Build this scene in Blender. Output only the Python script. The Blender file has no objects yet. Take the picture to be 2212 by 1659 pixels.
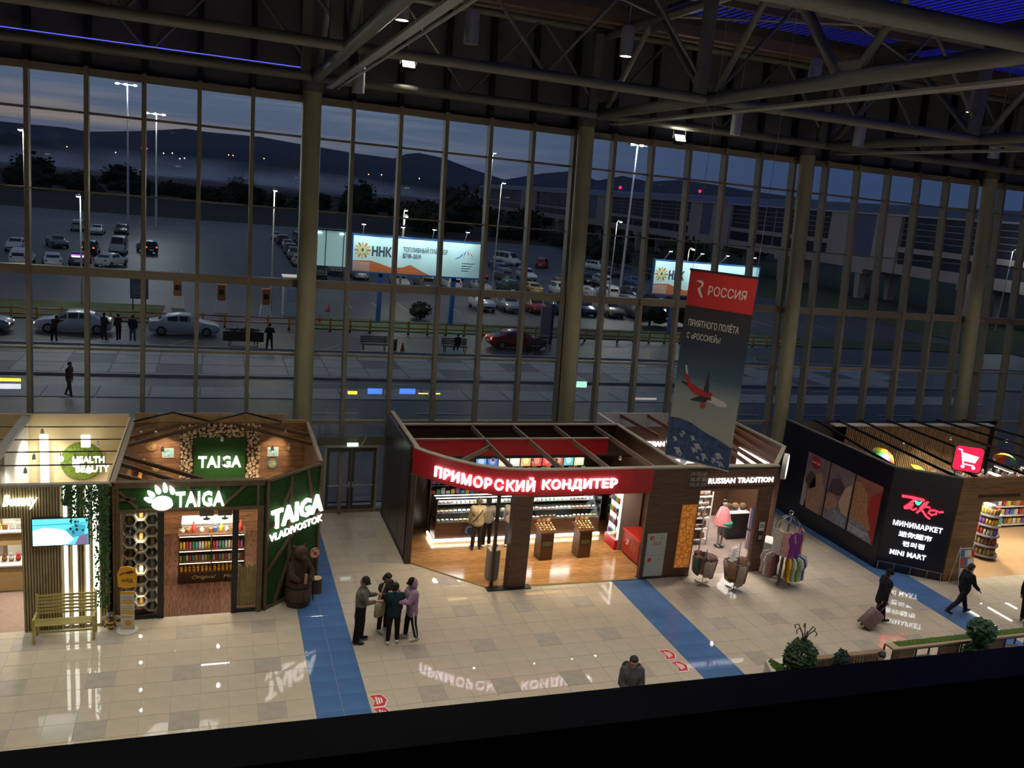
import bpy, math, random
from math import sin, cos, pi, radians, atan2, hypot, sqrt
from mathutils import Vector, Matrix, Euler
random.seed(7)
S = bpy.context.scene
COL = S.collection
# ---------------------------------------------------------------- camera
cam_d = bpy.data.cameras.new('camera')
cam = bpy.data.objects.new('camera', cam_d); COL.objects.link(cam)
CAMZ = 11.42
_p, _r, _y = radians(12.48), radians(-5.454), radians(19.976)
_f = Vector((sin(_y)*cos(_p), cos(_y)*cos(_p), -sin(_p)))
_rt = Vector((cos(_y), -sin(_y), 0)); _dn = -_rt.cross(_f)
_X = cos(_r)*_rt + sin(_r)*_dn; _D = -sin(_r)*_rt + cos(_r)*_dn
cam.matrix_world = Matrix(((_X.x, -_D.x, -_f.x, 0), (_X.y, -_D.y, -_f.y, 0), (_X.z, -_D.z, -_f.z, CAMZ), (0, 0, 0, 1)))
cam_d.sensor_fit = 'HORIZONTAL'; cam_d.sensor_width = 36.0; cam_d.lens = 1828.5/2212*36
cam_d.clip_start = 0.05; cam_d.clip_end = 20000
S.camera = cam
# ---------------------------------------------------------------- view + world
S.view_settings.view_transform = 'Standard'; S.view_settings.look = 'None'
S.view_settings.gamma = 1; S.view_settings.use_curve_mapping = False
S.view_settings.exposure = 0.0
S.cycles.max_bounces = 6; S.cycles.diffuse_bounces = 2; S.cycles.glossy_bounces = 3
S.cycles.transmission_bounces = 4; S.cycles.transparent_max_bounces = 12
S.cycles.caustics_reflective = False; S.cycles.caustics_refractive = False
S.cycles.sample_clamp_indirect = 4.0; S.cycles.adaptive_threshold = .03

def world():
    w = bpy.data.worlds.new('dusk_sky'); S.world = w; w.use_nodes = True
    N = w.node_tree.nodes; Lk = w.node_tree.links; N.clear()
    out = N.new('ShaderNodeOutputWorld'); bg = N.new('ShaderNodeBackground')
    tc = N.new('ShaderNodeTexCoord'); sep = N.new('ShaderNodeSeparateXYZ'); Lk.new(tc.outputs['Generated'], sep.inputs[0])
    # dusk gradient by elevation
    g = N.new('ShaderNodeValToRGB'); Lk.new(sep.outputs['Z'], g.inputs[0])
    e = g.color_ramp.elements
    e[0].position = 0.0; e[0].color = (.085, .095, .135, 1)
    e[1].position = .55; e[1].color = (.050, .072, .125, 1)
    a = e.new(.06); a.color = (.082, .110, .175, 1)
    a = e.new(.14); a.color = (.100, .135, .205, 1)
    # clouds: flat streaks (direction squashed in z)
    mp = N.new('ShaderNodeMapping'); Lk.new(tc.outputs['Generated'], mp.inputs[0])
    mp.inputs['Scale'].default_value = (1.0, 1.0, 20); mp.inputs['Rotation'].default_value = (0, radians(3), 0)
    no = N.new('ShaderNodeTexNoise'); no.inputs['Scale'].default_value = 2.1; no.inputs['Detail'].default_value = 7; no.inputs['Roughness'].default_value = .55
    no.inputs['Distortion'].default_value = .35
    Lk.new(mp.outputs[0], no.inputs['Vector'])
    cr = N.new('ShaderNodeValToRGB'); cr.color_ramp.elements[0].position = .50; cr.color_ramp.elements[1].position = .72
    Lk.new(no.outputs[0], cr.inputs[0])
    # sunset side (low and to the left): clouds turn from slate to peach
    dx = N.new('ShaderNodeMapRange'); dx.inputs['From Min'].default_value = .20; dx.inputs['From Max'].default_value = -.15; dx.clamp = True
    Lk.new(sep.outputs['X'], dx.inputs[0])
    dz = N.new('ShaderNodeMapRange'); dz.inputs['From Min'].default_value = .075; dz.inputs['From Max'].default_value = .045; dz.clamp = True
    Lk.new(sep.outputs['Z'], dz.inputs[0])
    mu = N.new('ShaderNodeMath'); mu.operation = 'MULTIPLY'; Lk.new(dx.outputs[0], mu.inputs[0]); Lk.new(dz.outputs[0], mu.inputs[1])
    cc = N.new('ShaderNodeMix'); cc.data_type = 'RGBA'; cc.inputs[6].default_value = (.20, .215, .265, 1); cc.inputs[7].default_value = (.30, .22, .175, 1)
    Lk.new(mu.outputs[0], cc.inputs[0])
    fade = N.new('ShaderNodeMapRange'); fade.inputs['From Min'].default_value = .75; fade.inputs['From Max'].default_value = .1; fade.inputs['To Min'].default_value = .12; fade.clamp = True
    Lk.new(sep.outputs['X'], fade.inputs[0])
    m2 = N.new('ShaderNodeMath'); m2.operation = 'MULTIPLY'; Lk.new(cr.outputs[0], m2.inputs[0]); Lk.new(fade.outputs[0], m2.inputs[1])
    mx = N.new('ShaderNodeMix'); mx.data_type = 'RGBA'; Lk.new(m2.outputs[0], mx.inputs[0]); Lk.new(g.outputs[0], mx.inputs[6]); Lk.new(cc.outputs[2], mx.inputs[7])
    rx = N.new('ShaderNodeMapRange'); rx.inputs['From Min'].default_value = .18; rx.inputs['From Max'].default_value = .62; rx.clamp = True; Lk.new(sep.outputs['X'], rx.inputs[0])
    mr = N.new('ShaderNodeMix'); mr.data_type = 'RGBA'; Lk.new(rx.outputs[0], mr.inputs[0]); Lk.new(mx.outputs[2], mr.inputs[6]); mr.inputs[7].default_value = (.034, .056, .122, 1)
    Lk.new(mr.outputs[2], bg.inputs[0]); bg.inputs[1].default_value = 1.2
    Lk.new(bg.outputs[0], out.inputs[0])
world()

# ---------------------------------------------------------------- materials
MATS = {}
def mat(name, col=(.5, .5, .5), rough=.5, metal=0.0, emit=None, es=0.0, var=0.0, vscale=8.0, bump=0.0, bscale=60.0, spec=.5, trans=0.0, coords='Object', stretch=(1, 1, 1), alpha=1.0, coat=0.0):
    if name in MATS: return MATS[name]
    m = bpy.data.materials.new(name); m.use_nodes = True; MATS[name] = m
    nt = m.node_tree; b = nt.nodes['Principled BSDF']; L = nt.links
    b.inputs['Base Color'].default_value = (*col, 1); b.inputs['Roughness'].default_value = rough; b.inputs['Metallic'].default_value = metal
    b.inputs['Specular IOR Level'].default_value = spec
    if trans: b.inputs['Transmission Weight'].default_value = trans
    if coat: b.inputs['Coat Weight'].default_value = coat
    if alpha < 1: b.inputs['Alpha'].default_value = alpha
    if emit is not None:
        b.inputs['Emission Color'].default_value = (*emit, 1); b.inputs['Emission Strength'].default_value = es
    if var or bump:
        tc = nt.nodes.new('ShaderNodeTexCoord'); mp = nt.nodes.new('ShaderNodeMapping'); L.new(tc.outputs[coords], mp.inputs[0]); mp.inputs['Scale'].default_value = stretch
        if var:
            n = nt.nodes.new('ShaderNodeTexNoise'); n.inputs['Scale'].default_value = vscale; n.inputs['Detail'].default_value = 5; L.new(mp.outputs[0], n.inputs['Vector'])
            r = nt.nodes.new('ShaderNodeValToRGB'); L.new(n.outputs[0], r.inputs[0])
            lo = [max(0, c*(1-var)) for c in col]; hi = [min(1, c*(1+var)) for c in col]
            r.color_ramp.elements[0].position = .3; r.color_ramp.elements[1].position = .7
            r.color_ramp.elements[0].color = (*lo, 1); r.color_ramp.elements[1].color = (*hi, 1)
            L.new(r.outputs[0], b.inputs['Base Color'])
        if bump:
            n2 = nt.nodes.new('ShaderNodeTexNoise'); n2.inputs['Scale'].default_value = bscale; n2.inputs['Detail'].default_value = 3; L.new(mp.outputs[0], n2.inputs['Vector'])
            bp = nt.nodes.new('ShaderNodeBump'); bp.inputs['Strength'].default_value = bump; bp.inputs['Distance'].default_value = .02
            L.new(n2.outputs[0], bp.inputs['Height']); L.new(bp.outputs[0], b.inputs['Normal'])
    return m
def emi(name, col, s):
    return mat(name, (min(1, col[0]), min(1, col[1]), min(1, col[2])), .5, emit=col, es=s)
def pane_mat(name, tint=(.9, .95, .95), refl=1.0, rough=.0, f0=.04):
    """thin architectural glass: see-through, mirror reflection growing towards grazing view (Schlick)"""
    if name in MATS: return MATS[name]
    m = bpy.data.materials.new(name); m.use_nodes = True; MATS[name] = m
    N = m.node_tree.nodes; L = m.node_tree.links; N.clear()
    o = N.new('ShaderNodeOutputMaterial'); t = N.new('ShaderNodeBsdfTransparent'); g = N.new('ShaderNodeBsdfGlossy'); mx = N.new('ShaderNodeMixShader')
    t.inputs[0].default_value = (*tint, 1); g.inputs['Roughness'].default_value = rough
    lw = N.new('ShaderNodeLayerWeight'); lw.inputs[0].default_value = .5
    pw = N.new('ShaderNodeMath'); pw.operation = 'POWER'; pw.inputs[1].default_value = 5; L.new(lw.outputs['Facing'], pw.inputs[0])
    ml = N.new('ShaderNodeMath'); ml.operation = 'MULTIPLY_ADD'; ml.inputs[1].default_value = (1-f0)*refl; ml.inputs[2].default_value = f0*refl; ml.use_clamp = True
    L.new(pw.outputs[0], ml.inputs[0]); L.new(ml.outputs[0], mx.inputs[0]); L.new(t.outputs[0], mx.inputs[1]); L.new(g.outputs[0], mx.inputs[2]); L.new(mx.outputs[0], o.inputs[0])
    return m
def wood(name, c1, c2, rough=.4, scale=(1, 1, 12), sc=2.0, rot=(0, 0, 0), plank=None, coords='Object'):
    """grain streaks; plank=(axis 'X'/'Y'/'Z', width) draws joints as thin dark lines"""
    if name in MATS: return MATS[name]
    m = bpy.data.materials.new(name); m.use_nodes = True; MATS[name] = m
    nt = m.node_tree; b = nt.nodes['Principled BSDF']; L = nt.links; N = nt.nodes
    tc = N.new('ShaderNodeTexCoord'); mp = N.new('ShaderNodeMapping'); L.new(tc.outputs[coords], mp.inputs[0])
    mp.inputs['Scale'].default_value = scale; mp.inputs['Rotation'].default_value = rot
    n = N.new('ShaderNodeTexNoise'); n.inputs['Scale'].default_value = sc; n.inputs['Detail'].default_value = 6; n.inputs['Roughness'].default_value = .6; L.new(mp.outputs[0], n.inputs[0])
    r = N.new('ShaderNodeValToRGB'); L.new(n.outputs[0], r.inputs[0]); r.color_ramp.elements[0].position = .34; r.color_ramp.elements[1].position = .68
    r.color_ramp.elements[0].color = (*c1, 1); r.color_ramp.elements[1].color = (*c2, 1)
    colout = r.outputs[0]
    if plank:
        sp = N.new('ShaderNodeSeparateXYZ'); L.new(tc.outputs[coords], sp.inputs[0])
        d = N.new('ShaderNodeMath'); d.operation = 'DIVIDE'; L.new(sp.outputs[plank[0]], d.inputs[0]); d.inputs[1].default_value = plank[1]
        fl = N.new('ShaderNodeMath'); fl.operation = 'FLOOR'; L.new(d.outputs[0], fl.inputs[0])
        wn = N.new('ShaderNodeTexWhiteNoise'); wn.noise_dimensions = '1D'; L.new(fl.outputs[0], wn.inputs['W'])
        fr = N.new('ShaderNodeMath'); fr.operation = 'FRACT'; L.new(d.outputs[0], fr.inputs[0])
        gt = N.new('ShaderNodeMath'); gt.operation = 'GREATER_THAN'; L.new(fr.outputs[0], gt.inputs[0]); gt.inputs[1].default_value = .06
        v = N.new('ShaderNodeMapRange'); L.new(wn.outputs[0], v.inputs[0]); v.inputs['To Min'].default_value = .78; v.inputs['To Max'].default_value = 1.12
        mul = N.new('ShaderNodeMath'); mul.operation = 'MULTIPLY'; L.new(v.outputs[0], mul.inputs[0])
        g2 = N.new('ShaderNodeMapRange'); L.new(gt.outputs[0], g2.inputs[0]); g2.inputs['To Min'].default_value = .45; L.new(g2.outputs[0], mul.inputs[1])
        vm = N.new('ShaderNodeVectorMath'); vm.operation = 'SCALE'; L.new(colout, vm.inputs[0]); L.new(mul.outputs[0], vm.inputs['Scale'])
        colout = vm.outputs[0]
    L.new(colout, b.inputs['Base Color']); b.inputs['Roughness'].default_value = rough
    return m

# ---------------------------------------------------------------- mesh collector
class MB:
    def __init__(s): s.v = []; s.f = []; s.mi = []
    def add(s, vs, fs, m=0):
        o = len(s.v); s.v += [tuple(q) for q in vs]; s.f += [tuple(i+o for i in q) for q in fs]; s.mi += [m]*len(fs); return s
    def box(s, x0, x1, y0, y1, z0, z1, m=0):
        return s.add([(x0, y0, z0), (x1, y0, z0), (x1, y1, z0), (x0, y1, z0), (x0, y0, z1), (x1, y0, z1), (x1, y1, z1), (x0, y1, z1)],
                     [(0, 3, 2, 1), (4, 5, 6, 7), (0, 1, 5, 4), (1, 2, 6, 5), (2, 3, 7, 6), (3, 0, 4, 7)], m)
    def cbox(s, c, d, m=0): return s.box(c[0]-d[0]/2, c[0]+d[0]/2, c[1]-d[1]/2, c[1]+d[1]/2, c[2]-d[2]/2, c[2]+d[2]/2, m)
    def bbox(s, x0, x1, y0, y1, z0, z1, b=.02, m=0):
        """box with chamfered vertical + horizontal edges"""
        xs = (x0, x1); ys = (y0, y1)
        def ring(i, z): return [(x0+b+i, y0+i, z), (x1-b-i, y0+i, z), (x1-i, y0+b+i, z), (x1-i, y1-b-i, z), (x1-b-i, y1-i, z), (x0+b+i, y1-i, z), (x0+i, y1-b-i, z), (x0+i, y0+b+i, z)]
        return s.rings([ring(b*.7, z0), ring(0, z0+b), ring(0, z1-b), ring(b*.7, z1)], m)
    def rings(s, R, m=0, cap=True, closed=True):
        o = len(s.v); n = len(R[0])
        for r in R: s.v += [tuple(q) for q in r]
        F = []
        for k in range(len(R)-1):
            for i in range(n if closed else n-1):
                j = (i+1) % n
                F.append((o+k*n+i, o+k*n+j, o+(k+1)*n+j, o+(k+1)*n+i))
        if cap and closed:
            F.append(tuple(o+i for i in reversed(range(n)))); F.append(tuple(o+(len(R)-1)*n+i for i in range(n)))
        s.f += F; s.mi += [m]*len(F); return s
    def cyl(s, a, b, r0, r1=None, n=12, m=0, cap=True):
        a = Vector(a); b = Vector(b); r1 = r0 if r1 is None else r1
        d = (b-a); d = d.normalized() if d.length > 1e-9 else Vector((0, 0, 1))
        u = d.orthogonal().normalized() if abs(d.z) < .999 else Vector((1, 0, 0)); w = d.cross(u)
        R = [[c+(u*cos(2*pi*i/n)+w*sin(2*pi*i/n))*r for i in range(n)] for c, r in ((a, r0), (b, r1))]
        return s.rings(R, m, cap)
    def tube(s, pts, r, n=8, m=0, radii=None):
        pts = [Vector(p) for p in pts]; R = []; u = None
        for i, p in enumerate(pts):
            d = (pts[min(i+1, len(pts)-1)]-pts[max(i-1, 0)]).normalized()
            if u is None: u = d.orthogonal().normalized()
            else:
                u = (u-d*u.dot(d)); u = u.normalized() if u.length > 1e-6 else d.orthogonal().normalized()
            w = d.cross(u); rr = radii[i] if radii else r
            R.append([p+(u*cos(2*pi*k/n)+w*sin(2*pi*k/n))*rr for k in range(n)])
        return s.rings(R, m)
    def lathe(s, prof, c=(0, 0, 0), n=14, m=0):
        return s.rings([[(c[0]+r*cos(2*pi*i/n), c[1]+r*sin(2*pi*i/n), c[2]+z) for i in range(n)] for r, z in prof], m)
    def ball(s, c, r, n=10, k=6, m=0):
        if not hasattr(r, '__len__'): r = (r, r, r)
        R = []
        for j in range(k+1):
            a = -pi/2+pi*j/k; q = max(cos(a), .02)
            R.append([(c[0]+r[0]*q*cos(2*pi*i/n), c[1]+r[1]*q*sin(2*pi*i/n), c[2]+r[2]*sin(a)) for i in range(n)])
        return s.rings(R, m)
    def caps(s, a, b, r0, r1=None, n=10, m=0):
        """tapered capsule"""
        a = Vector(a); b = Vector(b); r1 = r0 if r1 is None else r1
        d = b-a
        if d.length < 1e-5: return s.ball(a, r0, n, 6, m)
        d.normalize(); u = d.orthogonal().normalized(); w = d.cross(u); R = []
        for t in (-.97, -.7, -.3, 0): R.append([a+d*t*r0+(u*cos(2*pi*i/n)+w*sin(2*pi*i/n))*r0*sqrt(1-t*t) for i in range(n)])
        for t in (0, .3, .7, .97): R.append([b+d*t*r1+(u*cos(2*pi*i/n)+w*sin(2*pi*i/n))*r1*sqrt(1-t*t) for i in range(n)])
        return s.rings(R, m)
    def prism(s, poly, z0, z1, m=0):
        """poly in xy extruded along z"""
        return s.rings([[(x, y, z0) for x, y in poly], [(x, y, z1) for x, y in poly]], m)
    def prismY(s, poly, y0, y1, m=0):
        """poly in xz extruded along y"""
        return s.rings([[(x, y0, z) for x, z in poly], [(x, y1, z) for x, z in poly]], m)
    def wallseg(s, p, q, z0, z1, t=.06, m=0, off=0):
        """upright slab between plan points p and q"""
        d = Vector((q[0]-p[0], q[1]-p[1])).normalized(); n = Vector((d.y, -d.x))
        a = Vector(p[:2])+n*(off-t/2); b = Vector(q[:2])+n*(off-t/2); c = Vector(q[:2])+n*(off+t/2); e = Vector(p[:2])+n*(off+t/2)
        return s.prism([a[:], b[:], c[:], e[:]], z0, z1, m)
    def bar(s, a, b, w, h, m=0, up=(0, 0, 1)):
        a = Vector(a); b = Vector(b); d = (b-a).normalized(); U = Vector(up)
        if abs(d.dot(U)) > .98: U = Vector((0, 1, 0))
        x = d.cross(U).normalized(); z = x.cross(d)
        R = [[p+x*(w/2)*i+z*(h/2)*j for i, j in ((-1, -1), (1, -1), (1, 1), (-1, 1))] for p in (a, b)]
        return s.rings(R, m)
    def xf(s, M):
        s.v = [tuple(M @ Vector(q)) for q in s.v]; return s
    def mesh(s, name, mats, smooth=False):
        me = bpy.data.meshes.new(name); me.from_pydata(s.v, [], s.f)
        if not isinstance(mats, (list, tuple)): mats = [mats]
        for m in mats: me.materials.append(m)
        if len(mats) > 1: me.polygons.foreach_set('material_index', s.mi)
        import bmesh
        bm = bmesh.new(); bm.from_mesh(me); bmesh.ops.recalc_face_normals(bm, faces=bm.faces); bm.to_mesh(me); bm.free()
        if smooth:
            me.polygons.foreach_set('use_smooth', [True]*len(me.polygons))
            try: me.set_sharp_from_angle(angle=radians(40))
            except Exception: pass
        me.update(); return me
    def build(s, name, mats, parent=None, smooth=False, loc=None, rot=None, **kw):
        return ob(name, s.mesh(name, mats, smooth), parent, loc, rot, **kw)
def ob(name, data, parent=None, loc=None, rot=None, label=None, cat=None, group=None, kind=None):
    o = bpy.data.objects.new(name, data); COL.objects.link(o)
    if parent: o.parent = parent
    if loc is not None: o.location = loc
    if rot is not None: o.rotation_euler = (0, 0, rot) if not hasattr(rot, '__len__') else rot
    return tag(o, label, cat, group, kind)
def tag(o, label=None, cat=None, group=None, kind=None):
    if label: o['label'] = label
    if cat: o['category'] = cat
    if group: o['group'] = group
    if kind: o['kind'] = kind
    return o
def thing(name, label, cat, loc=(0, 0, 0), rot=0, group=None):
    return ob(name, None, None, loc, rot, label, cat, group)
def struct(name, label=None):
    return ob(name, None, None, (0, 0, 0), 0, label, None, None, 'structure')
def setmat(o, m, slot=0):
    o.material_slots[slot].link = 'OBJECT'; o.material_slots[slot].material = m
def dup(src, loc=None, rot=None, label=None, group=None, parent=None, scale=None, mats=None):
    """copy a thing with its parts and sub-parts; mats={part base name: material}"""
    def rec(o, par):
        c = o.copy(); COL.objects.link(c); c.parent = par
        if mats:
            bn = o.name.split('.')[0]
            if bn in mats: setmat(c, mats[bn])
        for ch in o.children: rec(ch, c)
        return c
    r = rec(src, parent)
    if loc is not None: r.location = loc
    if rot is not None: r.rotation_euler = (0, 0, rot) if not hasattr(rot, '__len__') else rot
    if scale is not None: r.scale = (scale, scale, scale) if not hasattr(scale, '__len__') else scale
    if label: r['label'] = label
    if group: r['group'] = group
    return r

TMP = bpy.data.scenes.new('workbench')
def bake(o):
    """evaluate one object in a scratch scene and return its mesh"""
    TMP.collection.objects.link(o); vl = TMP.view_layers[0]; vl.update()
    me = bpy.data.meshes.new_from_object(o.evaluated_get(vl.depsgraph))
    TMP.collection.objects.unlink(o); return me
def text_mesh(body, size=1.0, ext=.02, bold=0.0, align='LEFT', sx=1.0, shear=0.0, space=1.0, line=1.0, res=2):
    c = bpy.data.curves.new('txt', 'FONT'); c.body = body; c.size = size; c.extrude = ext; c.offset = bold; c.resolution_u = res; c.align_x = align
    c.space_character = space; c.shear = shear; c.space_line = line
    o = bpy.data.objects.new('txt', c); me = bake(o)
    vs = [(v.co.x*sx, v.co.y, v.co.z) for v in me.vertices]; fs = [tuple(p.vertices) for p in me.polygons]
    bpy.data.objects.remove(o); bpy.data.curves.remove(c); bpy.data.meshes.remove(me)
    return vs, fs
def islands(vs, fs):
    par = list(range(len(vs)))
    def find(a):
        while par[a] != a: par[a] = par[par[a]]; a = par[a]
        return a
    for f in fs:
        for i in f[1:]: par[find(i)] = find(f[0])
    # coincident verts (front/back/side strips are separate in text meshes)
    seen = {}
    for i, v in enumerate(vs):
        k = (round(v[0], 4), round(v[1], 4))
        if k in seen: par[find(i)] = find(seen[k])
        else: seen[k] = i
    G = {}
    for f in fs: G.setdefault(find(f[0]), []).append(f)
    return list(G.values())
def letters(body, fit, M, m, parent, name='letter', ext=.03, bold=0.0, shear=0.0, path=None, space=1.0, merge=.45):
    """each glyph its own part. fit=(x0,x1,z0,z1) in the sign's plane; M maps (x, z, depth) plane -> world matrix; path(x)->(pos, angle) bends it"""
    vs, fs = text_mesh(body, 1.0, ext, bold, shear=shear, space=space)
    x0 = min(v[0] for v in vs); x1 = max(v[0] for v in vs); y0 = min(v[1] for v in vs); y1 = max(v[1] for v in vs)
    sx = (fit[1]-fit[0])/(x1-x0); sy = (fit[3]-fit[2])/(y1-y0)
    vs = [(fit[0]+(v[0]-x0)*sx, fit[2]+(v[1]-y0)*sy, v[2]) for v in vs]
    G = []
    for isl in islands(vs, fs):
        xs = [vs[i][0] for f in isl for i in f]; G.append([min(xs), max(xs), isl])
    G.sort(key=lambda g: g[0]); out = []
    for g in G:
        if out:
            ov = min(out[-1][1], g[1])-max(out[-1][0], g[0])
            if ov > merge*min(out[-1][1]-out[-1][0], g[1]-g[0]):
                out[-1][1] = max(out[-1][1], g[1]); out[-1][2] = out[-1][2]+g[2]; continue
        out.append(g)
    res = []
    for g in out:
        ids = sorted({i for f in g[2] for i in f}); mp = {i: k for k, i in enumerate(ids)}
        b = MB()
        if path:
            cx = (g[0]+g[1])/2; P, ang = path(cx); T = Matrix.Translation(P) @ Matrix.Rotation(ang, 4, 'Z') @ Matrix.Rotation(pi/2, 4, 'X') @ Matrix.Translation((-cx, 0, 0))
        else: T = M
        b.add([T @ Vector(vs[i]) for i in ids], [tuple(mp[i] for i in f) for f in g[2]])
        me = bpy.data.meshes.new(name); me.from_pydata(b.v, [], b.f); me.materials.append(m); me.update()
        res.append(ob(name, me, parent))
    return res
def print_text(body, fit, M, m, parent, name='lettering', ext=.002, bold=0.0, shear=0.0, align='LEFT', line=1.0, space=1.0):
    """flat printed lettering, one mesh"""
    vs, fs = text_mesh(body, 1.0, ext, bold, shear=shear, align=align, line=line, space=space)
    x0 = min(v[0] for v in vs); x1 = max(v[0] for v in vs); y0 = min(v[1] for v in vs); y1 = max(v[1] for v in vs)
    sx = (fit[1]-fit[0])/(x1-x0); sy = (fit[3]-fit[2])/(y1-y0)
    b = MB().add([M @ Vector((fit[0]+(v[0]-x0)*sx, fit[2]+(v[1]-y0)*sy, v[2])) for v in vs], fs)
    me = bpy.data.meshes.new(name); me.from_pydata(b.v, [], b.f); me.materials.append(m); me.update()
    return ob(name, me, parent)
def plane_M(o, ang):
    """sign plane at plan point o, running along angle ang (text reads along +x rotated by ang), facing -normal side (towards the viewer)"""
    return Matrix.Translation(o) @ Matrix.Rotation(ang, 4, 'Z') @ Matrix.Rotation(pi/2, 4, 'X')
def flat_poly(pts, M, m, parent, name, d=.004, z=0.0):
    """flat printed shape in a sign plane"""
    b = MB().rings([[M @ Vector((x, y, z)) for x, y in pts], [M @ Vector((x, y, z+d)) for x, y in pts]])
    return b.build(name, m, parent)
def lamp(kind, name, loc, power, col=(1, 1, 1), size=.2, rot=(0, 0, 0), spot=None, blend=.4, sizey=None, parent=None):
    l = bpy.data.lights.new(name, kind); l.energy = power; l.color = col
    if kind == 'AREA':
        l.size = size
        if sizey: l.shape = 'RECTANGLE'; l.size_y = sizey
        if spot: l.spread = spot
    else: l.shadow_soft_size = size
    if kind == 'SPOT': l.spot_size = spot or radians(80); l.spot_blend = blend
    o = bpy.data.objects.new(name, l); COL.objects.link(o); o.location = loc; o.rotation_euler = rot
    if parent: o.parent = parent
    return o
# ================================================================= FIGURES
def remesh(mb, name, m, parent, vox=.012, smooth=3, loc=None):
    me = bpy.data.meshes.new('tmp'); me.from_pydata(mb.v, [], mb.f)
    o = bpy.data.objects.new('tmp', me)
    r = o.modifiers.new('r', 'REMESH'); r.mode = 'VOXEL'; r.voxel_size = vox; r.use_smooth_shade = True
    if smooth:
        q = o.modifiers.new('s', 'SMOOTH'); q.iterations = smooth; q.factor = .5
    out = bake(o)
    bpy.data.objects.remove(o); bpy.data.meshes.remove(me)
    out.name = name; out.materials.clear(); out.materials.append(m)
    return ob(name, out, parent, loc)
M_skin = mat('skin', (.46, .27, .19), .55, spec=.3)
M_hairb = mat('hair_black', (.012, .010, .009), .6)
M_hairg = mat('hair_grey', (.16, .14, .12), .7)
M_shoeb = mat('shoe_black', (.014, .013, .013), .4)
M_shoew = mat('shoe_white', (.72, .70, .65), .55)
def cloth(name, c, var=.18): return mat('cloth_'+name, c, .85, var=var, vscale=30, spec=.2)
_O = ('first', 'second', 'third', 'fourth', 'fifth', 'sixth', 'seventh', 'eighth', 'ninth', 'tenth', 'eleventh', 'twelfth', 'thirteenth', 'fourteenth', 'fifteenth', 'sixteenth', 'seventeenth', 'eighteenth', 'nineteenth', 'twentieth')
def nth(i):
    if i < 20: return _O[i]
    return 'thirtieth' if i == 29 else 'fortieth' if i == 39 else ('twenty-', 'thirty-')[(i-20)//10]+_O[i % 10]

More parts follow.
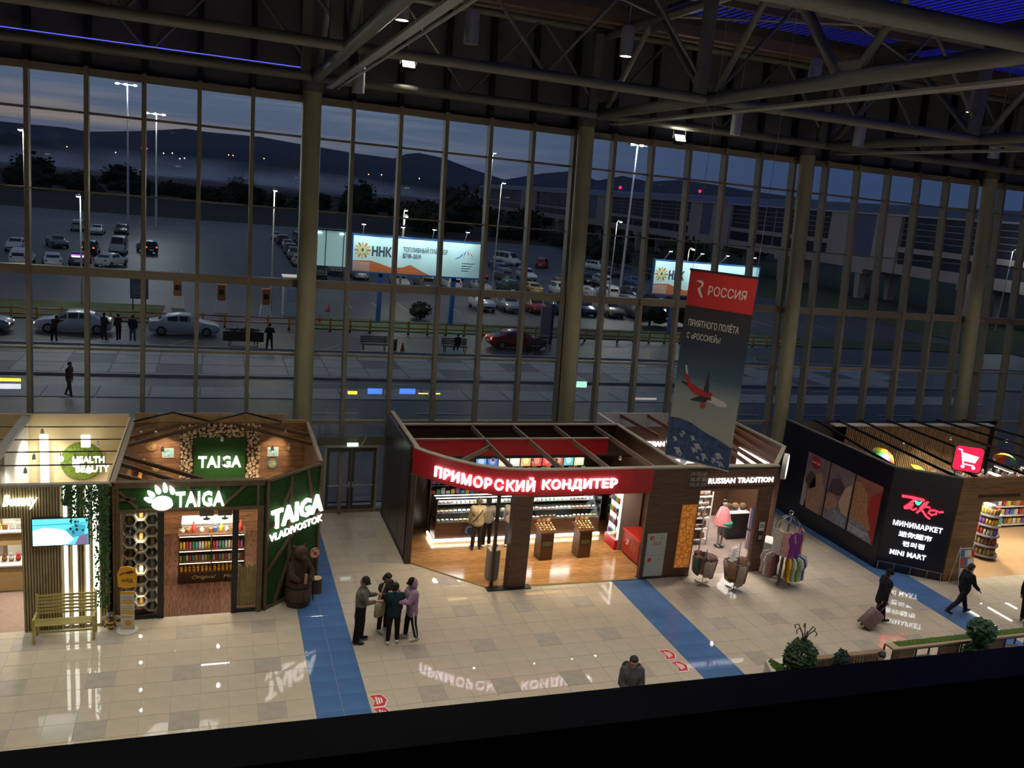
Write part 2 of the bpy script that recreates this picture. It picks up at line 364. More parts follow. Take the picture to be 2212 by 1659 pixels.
def person(label, loc, rot, h=1.72, legs=((0, 0), (0, 0)), spread=.0, arms=((5, 8, 10, 0), (5, 8, 10, 0)), lean=0, head=(0, 0), top=None, toplen=.18, bottom=None, shoes=M_shoeb, hair=M_hairb, hairlen=0, sleeve=1.0, topfat=.022, legfat=.0, hat=None, hood=None, vox=.012, fingers=True, face=True, seat=None, group=None, bare=None):
    """faces -Y before rot. legs: (hip pitch, knee bend); arms: (pitch forward, out, elbow bend, inward). person's left is +X"""
    s = h/1.75
    T = thing('person', label, 'person', loc, rot, group)
    L = {}
    lr = radians(lean)
    def up(x, y, z):   # torso point, rotated about hip axis by lean (forward = -Y)
        zz = z-.93
        return Vector((x, y*cos(lr)-zz*sin(lr), .93+zz*cos(lr)+y*sin(lr)))
    J = {}
    for k, sd in ((0, -1), (1, 1)):
        a, kn = radians(legs[k][0]), radians(legs[k][1])
        hp = Vector((sd*.092, 0, .93)); th = Vector((sd*sin(radians(spread)), -sin(a), -cos(a))).normalized()
        sh = Vector((sd*sin(radians(spread))*.6, -sin(a-kn), -cos(a-kn))).normalized()
        J['hip', k] = hp; J['knee', k] = hp+th*.43; J['ank', k] = J['knee', k]+sh*.415
        fa = max(-35, min(25, legs[k][0]-legs[k][1])); fr = radians(fa if seat is None else 0)
        J['toe', k] = J['ank', k]+Vector((sd*.03, -cos(fr)*.175, -.045-sin(-fr)*.14 if fa < 0 else -.045+sin(fr)*.1))
        J['heel', k] = J['ank', k]+Vector((0, .055, -.045))
    for k, sd in ((0, -1), (1, 1)):
        p, o, e, i = [radians(q) for q in arms[k]]
        shd = up(sd*.185, 0, 1.435)
        ua = Vector((sd*sin(o), -sin(p+lr)*cos(o), -cos(p+lr)*cos(o)))
        fa = Vector((-sd*sin(i), -sin(p+e+lr)*cos(i), -cos(p+e+lr)*cos(i)))
        J['sho', k] = shd; J['elb', k] = shd+ua*.285; J['wri', k] = J['elb', k]+fa*.245; J['fdir', k] = fa
    minz = min(min(J['toe', k].z, J['heel', k].z) for k in (0, 1))-.042
    off = Vector((0, 0, -minz if seat is None else seat/s-.85))
    def W(v): return (Vector(v)+off)*s
    nk = up(0, .01, 1.50); hd = up(0, -.015, 1.635)
    yw, pt = radians(head[0]), radians(head[1])
    HR = Matrix.Rotation(yw, 3, 'Z') @ Matrix.Rotation(pt, 3, 'X')     # pitch>0 looks down
    def H(x, y, z): return W(hd+HR @ Vector((x, y, z)))
    # ---- body: one continuous surface
    b = MB()
    b.caps(W(up(-.07, 0, .95)), W(up(.07, 0, .95)), .115*s); b.caps(W(up(0, 0, 1.0)), W(up(0, 0, 1.28)), .125*s, .145*s); b.caps(W(up(-.11, 0, 1.33)), W(up(.11, 0, 1.33)), .115*s); b.caps(W(up(-.15, 0, 1.42)), W(up(.15, 0, 1.42)), .062*s)
    b.caps(W(nk-Vector((0, 0, .06))), W(hd), .056*s)
    b.caps(H(0, .012, .03), H(0, -.004, -.02), .098*s, .082*s, 12); b.caps(H(0, -.03, -.06), H(0, -.055, -.085), .055*s, .035*s); b.caps(H(0, -.093, .01), H(0, -.115, -.022), .012*s, .017*s, 8)
    for sd in (-1, 1): b.ball(H(sd*.088, .012, -.005), (.014*s, .022*s, .032*s), 8, 5); b.caps(H(sd*.02, -.085, .032), H(sd*.05, -.075, .03), .016*s, n=8)
    for k, sd in ((0, -1), (1, 1)):
        b.caps(W(J['sho', k]), W(J['elb', k]), .052*s, .042*s); b.caps(W(J['elb', k]), W(J['wri', k]), .042*s, .028*s)
        f = J['fdir', k]; sx = Vector((sd, 0, 0)); sx = (sx-f*sx.dot(f)).normalized(); nn = f.cross(sx)
        w = J['wri', k]; pm = w+f*.075
        b.caps(W(w+sx*.018), W(pm+sx*.022), .022*s, .02*s, 8); b.caps(W(w-sx*.018), W(pm-sx*.022), .022*s, .02*s, 8)
        if fingers:
            cd = Vector((0, -.25, -1)).normalized() if abs(f.z) < .8 else Vector((-sd*.3, -1, 0)).normalized()
            for q, (t, ln) in enumerate(((-.033, .062), (-.011, .074), (.011, .07), (.033, .055))):
                a0 = pm+sx*t+f*.01; a1 = a0+f*ln*.6; a2 = a1+(f*.7+cd*.7).normalized()*ln*.55
                b.caps(W(a0), W(a1), .0105*s, .0095*s, 6); b.caps(W(a1), W(a2), .0095*s, .008*s, 6)
            tb = w+f*.03-sx*.034; b.caps(W(tb), W(tb+(f*.7-sx*.6).normalized()*.04), .0125*s, .011*s, 6); b.caps(W(tb+(f*.7-sx*.6).normalized()*.04), W(tb+(f*.7-sx*.6).normalized()*.04+f*.03), .011*s, .009*s, 6)
        b.caps(W(J['hip', k]), W(J['knee', k]), .088*s, .058*s); b.caps(W(J['knee', k]), W(J['ank', k]), .056*s, .036*s)
        b.caps(W(J['heel', k]), W(J['toe', k]), .034*s, .03*s)
    remesh(b, 'body', M_skin, T, min(vox, .0105))
    # ---- clothes follow the body
    if bottom:
        b = MB(); g = .018+legfat
        b.caps(W(up(-.075, 0, .96)), W(up(.075, 0, .96)), (.125+g*.3)*s)
        for k in (0, 1):
            an = J['ank', k]; kn_ = J['knee', k]
            b.caps(W(J['hip', k]), W(kn_), (.09+g)*s, (.062+g)*s); b.caps(W(kn_), W(kn_+(an-kn_)*.93), (.06+g)*s, (.046+g)*s)
        remesh(b, 'trousers', bottom, T, vox)
    if top:
        b = MB(); g = topfat; hem = .97-toplen
        b.caps(W(up(0, 0, 1.02)), W(up(0, 0, 1.30)), (.13+g)*s, (.148+g)*s); b.caps(W(up(-.115, 0, 1.34)), W(up(.115, 0, 1.34)), (.118+g)*s); b.caps(W(up(-.16, .0, 1.425)), W(up(.16, .0, 1.425)), (.06+g)*s)
        b.caps(W(up(-.085, 0, hem+.12)), W(up(-.06, 0, 1.08)), (.105+g)*s); b.caps(W(up(.085, 0, hem+.12)), W(up(.06, 0, 1.08)), (.105+g)*s); b.caps(W(up(-.06, 0, hem+.10)), W(up(.06, 0, hem+.10)), (.118+g)*s)
        b.caps(W(nk-Vector((0, -.01, .06))), W(nk+Vector((0, .012, -.012))), (.07+g*.5)*s, .064*s)
        for k in (0, 1):
            e = J['elb', k]; w = J['wri', k]
            b.caps(W(J['sho', k]), W(e), (.056+g)*s, (.046+g)*s)
            if sleeve > .5: b.caps(W(e), W(e+(w-e)*(.2+.72*(sleeve-.5)*2)), (.046+g)*s, (.034+g)*s)
        remesh(b, 'jacket', top, T, vox)
    for k in (0, 1):
        b = MB(); b.caps(W(J['heel', k]+Vector((0, 0, .01))), W(J['toe', k]+Vector((0, 0, .004))), .046*s, .04*s); b.caps(W(J['heel', k]+Vector((0, 0, .01))), W(J['ank', k]+Vector((0, 0, -.015))), .046*s, .046*s)
        remesh(b, 'shoe', shoes, T, max(vox, .012), 2)
    if hair:
        b = MB(); b.caps(H(0, .022, .055), H(0, .028, .0), .101*s, .092*s, 12); b.caps(H(-.03, -.03, .09), H(.03, -.03, .09), .05*s)
        if hairlen: b.caps(H(0, .05, .0), H(0, .07, -hairlen), .085*s, .06*s)
        remesh(b, 'hair', hair, T, vox, 2)
    if hat:
        b = MB(); b.caps(H(0, .012, .075), H(0, .0, .06), .112*s, .112*s, 12); remesh(b, 'cap', hat, T, vox, 2)
        b = MB().rings([[H(x*.085, -.085-.075*max(0, 1-(x*x)), z) for x in [q/4-1 for q in range(9)]]+[H(x*.085, -.06, z) for x in [1-q/4 for q in range(9)]] for z in (.045, .057)])
        b.build('cap_brim', hat, T, True)
    if hood:
        b = MB(); b.caps(H(0, .035, .05), H(0, .04, -.05), .122*s, .115*s, 12); b.caps(H(0, .03, -.1), W(nk+Vector((0, .02, -.05))), .1*s, .09*s); remesh(b, 'hood', hood, T, vox, 3)
    if face:
        for sd in (-1, 1): MB().ball(H(sd*.034, -.088, .012), (.012*s, .008*s, .007*s), 8, 4).build('eye', mat('eye_dark', (.03, .02, .02), .2), T, True)
        MB().caps(H(-.02, -.083, -.055), H(.02, -.083, -.055), .006*s, n=6).build('mouth', mat('lip', (.32, .13, .11), .5), T, True)
    T['_'] = 0; del T['_']
    return T, J, W, H
def phone(T, W, J, k=1, m=M_hairb):
    w = W(J['wri', k]+J['fdir', k]*.13)
    d = J['fdir', k]
    return w
# ================================================================= HALL
LEAN = radians(5.44); TL = math.tan(LEAN); FY = 28.4
def fy(z): return FY + z*TL
M_grout = mat('tile_grout', (.36, .32, .26), .6)
M_tile = mat('beige_tile', (.52, .47, .375), .03, var=.05, vscale=2.2, spec=.5)
M_tileg = mat('grey_tile', (.36, .33, .285), .42, var=.10, vscale=4, spec=.3)
M_tileb = mat('blue_tile', (.075, .165, .37), .06, var=.12, vscale=1.2, spec=.5)
M_steel = mat('olive_steel_paint', (.125, .13, .108), .45, var=.06, vscale=3)
M_colm = mat('olive_column_paint', (.33, .33, .20), .40, var=.05, vscale=2)
M_frame = mat('mullion_aluminium', (.24, .21, .15), .45, metal=0, var=.08, vscale=4)
M_black = mat('black_matte', (.008, .008, .010), .6)
M_dkpanel = mat('dark_wall_panel', (.105, .105, .11), .7, var=.12, vscale=1.5)
M_glass = pane_mat('facade_glass', (.90, .93, .94), 1.0)
M_white = mat('white_paint', (.75, .74, .70), .5, var=.03)
M_conc = mat('concrete', (.32, .31, .29), .8, var=.1, vscale=3, bump=.2)

def proj_area(x, y, s):
    d = Vector((x, y, 0))-Vector((0, 0, CAMZ)); zc = d.dot(_f)
    u = d.dot(_X)/zc*1828.5+1106; v = d.dot(_D)/zc*1828.5+829.5
    if u < -20 or u > 2232 or v > 1650-u*.105+25 or v < 880: return 0
    return s/(zc**3)
def build_floor():
    root = struct('floor')
    MB().box(-14, 46, -12, 29.2, -.25, -.006).build('floor_base', M_grout, root)
    TX, TY, X0, Y0 = .6, .6193, .447, 16.67
    g = .0035
    base = {}
    def tile_mesh(m):
        b = MB(); a, c = TX/2-g, TY/2-g; e = .004
        b.rings([[(-a, -c, -.006), (a, -c, -.006), (a, c, -.006), (-a, c, -.006)], [(-a, -c, -.002), (a, -c, -.002), (a, c, -.002), (-a, c, -.002)],
                 [(-a+e, -c+e, 0), (a-e, -c+e, 0), (a-e, c-e, 0), (-a+e, c-e, 0)]])
        return b.mesh('tile', m)
    MM = {0: M_tile, 1: M_tileg, 2: M_tileb}
    meshes = {k: tile_mesh(m) for k, m in MM.items()}
    cand = []
    for i in range(-24, 60):
        for j in range(-30, 20):
            x = X0+(i+.5)*TX; y = Y0+(j+.5)*TY
            k = 2 if i in (3, 4, 19, 20, 35, 36) else (1 if (i % 3 == 1 and j % 3 == 0) else 0)
            if y > 29: continue
            cand.append((proj_area(x, y, 1), x, y, k))
    cand.sort(key=lambda c: -c[0])
    near = cand[:300]; rest = cand[300:]
    for _, x, y, k in near: ob('tile', meshes[k], root, (x, y, 0))
    b = MB(); a, c = TX/2-g, TY/2-g
    for _, x, y, k in rest:
        b.add([(x-a, y-c, -.006), (x+a, y-c, -.006), (x+a, y+c, -.006), (x-a, y+c, -.006), (x-a, y-c, 0), (x+a, y-c, 0), (x+a, y+c, 0), (x-a, y+c, 0)],
              [(4, 5, 6, 7), (0, 1, 5, 4), (1, 2, 6, 5), (2, 3, 7, 6), (3, 0, 4, 7)], k)
    b.build('tile_field', [M_tile, M_tileg, M_tileb], root, kind='stuff')
build_floor()

# ---- leaning glass facade
MX0, MDX = -5.30, 1.594
MUL = [MX0+MDX*k for k in range(-3, 31)]
TZ = [(13.85, .22, .30), (12.66, .07, .16), (10.32, .045, .12), (7.92, .26, .34), (5.53, .075, .16), (3.22, .12, .2), (.06, .12, .2)]
def build_facade():
    root = struct('wall_front')
    xa, xb = MUL[0], MUL[-1]
    # one mullion mesh, shared
    def sl(x, z, dy): return (x, fy(z)+dy, z)
    w = .062
    b = MB(); R = []
    for z in (0, 14.0): R.append([(-w, z*TL-.30, z), (w, z*TL-.30, z), (w, z*TL+.05, z), (-w, z*TL+.05, z)])
    b.rings(R); me = b.mesh('mullion', M_frame)
    for x in MUL: ob('mullion', me, root, (x, FY, 0))
    for z, h, d in TZ:
        t = MB(); t.rings([[(x, fy(z-h/2)-d*.7, z-h/2), (x, fy(z-h/2)+.06, z-h/2), (x, fy(z+h/2)+.06, z+h/2), (x, fy(z+h/2)-d*.7, z+h/2)] for x in (xa, xb)])
        t.build('transom', M_frame, root)
    zs = [t[0] for t in TZ]
    for r in range(len(zs)-1):
        z1, z0 = zs[r], zs[r+1]
        p = MB(); a = MDX/2
        p.rings([[(-a, (z0)*TL, z0), (a, z0*TL, z0), (a, z0*TL+.012, z0), (-a, z0*TL+.012, z0)], [(-a, z1*TL, z1), (a, z1*TL, z1), (a, z1*TL+.012, z1), (-a, z1*TL+.012, z1)]])
        pm = p.mesh('pane', M_glass)
        for k in range(len(MUL)-1):
            if r == len(zs)-2 and 3.6 < MUL[k]+a < 6.4: continue
            ob('pane', pm, root, (MUL[k]+a, FY, 0))
    # dark cladding above the glazing, with pilasters following the mullions
    up = struct('wall_upper')
    b = MB(); a = MDX/2-.02
    b.rings([[(-a, 13.9*TL+.10, 13.9), (a, 13.9*TL+.10, 13.9), (a, 13.9*TL+.2, 13.9), (-a, 13.9*TL+.2, 13.9)], [(-a, 18.2*TL+.10, 18.2), (a, 18.2*TL+.10, 18.2), (a, 18.2*TL+.2, 18.2), (-a, 18.2*TL+.2, 18.2)]])
    pm = b.mesh('panel', M_dkpanel)
    for k in range(len(MUL)-1): ob('panel', pm, up, (MUL[k]+MDX/2, FY, 0))
    b = MB(); b.rings([[(-.09, z*TL-.12, z), (.09, z*TL-.12, z), (.09, z*TL+.1, z), (-.09, z*TL+.1, z)] for z in (13.9, 18.2)])
    pm = b.mesh('pilaster', M_black)
    for x in MUL: ob('pilaster', pm, up, (x, FY, 0))
build_facade()

# ---- double door in the glazing between the kiosks
def build_door():
    root = struct('door_1')
    Mf = mat('door_frame_paint', (.42, .42, .30), .4)
    Mg = mat('door_dark_frame', (.07, .07, .06), .45)
    x0, x1, y, zt = 3.72, 5.52, 28.3, 2.40
    b = MB().bar((x0, y, 0), (x0, y, zt), .07, .09).build('jamb', Mf, root)
    b = MB().bar((x1, y, 0), (x1, y, zt), .07, .09).build('jamb', Mf, root)
    MB().box(x0-.03, x1+.03, y-.05, y+.04, zt, zt+.08).build('lintel', Mf, root)
    xm = (x0+x1)/2
    for a, c in ((x0+.04, xm-.01), (xm+.01, x1-.04)):
        lf = MB()
        for s in ((a, a+.10), (c-.10, c)): lf.box(s[0], s[1], y-.02, y+.03, .02, zt-.02)
        lf.box(a+.1, c-.1, y-.02, y+.03, .02, .26); lf.box(a+.1, c-.1, y-.02, y+.03, zt-.16, zt-.02)
        l = lf.build('leaf', Mg, root)
        MB().box(a+.1, c-.1, y, y+.012, .26, zt-.16).build('pane', M_glass, l)
        MB().cyl((a+.06, y-.08, 1.02), (c-.06, y-.08, 1.02), .02, n=8).build('push_bar', mat('door_bar', (.6, .6, .52), .35, metal=.5), l)
        MB().box((c if c < xm else a)-.05*(1 if c < xm else -1)-.02, (c if c < xm else a)-.05*(1 if c < xm else -1)+.02, y-.10, y-.02, .95, 1.14).build('lock_case', mat('door_bar', (.6,)*3), l)
    MB().box(x0-.3, x1+.9, y-.02, y+.05, zt+.08, 2.78).build('header_panel', mat('door_header', (.12, .125, .09), .5), root)
    MB().bar((4.95, y-.06, zt+.1), (5.05, y-.25, 2.85), .03, .03).build('closer_arm', Mf, root)
    MB().bar((x1+.45, y, 0), (x1+.45, y, 3.2), .12, .1).build('side_post', Mg, root)
    MB().box(x1+.04, x1+.39, y, y+.012, .05, 3.1).build('side_pane', M_glass, root)
    MB().box(x0-.3, x1+.4, y, y+.012, 2.78, 3.2).build('top_pane', M_glass, root)
    ex = thing('exit_sign', 'small lit exit sign above the double glass door', 'sign', (4.62, 28.22, 2.52))
    MB().bbox(-.19, .19, -.03, .03, -.06, .06, .01).build('sign_case', emi('exit_green', (.75, 1, .75), 2.2), ex)
    MB().box(-.21, .21, .03, .05, -.08, .08).build('mounting_plate', Mg, ex)
build_door()

# ---- round leaning columns
LBL = ['leftmost round olive column beside the timber kiosk', 'round olive column behind the red confectionery kiosk', 'round olive column right of the hanging banner', 'rightmost round olive column behind the black mini market']
for i, x in enumerate((2.88, 12.48, 22.08, 31.68)):
    t = thing('column', LBL[i], 'column', (x, FY-.62, 0), group='leaning hall columns')
    R = []
    for z, r in ((0, .36), (.15, .36), (.16, .30), (14.2, .30)):
        R.append([(r*cos(2*pi*k/24), z*TL+r*sin(2*pi*k/24), z) for k in range(24)])
    MB().rings(R[2:]).build('shaft', M_colm, t, True)
    MB().rings(R[:2]).build('base_ring', M_steel, t, True)
    MB().lathe([(.34, 0), (.34, .35)], (0, 14.2*TL, 14.05), 20).build('cap', M_steel, t, True)

# ---- roof steel
ZB, ZTOP = 14.42, 17.0
def tubepart(name, a, b, r, par, m=M_steel, n=12): return MB().cyl(a, b, r, n=n).build(name, m, par, True)
XT = (-6.72, 2.88, 12.48, 22.08, 31.68)
NB = (27.9, 21.0, 15.6, 10.4, 5.2, 0.4); NT = (24.6, 18.4, 13.0, 7.8, 2.6)
TLB = ['main roof truss over the leftmost bay', 'main roof truss rising from the leftmost column', 'main roof truss rising from the column behind the red kiosk', 'main roof truss rising from the column right of the banner', 'main roof truss at the far right of the hall']
M_cable = mat('cable_tray', (.30, .31, .29), .5, metal=.2)
for i, x in enumerate(XT):
    t = thing('roof_truss', TLB[i], 'truss', (x, 0, ZB), group='main roof trusses')
    tubepart('bottom_chord', (0, 28.1, 0), (0, -9, .1), .165, t, n=16)
    tubepart('top_chord', (0, 28.6, ZTOP-ZB), (0, -9, ZTOP-ZB), .14, t)
    for k, yb in enumerate(NB):
        for yt in (NT[k] if k < len(NT) else None, NT[k-1] if k > 0 else None):
            if yt is None: continue
            tubepart('diagonal', (0, yb+(.22 if yt > yb else -.22), .08), (0, yt+(.3 if yt < yb else -.3), ZTOP-ZB), .095, t, n=10)
    for yt in NT: MB().box(-.03, .03, yt-.35, yt+.35, ZTOP-ZB-.35, ZTOP-ZB).build('gusset', M_steel, t)
    for yb in NB: MB().box(-.03, .03, yb-.35, yb+.35, .05, .4).build('gusset', M_steel, t)
    MB().box(.26, .46, -9, 27.8, -.32, -.26).build('cable_tray', M_cable, t)
    tubepart('conduit', (.62, 27.8, -.28), (.62, -9, -.28), .035, t, M_cable, 8)
for i, (y, lb) in enumerate(((28.05, 'purlin truss running along the top of the glass wall'), (20.95, 'second purlin truss parallel to the glass wall'), (10.5, 'thick purlin truss nearest the gallery'))):
    t = thing('purlin_truss', lb, 'truss', (0, y, ZB), group='purlin trusses along the hall')
    r = (.15, .13, .16)[i]
    for a, b in zip((-14,)+XT[1:], XT[1:]+(46,)): tubepart('lower_chord', (a+.17, 0, 0), (b-.17, 0, 0), r, t, n=14)
    tubepart('upper_chord', (-14, .2, ZTOP-ZB+.15), (46, .2, ZTOP-ZB+.15), .12, t)
    for x in [-11.5+4.8*k for k in range(12)]:
        for dx in (-2.3, 2.3): tubepart('brace', (x, 0, .05), (x+dx, .15, ZTOP-ZB+.1), .05, t, n=8)
    for x in XT[1:]:
        MB().box(x-.5, x-.2, -.12, .12, .1, ZTOP-ZB).build('hanger_plate', M_steel, t)
# lateral bracing rods and edge beams under the deck
t = thing('roof_bracing', 'crossed bracing rods and edge beams under the roof deck', 'bracing', (0, 0, 17.1))
for y in (27.2, 26.5): MB().bar((-14, y, 0.15), (46, y, 0.15), .3, .35).build('edge_beam', mat('brown_beam', (.13, .10, .075), .6), t)
for x in XT[:-1]:
    for k in range(3):
        tubepart('rod', (x, NT[k], 0), (x+9.6, NT[k+1], 0), .035, t, M_cable, 6); tubepart('rod', (x+9.6, NT[k], 0), (x, NT[k+1], 0), .035, t, M_cable, 6)
for y in (23.0, 16.5, 12.0, 6.0): MB().bar((-14, y, .35), (46, y, .35), .16, .28).build('purlin', mat('dark_purlin', (.10, .085, .065), .6), t)

ceil = struct('ceiling')
MB().box(-14, 46, -12, 30.6, 18.2, 18.35).build('roof_deck', mat('roof_deck', (.10, .10, .13), .7, var=.1), ceil)
# blue-lit louvre ceiling: slats run away from the viewer
Mlv = mat('louvre_slat', (.05, .05, .07), .5)
for xa in (2.9, 12.5, 22.1, 31.7):
    b = MB(); x = xa+.9
    while x < xa+8.9:
        b.box(x, x+.02, 2, 25.8, 17.62, 17.74); x += .13
    b.build('louvre_bank', Mlv, ceil, kind='stuff')
    for y0, y1, e in ((2, 21.4, (.01, .14, .42, .5)[int(xa/9)]), (21.6, 25.8, (.006, .03, .06, .12)[int(xa/9)])):
        b = MB(); x = xa+.95
        while x < xa+8.9: b.box(x, x+.10, y0, y1, 17.60, 17.625); x += .26
        b.build('blue_glow_strips', emi('blue_glow_%d' % int(e*1000), (.030, .040, 1.0), e), ceil, kind='stuff')  # glowing strips added for the slats' blue light, dimmer towards the glass
# blue LED strip lying on the front purlin, left bay
st = thing('led_strip', 'glowing blue LED strip lying on the front roof tube', 'light strip', (0, 28.0, ZB+.19))
MB().box(-12, 2.5, -.03, .03, 0, .025).build('strip', emi('blue_strip', (.10, .10, 1.0), 1.6), st)
MB().box(-12, 2.5, -.045, .045, -.02, 0).build('channel', M_cable, st)

# ---- side and rear of the hall
wl = struct('wall_left'); MB().box(-14.2, -14, -12, 29.4, 0, 18.3).build('wall_slab', M_dkpanel, wl)
wr = struct('wall_right'); MB().box(46, 46.2, -12, 29.4, 0, 18.3).build('wall_slab', M_dkpanel, wr)
wb = struct('wall_back'); MB().box(-14, 46, -12.2, -12, 0, 18.3).build('wall_slab', mat('rear_wall', (.22, .21, .20), .7, var=.1), wb)

# ---- gallery and its dark parapet in front of the viewer
g = thing('gallery_parapet', 'dark parapet rail running across the bottom of the view', 'railing', (0.3, .71, 0), radians(-1.0))
Mrail = mat('rail_top_navy', (.055, .062, .080), .5, var=.12, vscale=20)
Mrail2 = mat('parapet_panel', (.05, .06, .075), .6, var=.2, vscale=30)
MB().bbox(-14, 40, -.032, .035, 10.86, 10.905, .006).build('handrail', Mrail, g)
MB().box(-14, 40, -.02, .02, 10.755, 10.86).build('rail_web', M_black, g)
MB().bbox(-14, 40, -.028, .03, 9.9, 10.772, .004).build('panel', Mrail2, g)
gs = thing('gallery_slab', 'concrete gallery floor under the viewpoint', 'gallery', (0, 0, 9.6))
MB().box(-14, 46, -12, .9, 0, .3).build('slab', M_conc, gs)
for x in (-9, 0.5, 10, 19.5, 29, 38.5): MB().cyl((x, -1.5, -9.6), (x, -1.5, 0), .35, n=16).build('support', M_colm, gs, True)

# ---- ceiling downlights (housings hang from the trusses) and two visible floodlights
Mh = mat('lamp_housing', (.42, .45, .43), .4, metal=.3)
Ml = emi('downlight_lens', (1, .93, .80), 30.0)
Mloff = mat('dull_lens', (.25, .27, .27), .2)
def downlight(x, y, z, lbl, power, lens, spot=95, aim=None):
    t = thing('pendant_downlight', lbl, 'downlight', (x, y, z), group='pendant downlights')
    MB().lathe([(.02, .125), (.165, .125), (.165, 0), (.19, 0), (.19, .75), (.15, .82), (.05, .84)], n=16).build('housing', Mh, t, True)
    MB().lathe([(.15, .105), (.15, .12)], n=16).build('lens', lens, t)
    MB().cyl((0, 0, .84), (0, 0, 18.21-z), .012, n=6).build('stem', M_cable, t)
    if power: lamp('SPOT', 'downlight_beam', (x, y, z+.09), power, (1, .90, .74), .13, (0, 0, 0), radians(spot), .6)
DL = [(6.1, 22.3, 15.1, 'pendant downlight hanging near the top centre of the view', 0),
      (4.0, 27.0, 14.0, 'small pendant downlight beside the leftmost column top', 0),
      (17.4, 27.2, 14.25, 'pendant downlight above the hanging banner', 0), (20.6, 24.6, 14.15, 'pendant downlight crossing the right-hand truss', 0),
      (26.0, 24.0, 14.3, 'pendant downlight at the right edge of the roof', 0)]
for x, y, z, l, p in DL: downlight(x, y, z, l, p, Mloff)
k = 0
for y, rw, pw in ((23.4, 'row above the kiosks', 1050), (15.2, 'middle row over the concourse', 1750), (7.0, 'row nearest the gallery', 1400)):
    for k, x in enumerate((-8.5, -2.0, 4.5, 11.0, 17.5, 24.0, 30.5)):
        downlight(x, y, 15.6, '%s lit downlight from the left in the %s' % (('first', 'second', 'third', 'fourth', 'fifth', 'sixth', 'seventh')[k], rw), pw, Ml, 86)
Mfl = emi('flood_face', (1, .93, .72), 60.0)
for (x, y, z, lb, p) in ((5.67, 27.95, 15.13, 'glaring warm floodlight under the roof left of centre', 500), (15.65, 28.0, 13.96, 'bright floodlight at the window head above the banner', 400)):
    t = thing('floodlight', lb, 'floodlight', (x, y, z))
    M3 = Matrix.Rotation(radians(-38), 4, 'X')
    MB().bbox(-.22, .22, -.05, .16, -.16, .16, .03).xf(M3).build('housing', M_black, t)
    MB().box(-.19, .19, -.065, -.05, -.13, .13).xf(M3).build('lens', Mfl, t)
    MB().bar((-.25, .05, 0), (-.25, .05, .35), .03, .05).bar((.25, .05, 0), (.25, .05, .35), .03, .05).bar((-.25, .05, .35), (.25, .05, .35), .03, .05).build('bracket', M_steel, t)
    MB().cyl((0, .05, .35), (0, .05 if z < 14.5 else .28, 1.95 if z > 14.5 else .4), .03, n=8).build('stem', M_steel, t)
    lamp('SPOT', 'flood_beam', (x, y-.16, z-.12), p, (1, .88, .66), .15, (radians(-38), 0, 0), radians(120), .7)
# ================================================================= KIOSK helpers
M_dkwood = wood('dark_plank', (.055, .026, .013), (.13, .065, .032), .35, (12, 1, 1), 2.0)
M_dkfl = wood('brown_floor_plank', (.060, .026, .017), (.15, .070, .045), .22, (9, 1, 1), 3.0, plank=('X', .14))
M_post = mat('bark_brown_post', (.13, .085, .045), .55, var=.2, vscale=5)
M_moss = mat('green_moss', (.018, .085, .012), .95, var=.5, vscale=25, bump=1.0, bscale=90)
M_oakw = wood('oak_wall', (.20, .095, .045), (.40, .215, .11), .4, (1.5, 1, 10), 2.2, plank=('Z', .17))
M_sign = emi('sign_white_led', (1, .98, .95), 2.6)
M_signb = emi('sign_cool_led', (.88, .88, 1.0), 3.2)
M_blk = mat('black_frame', (.012, .011, .012), .35)
M_chrome = mat('chrome', (.55, .55, .52), .18, metal=1)
M_kglass = pane_mat('kiosk_glass', (.93, .95, .95), .8)
M_paper = mat('paper_white', (.78, .77, .72), .6)
M_led = emi('led_line_white', (1, 1, .90), 5.0)
def cols(pal):
    return [mat('hue_%d_%d_%d' % tuple(int(c*255) for c in p), p, .45, var=.1) for p in pal]
PK = cols([(.62, .06, .05), (.75, .42, .05), (.70, .62, .10), (.10, .35, .12), (.08, .18, .50), (.55, .12, .40), (.75, .70, .60), (.40, .16, .05), (.10, .45, .50), (.85, .80, .72)])
def spotlight(x, y, z, lbl, tx, ty, tz, power, col=(1, .80, .55), deg=55, grp=None):
    """small track spot with its beam"""
    t = thing('track_spot', lbl, 'spotlight', (x, y, z), 0, grp)
    d = (Vector((tx, ty, tz))-Vector((x, y, z))).normalized(); q = d.to_track_quat('-Z', 'Y')
    R3 = q.to_matrix().to_4x4()
    MB().cyl((0, 0, .12), (0, 0, 0), .035, .05, n=10).xf(R3).build('can', M_white, t, True)
    MB().cyl((0, 0, .004), (0, 0, -.004), .04, n=10).xf(R3).build('lens', emi('spot_lens', (1, .95, .85), 18), t)
    MB().cyl((0, 0, 0), (0, 0, .16), .012, n=6).build('stem', M_blk, t)
    lamp('SPOT', 'spot_beam', Vector((x, y, z))+d*.03, power, col, .04, q.to_euler(), radians(deg), .7)
    return t

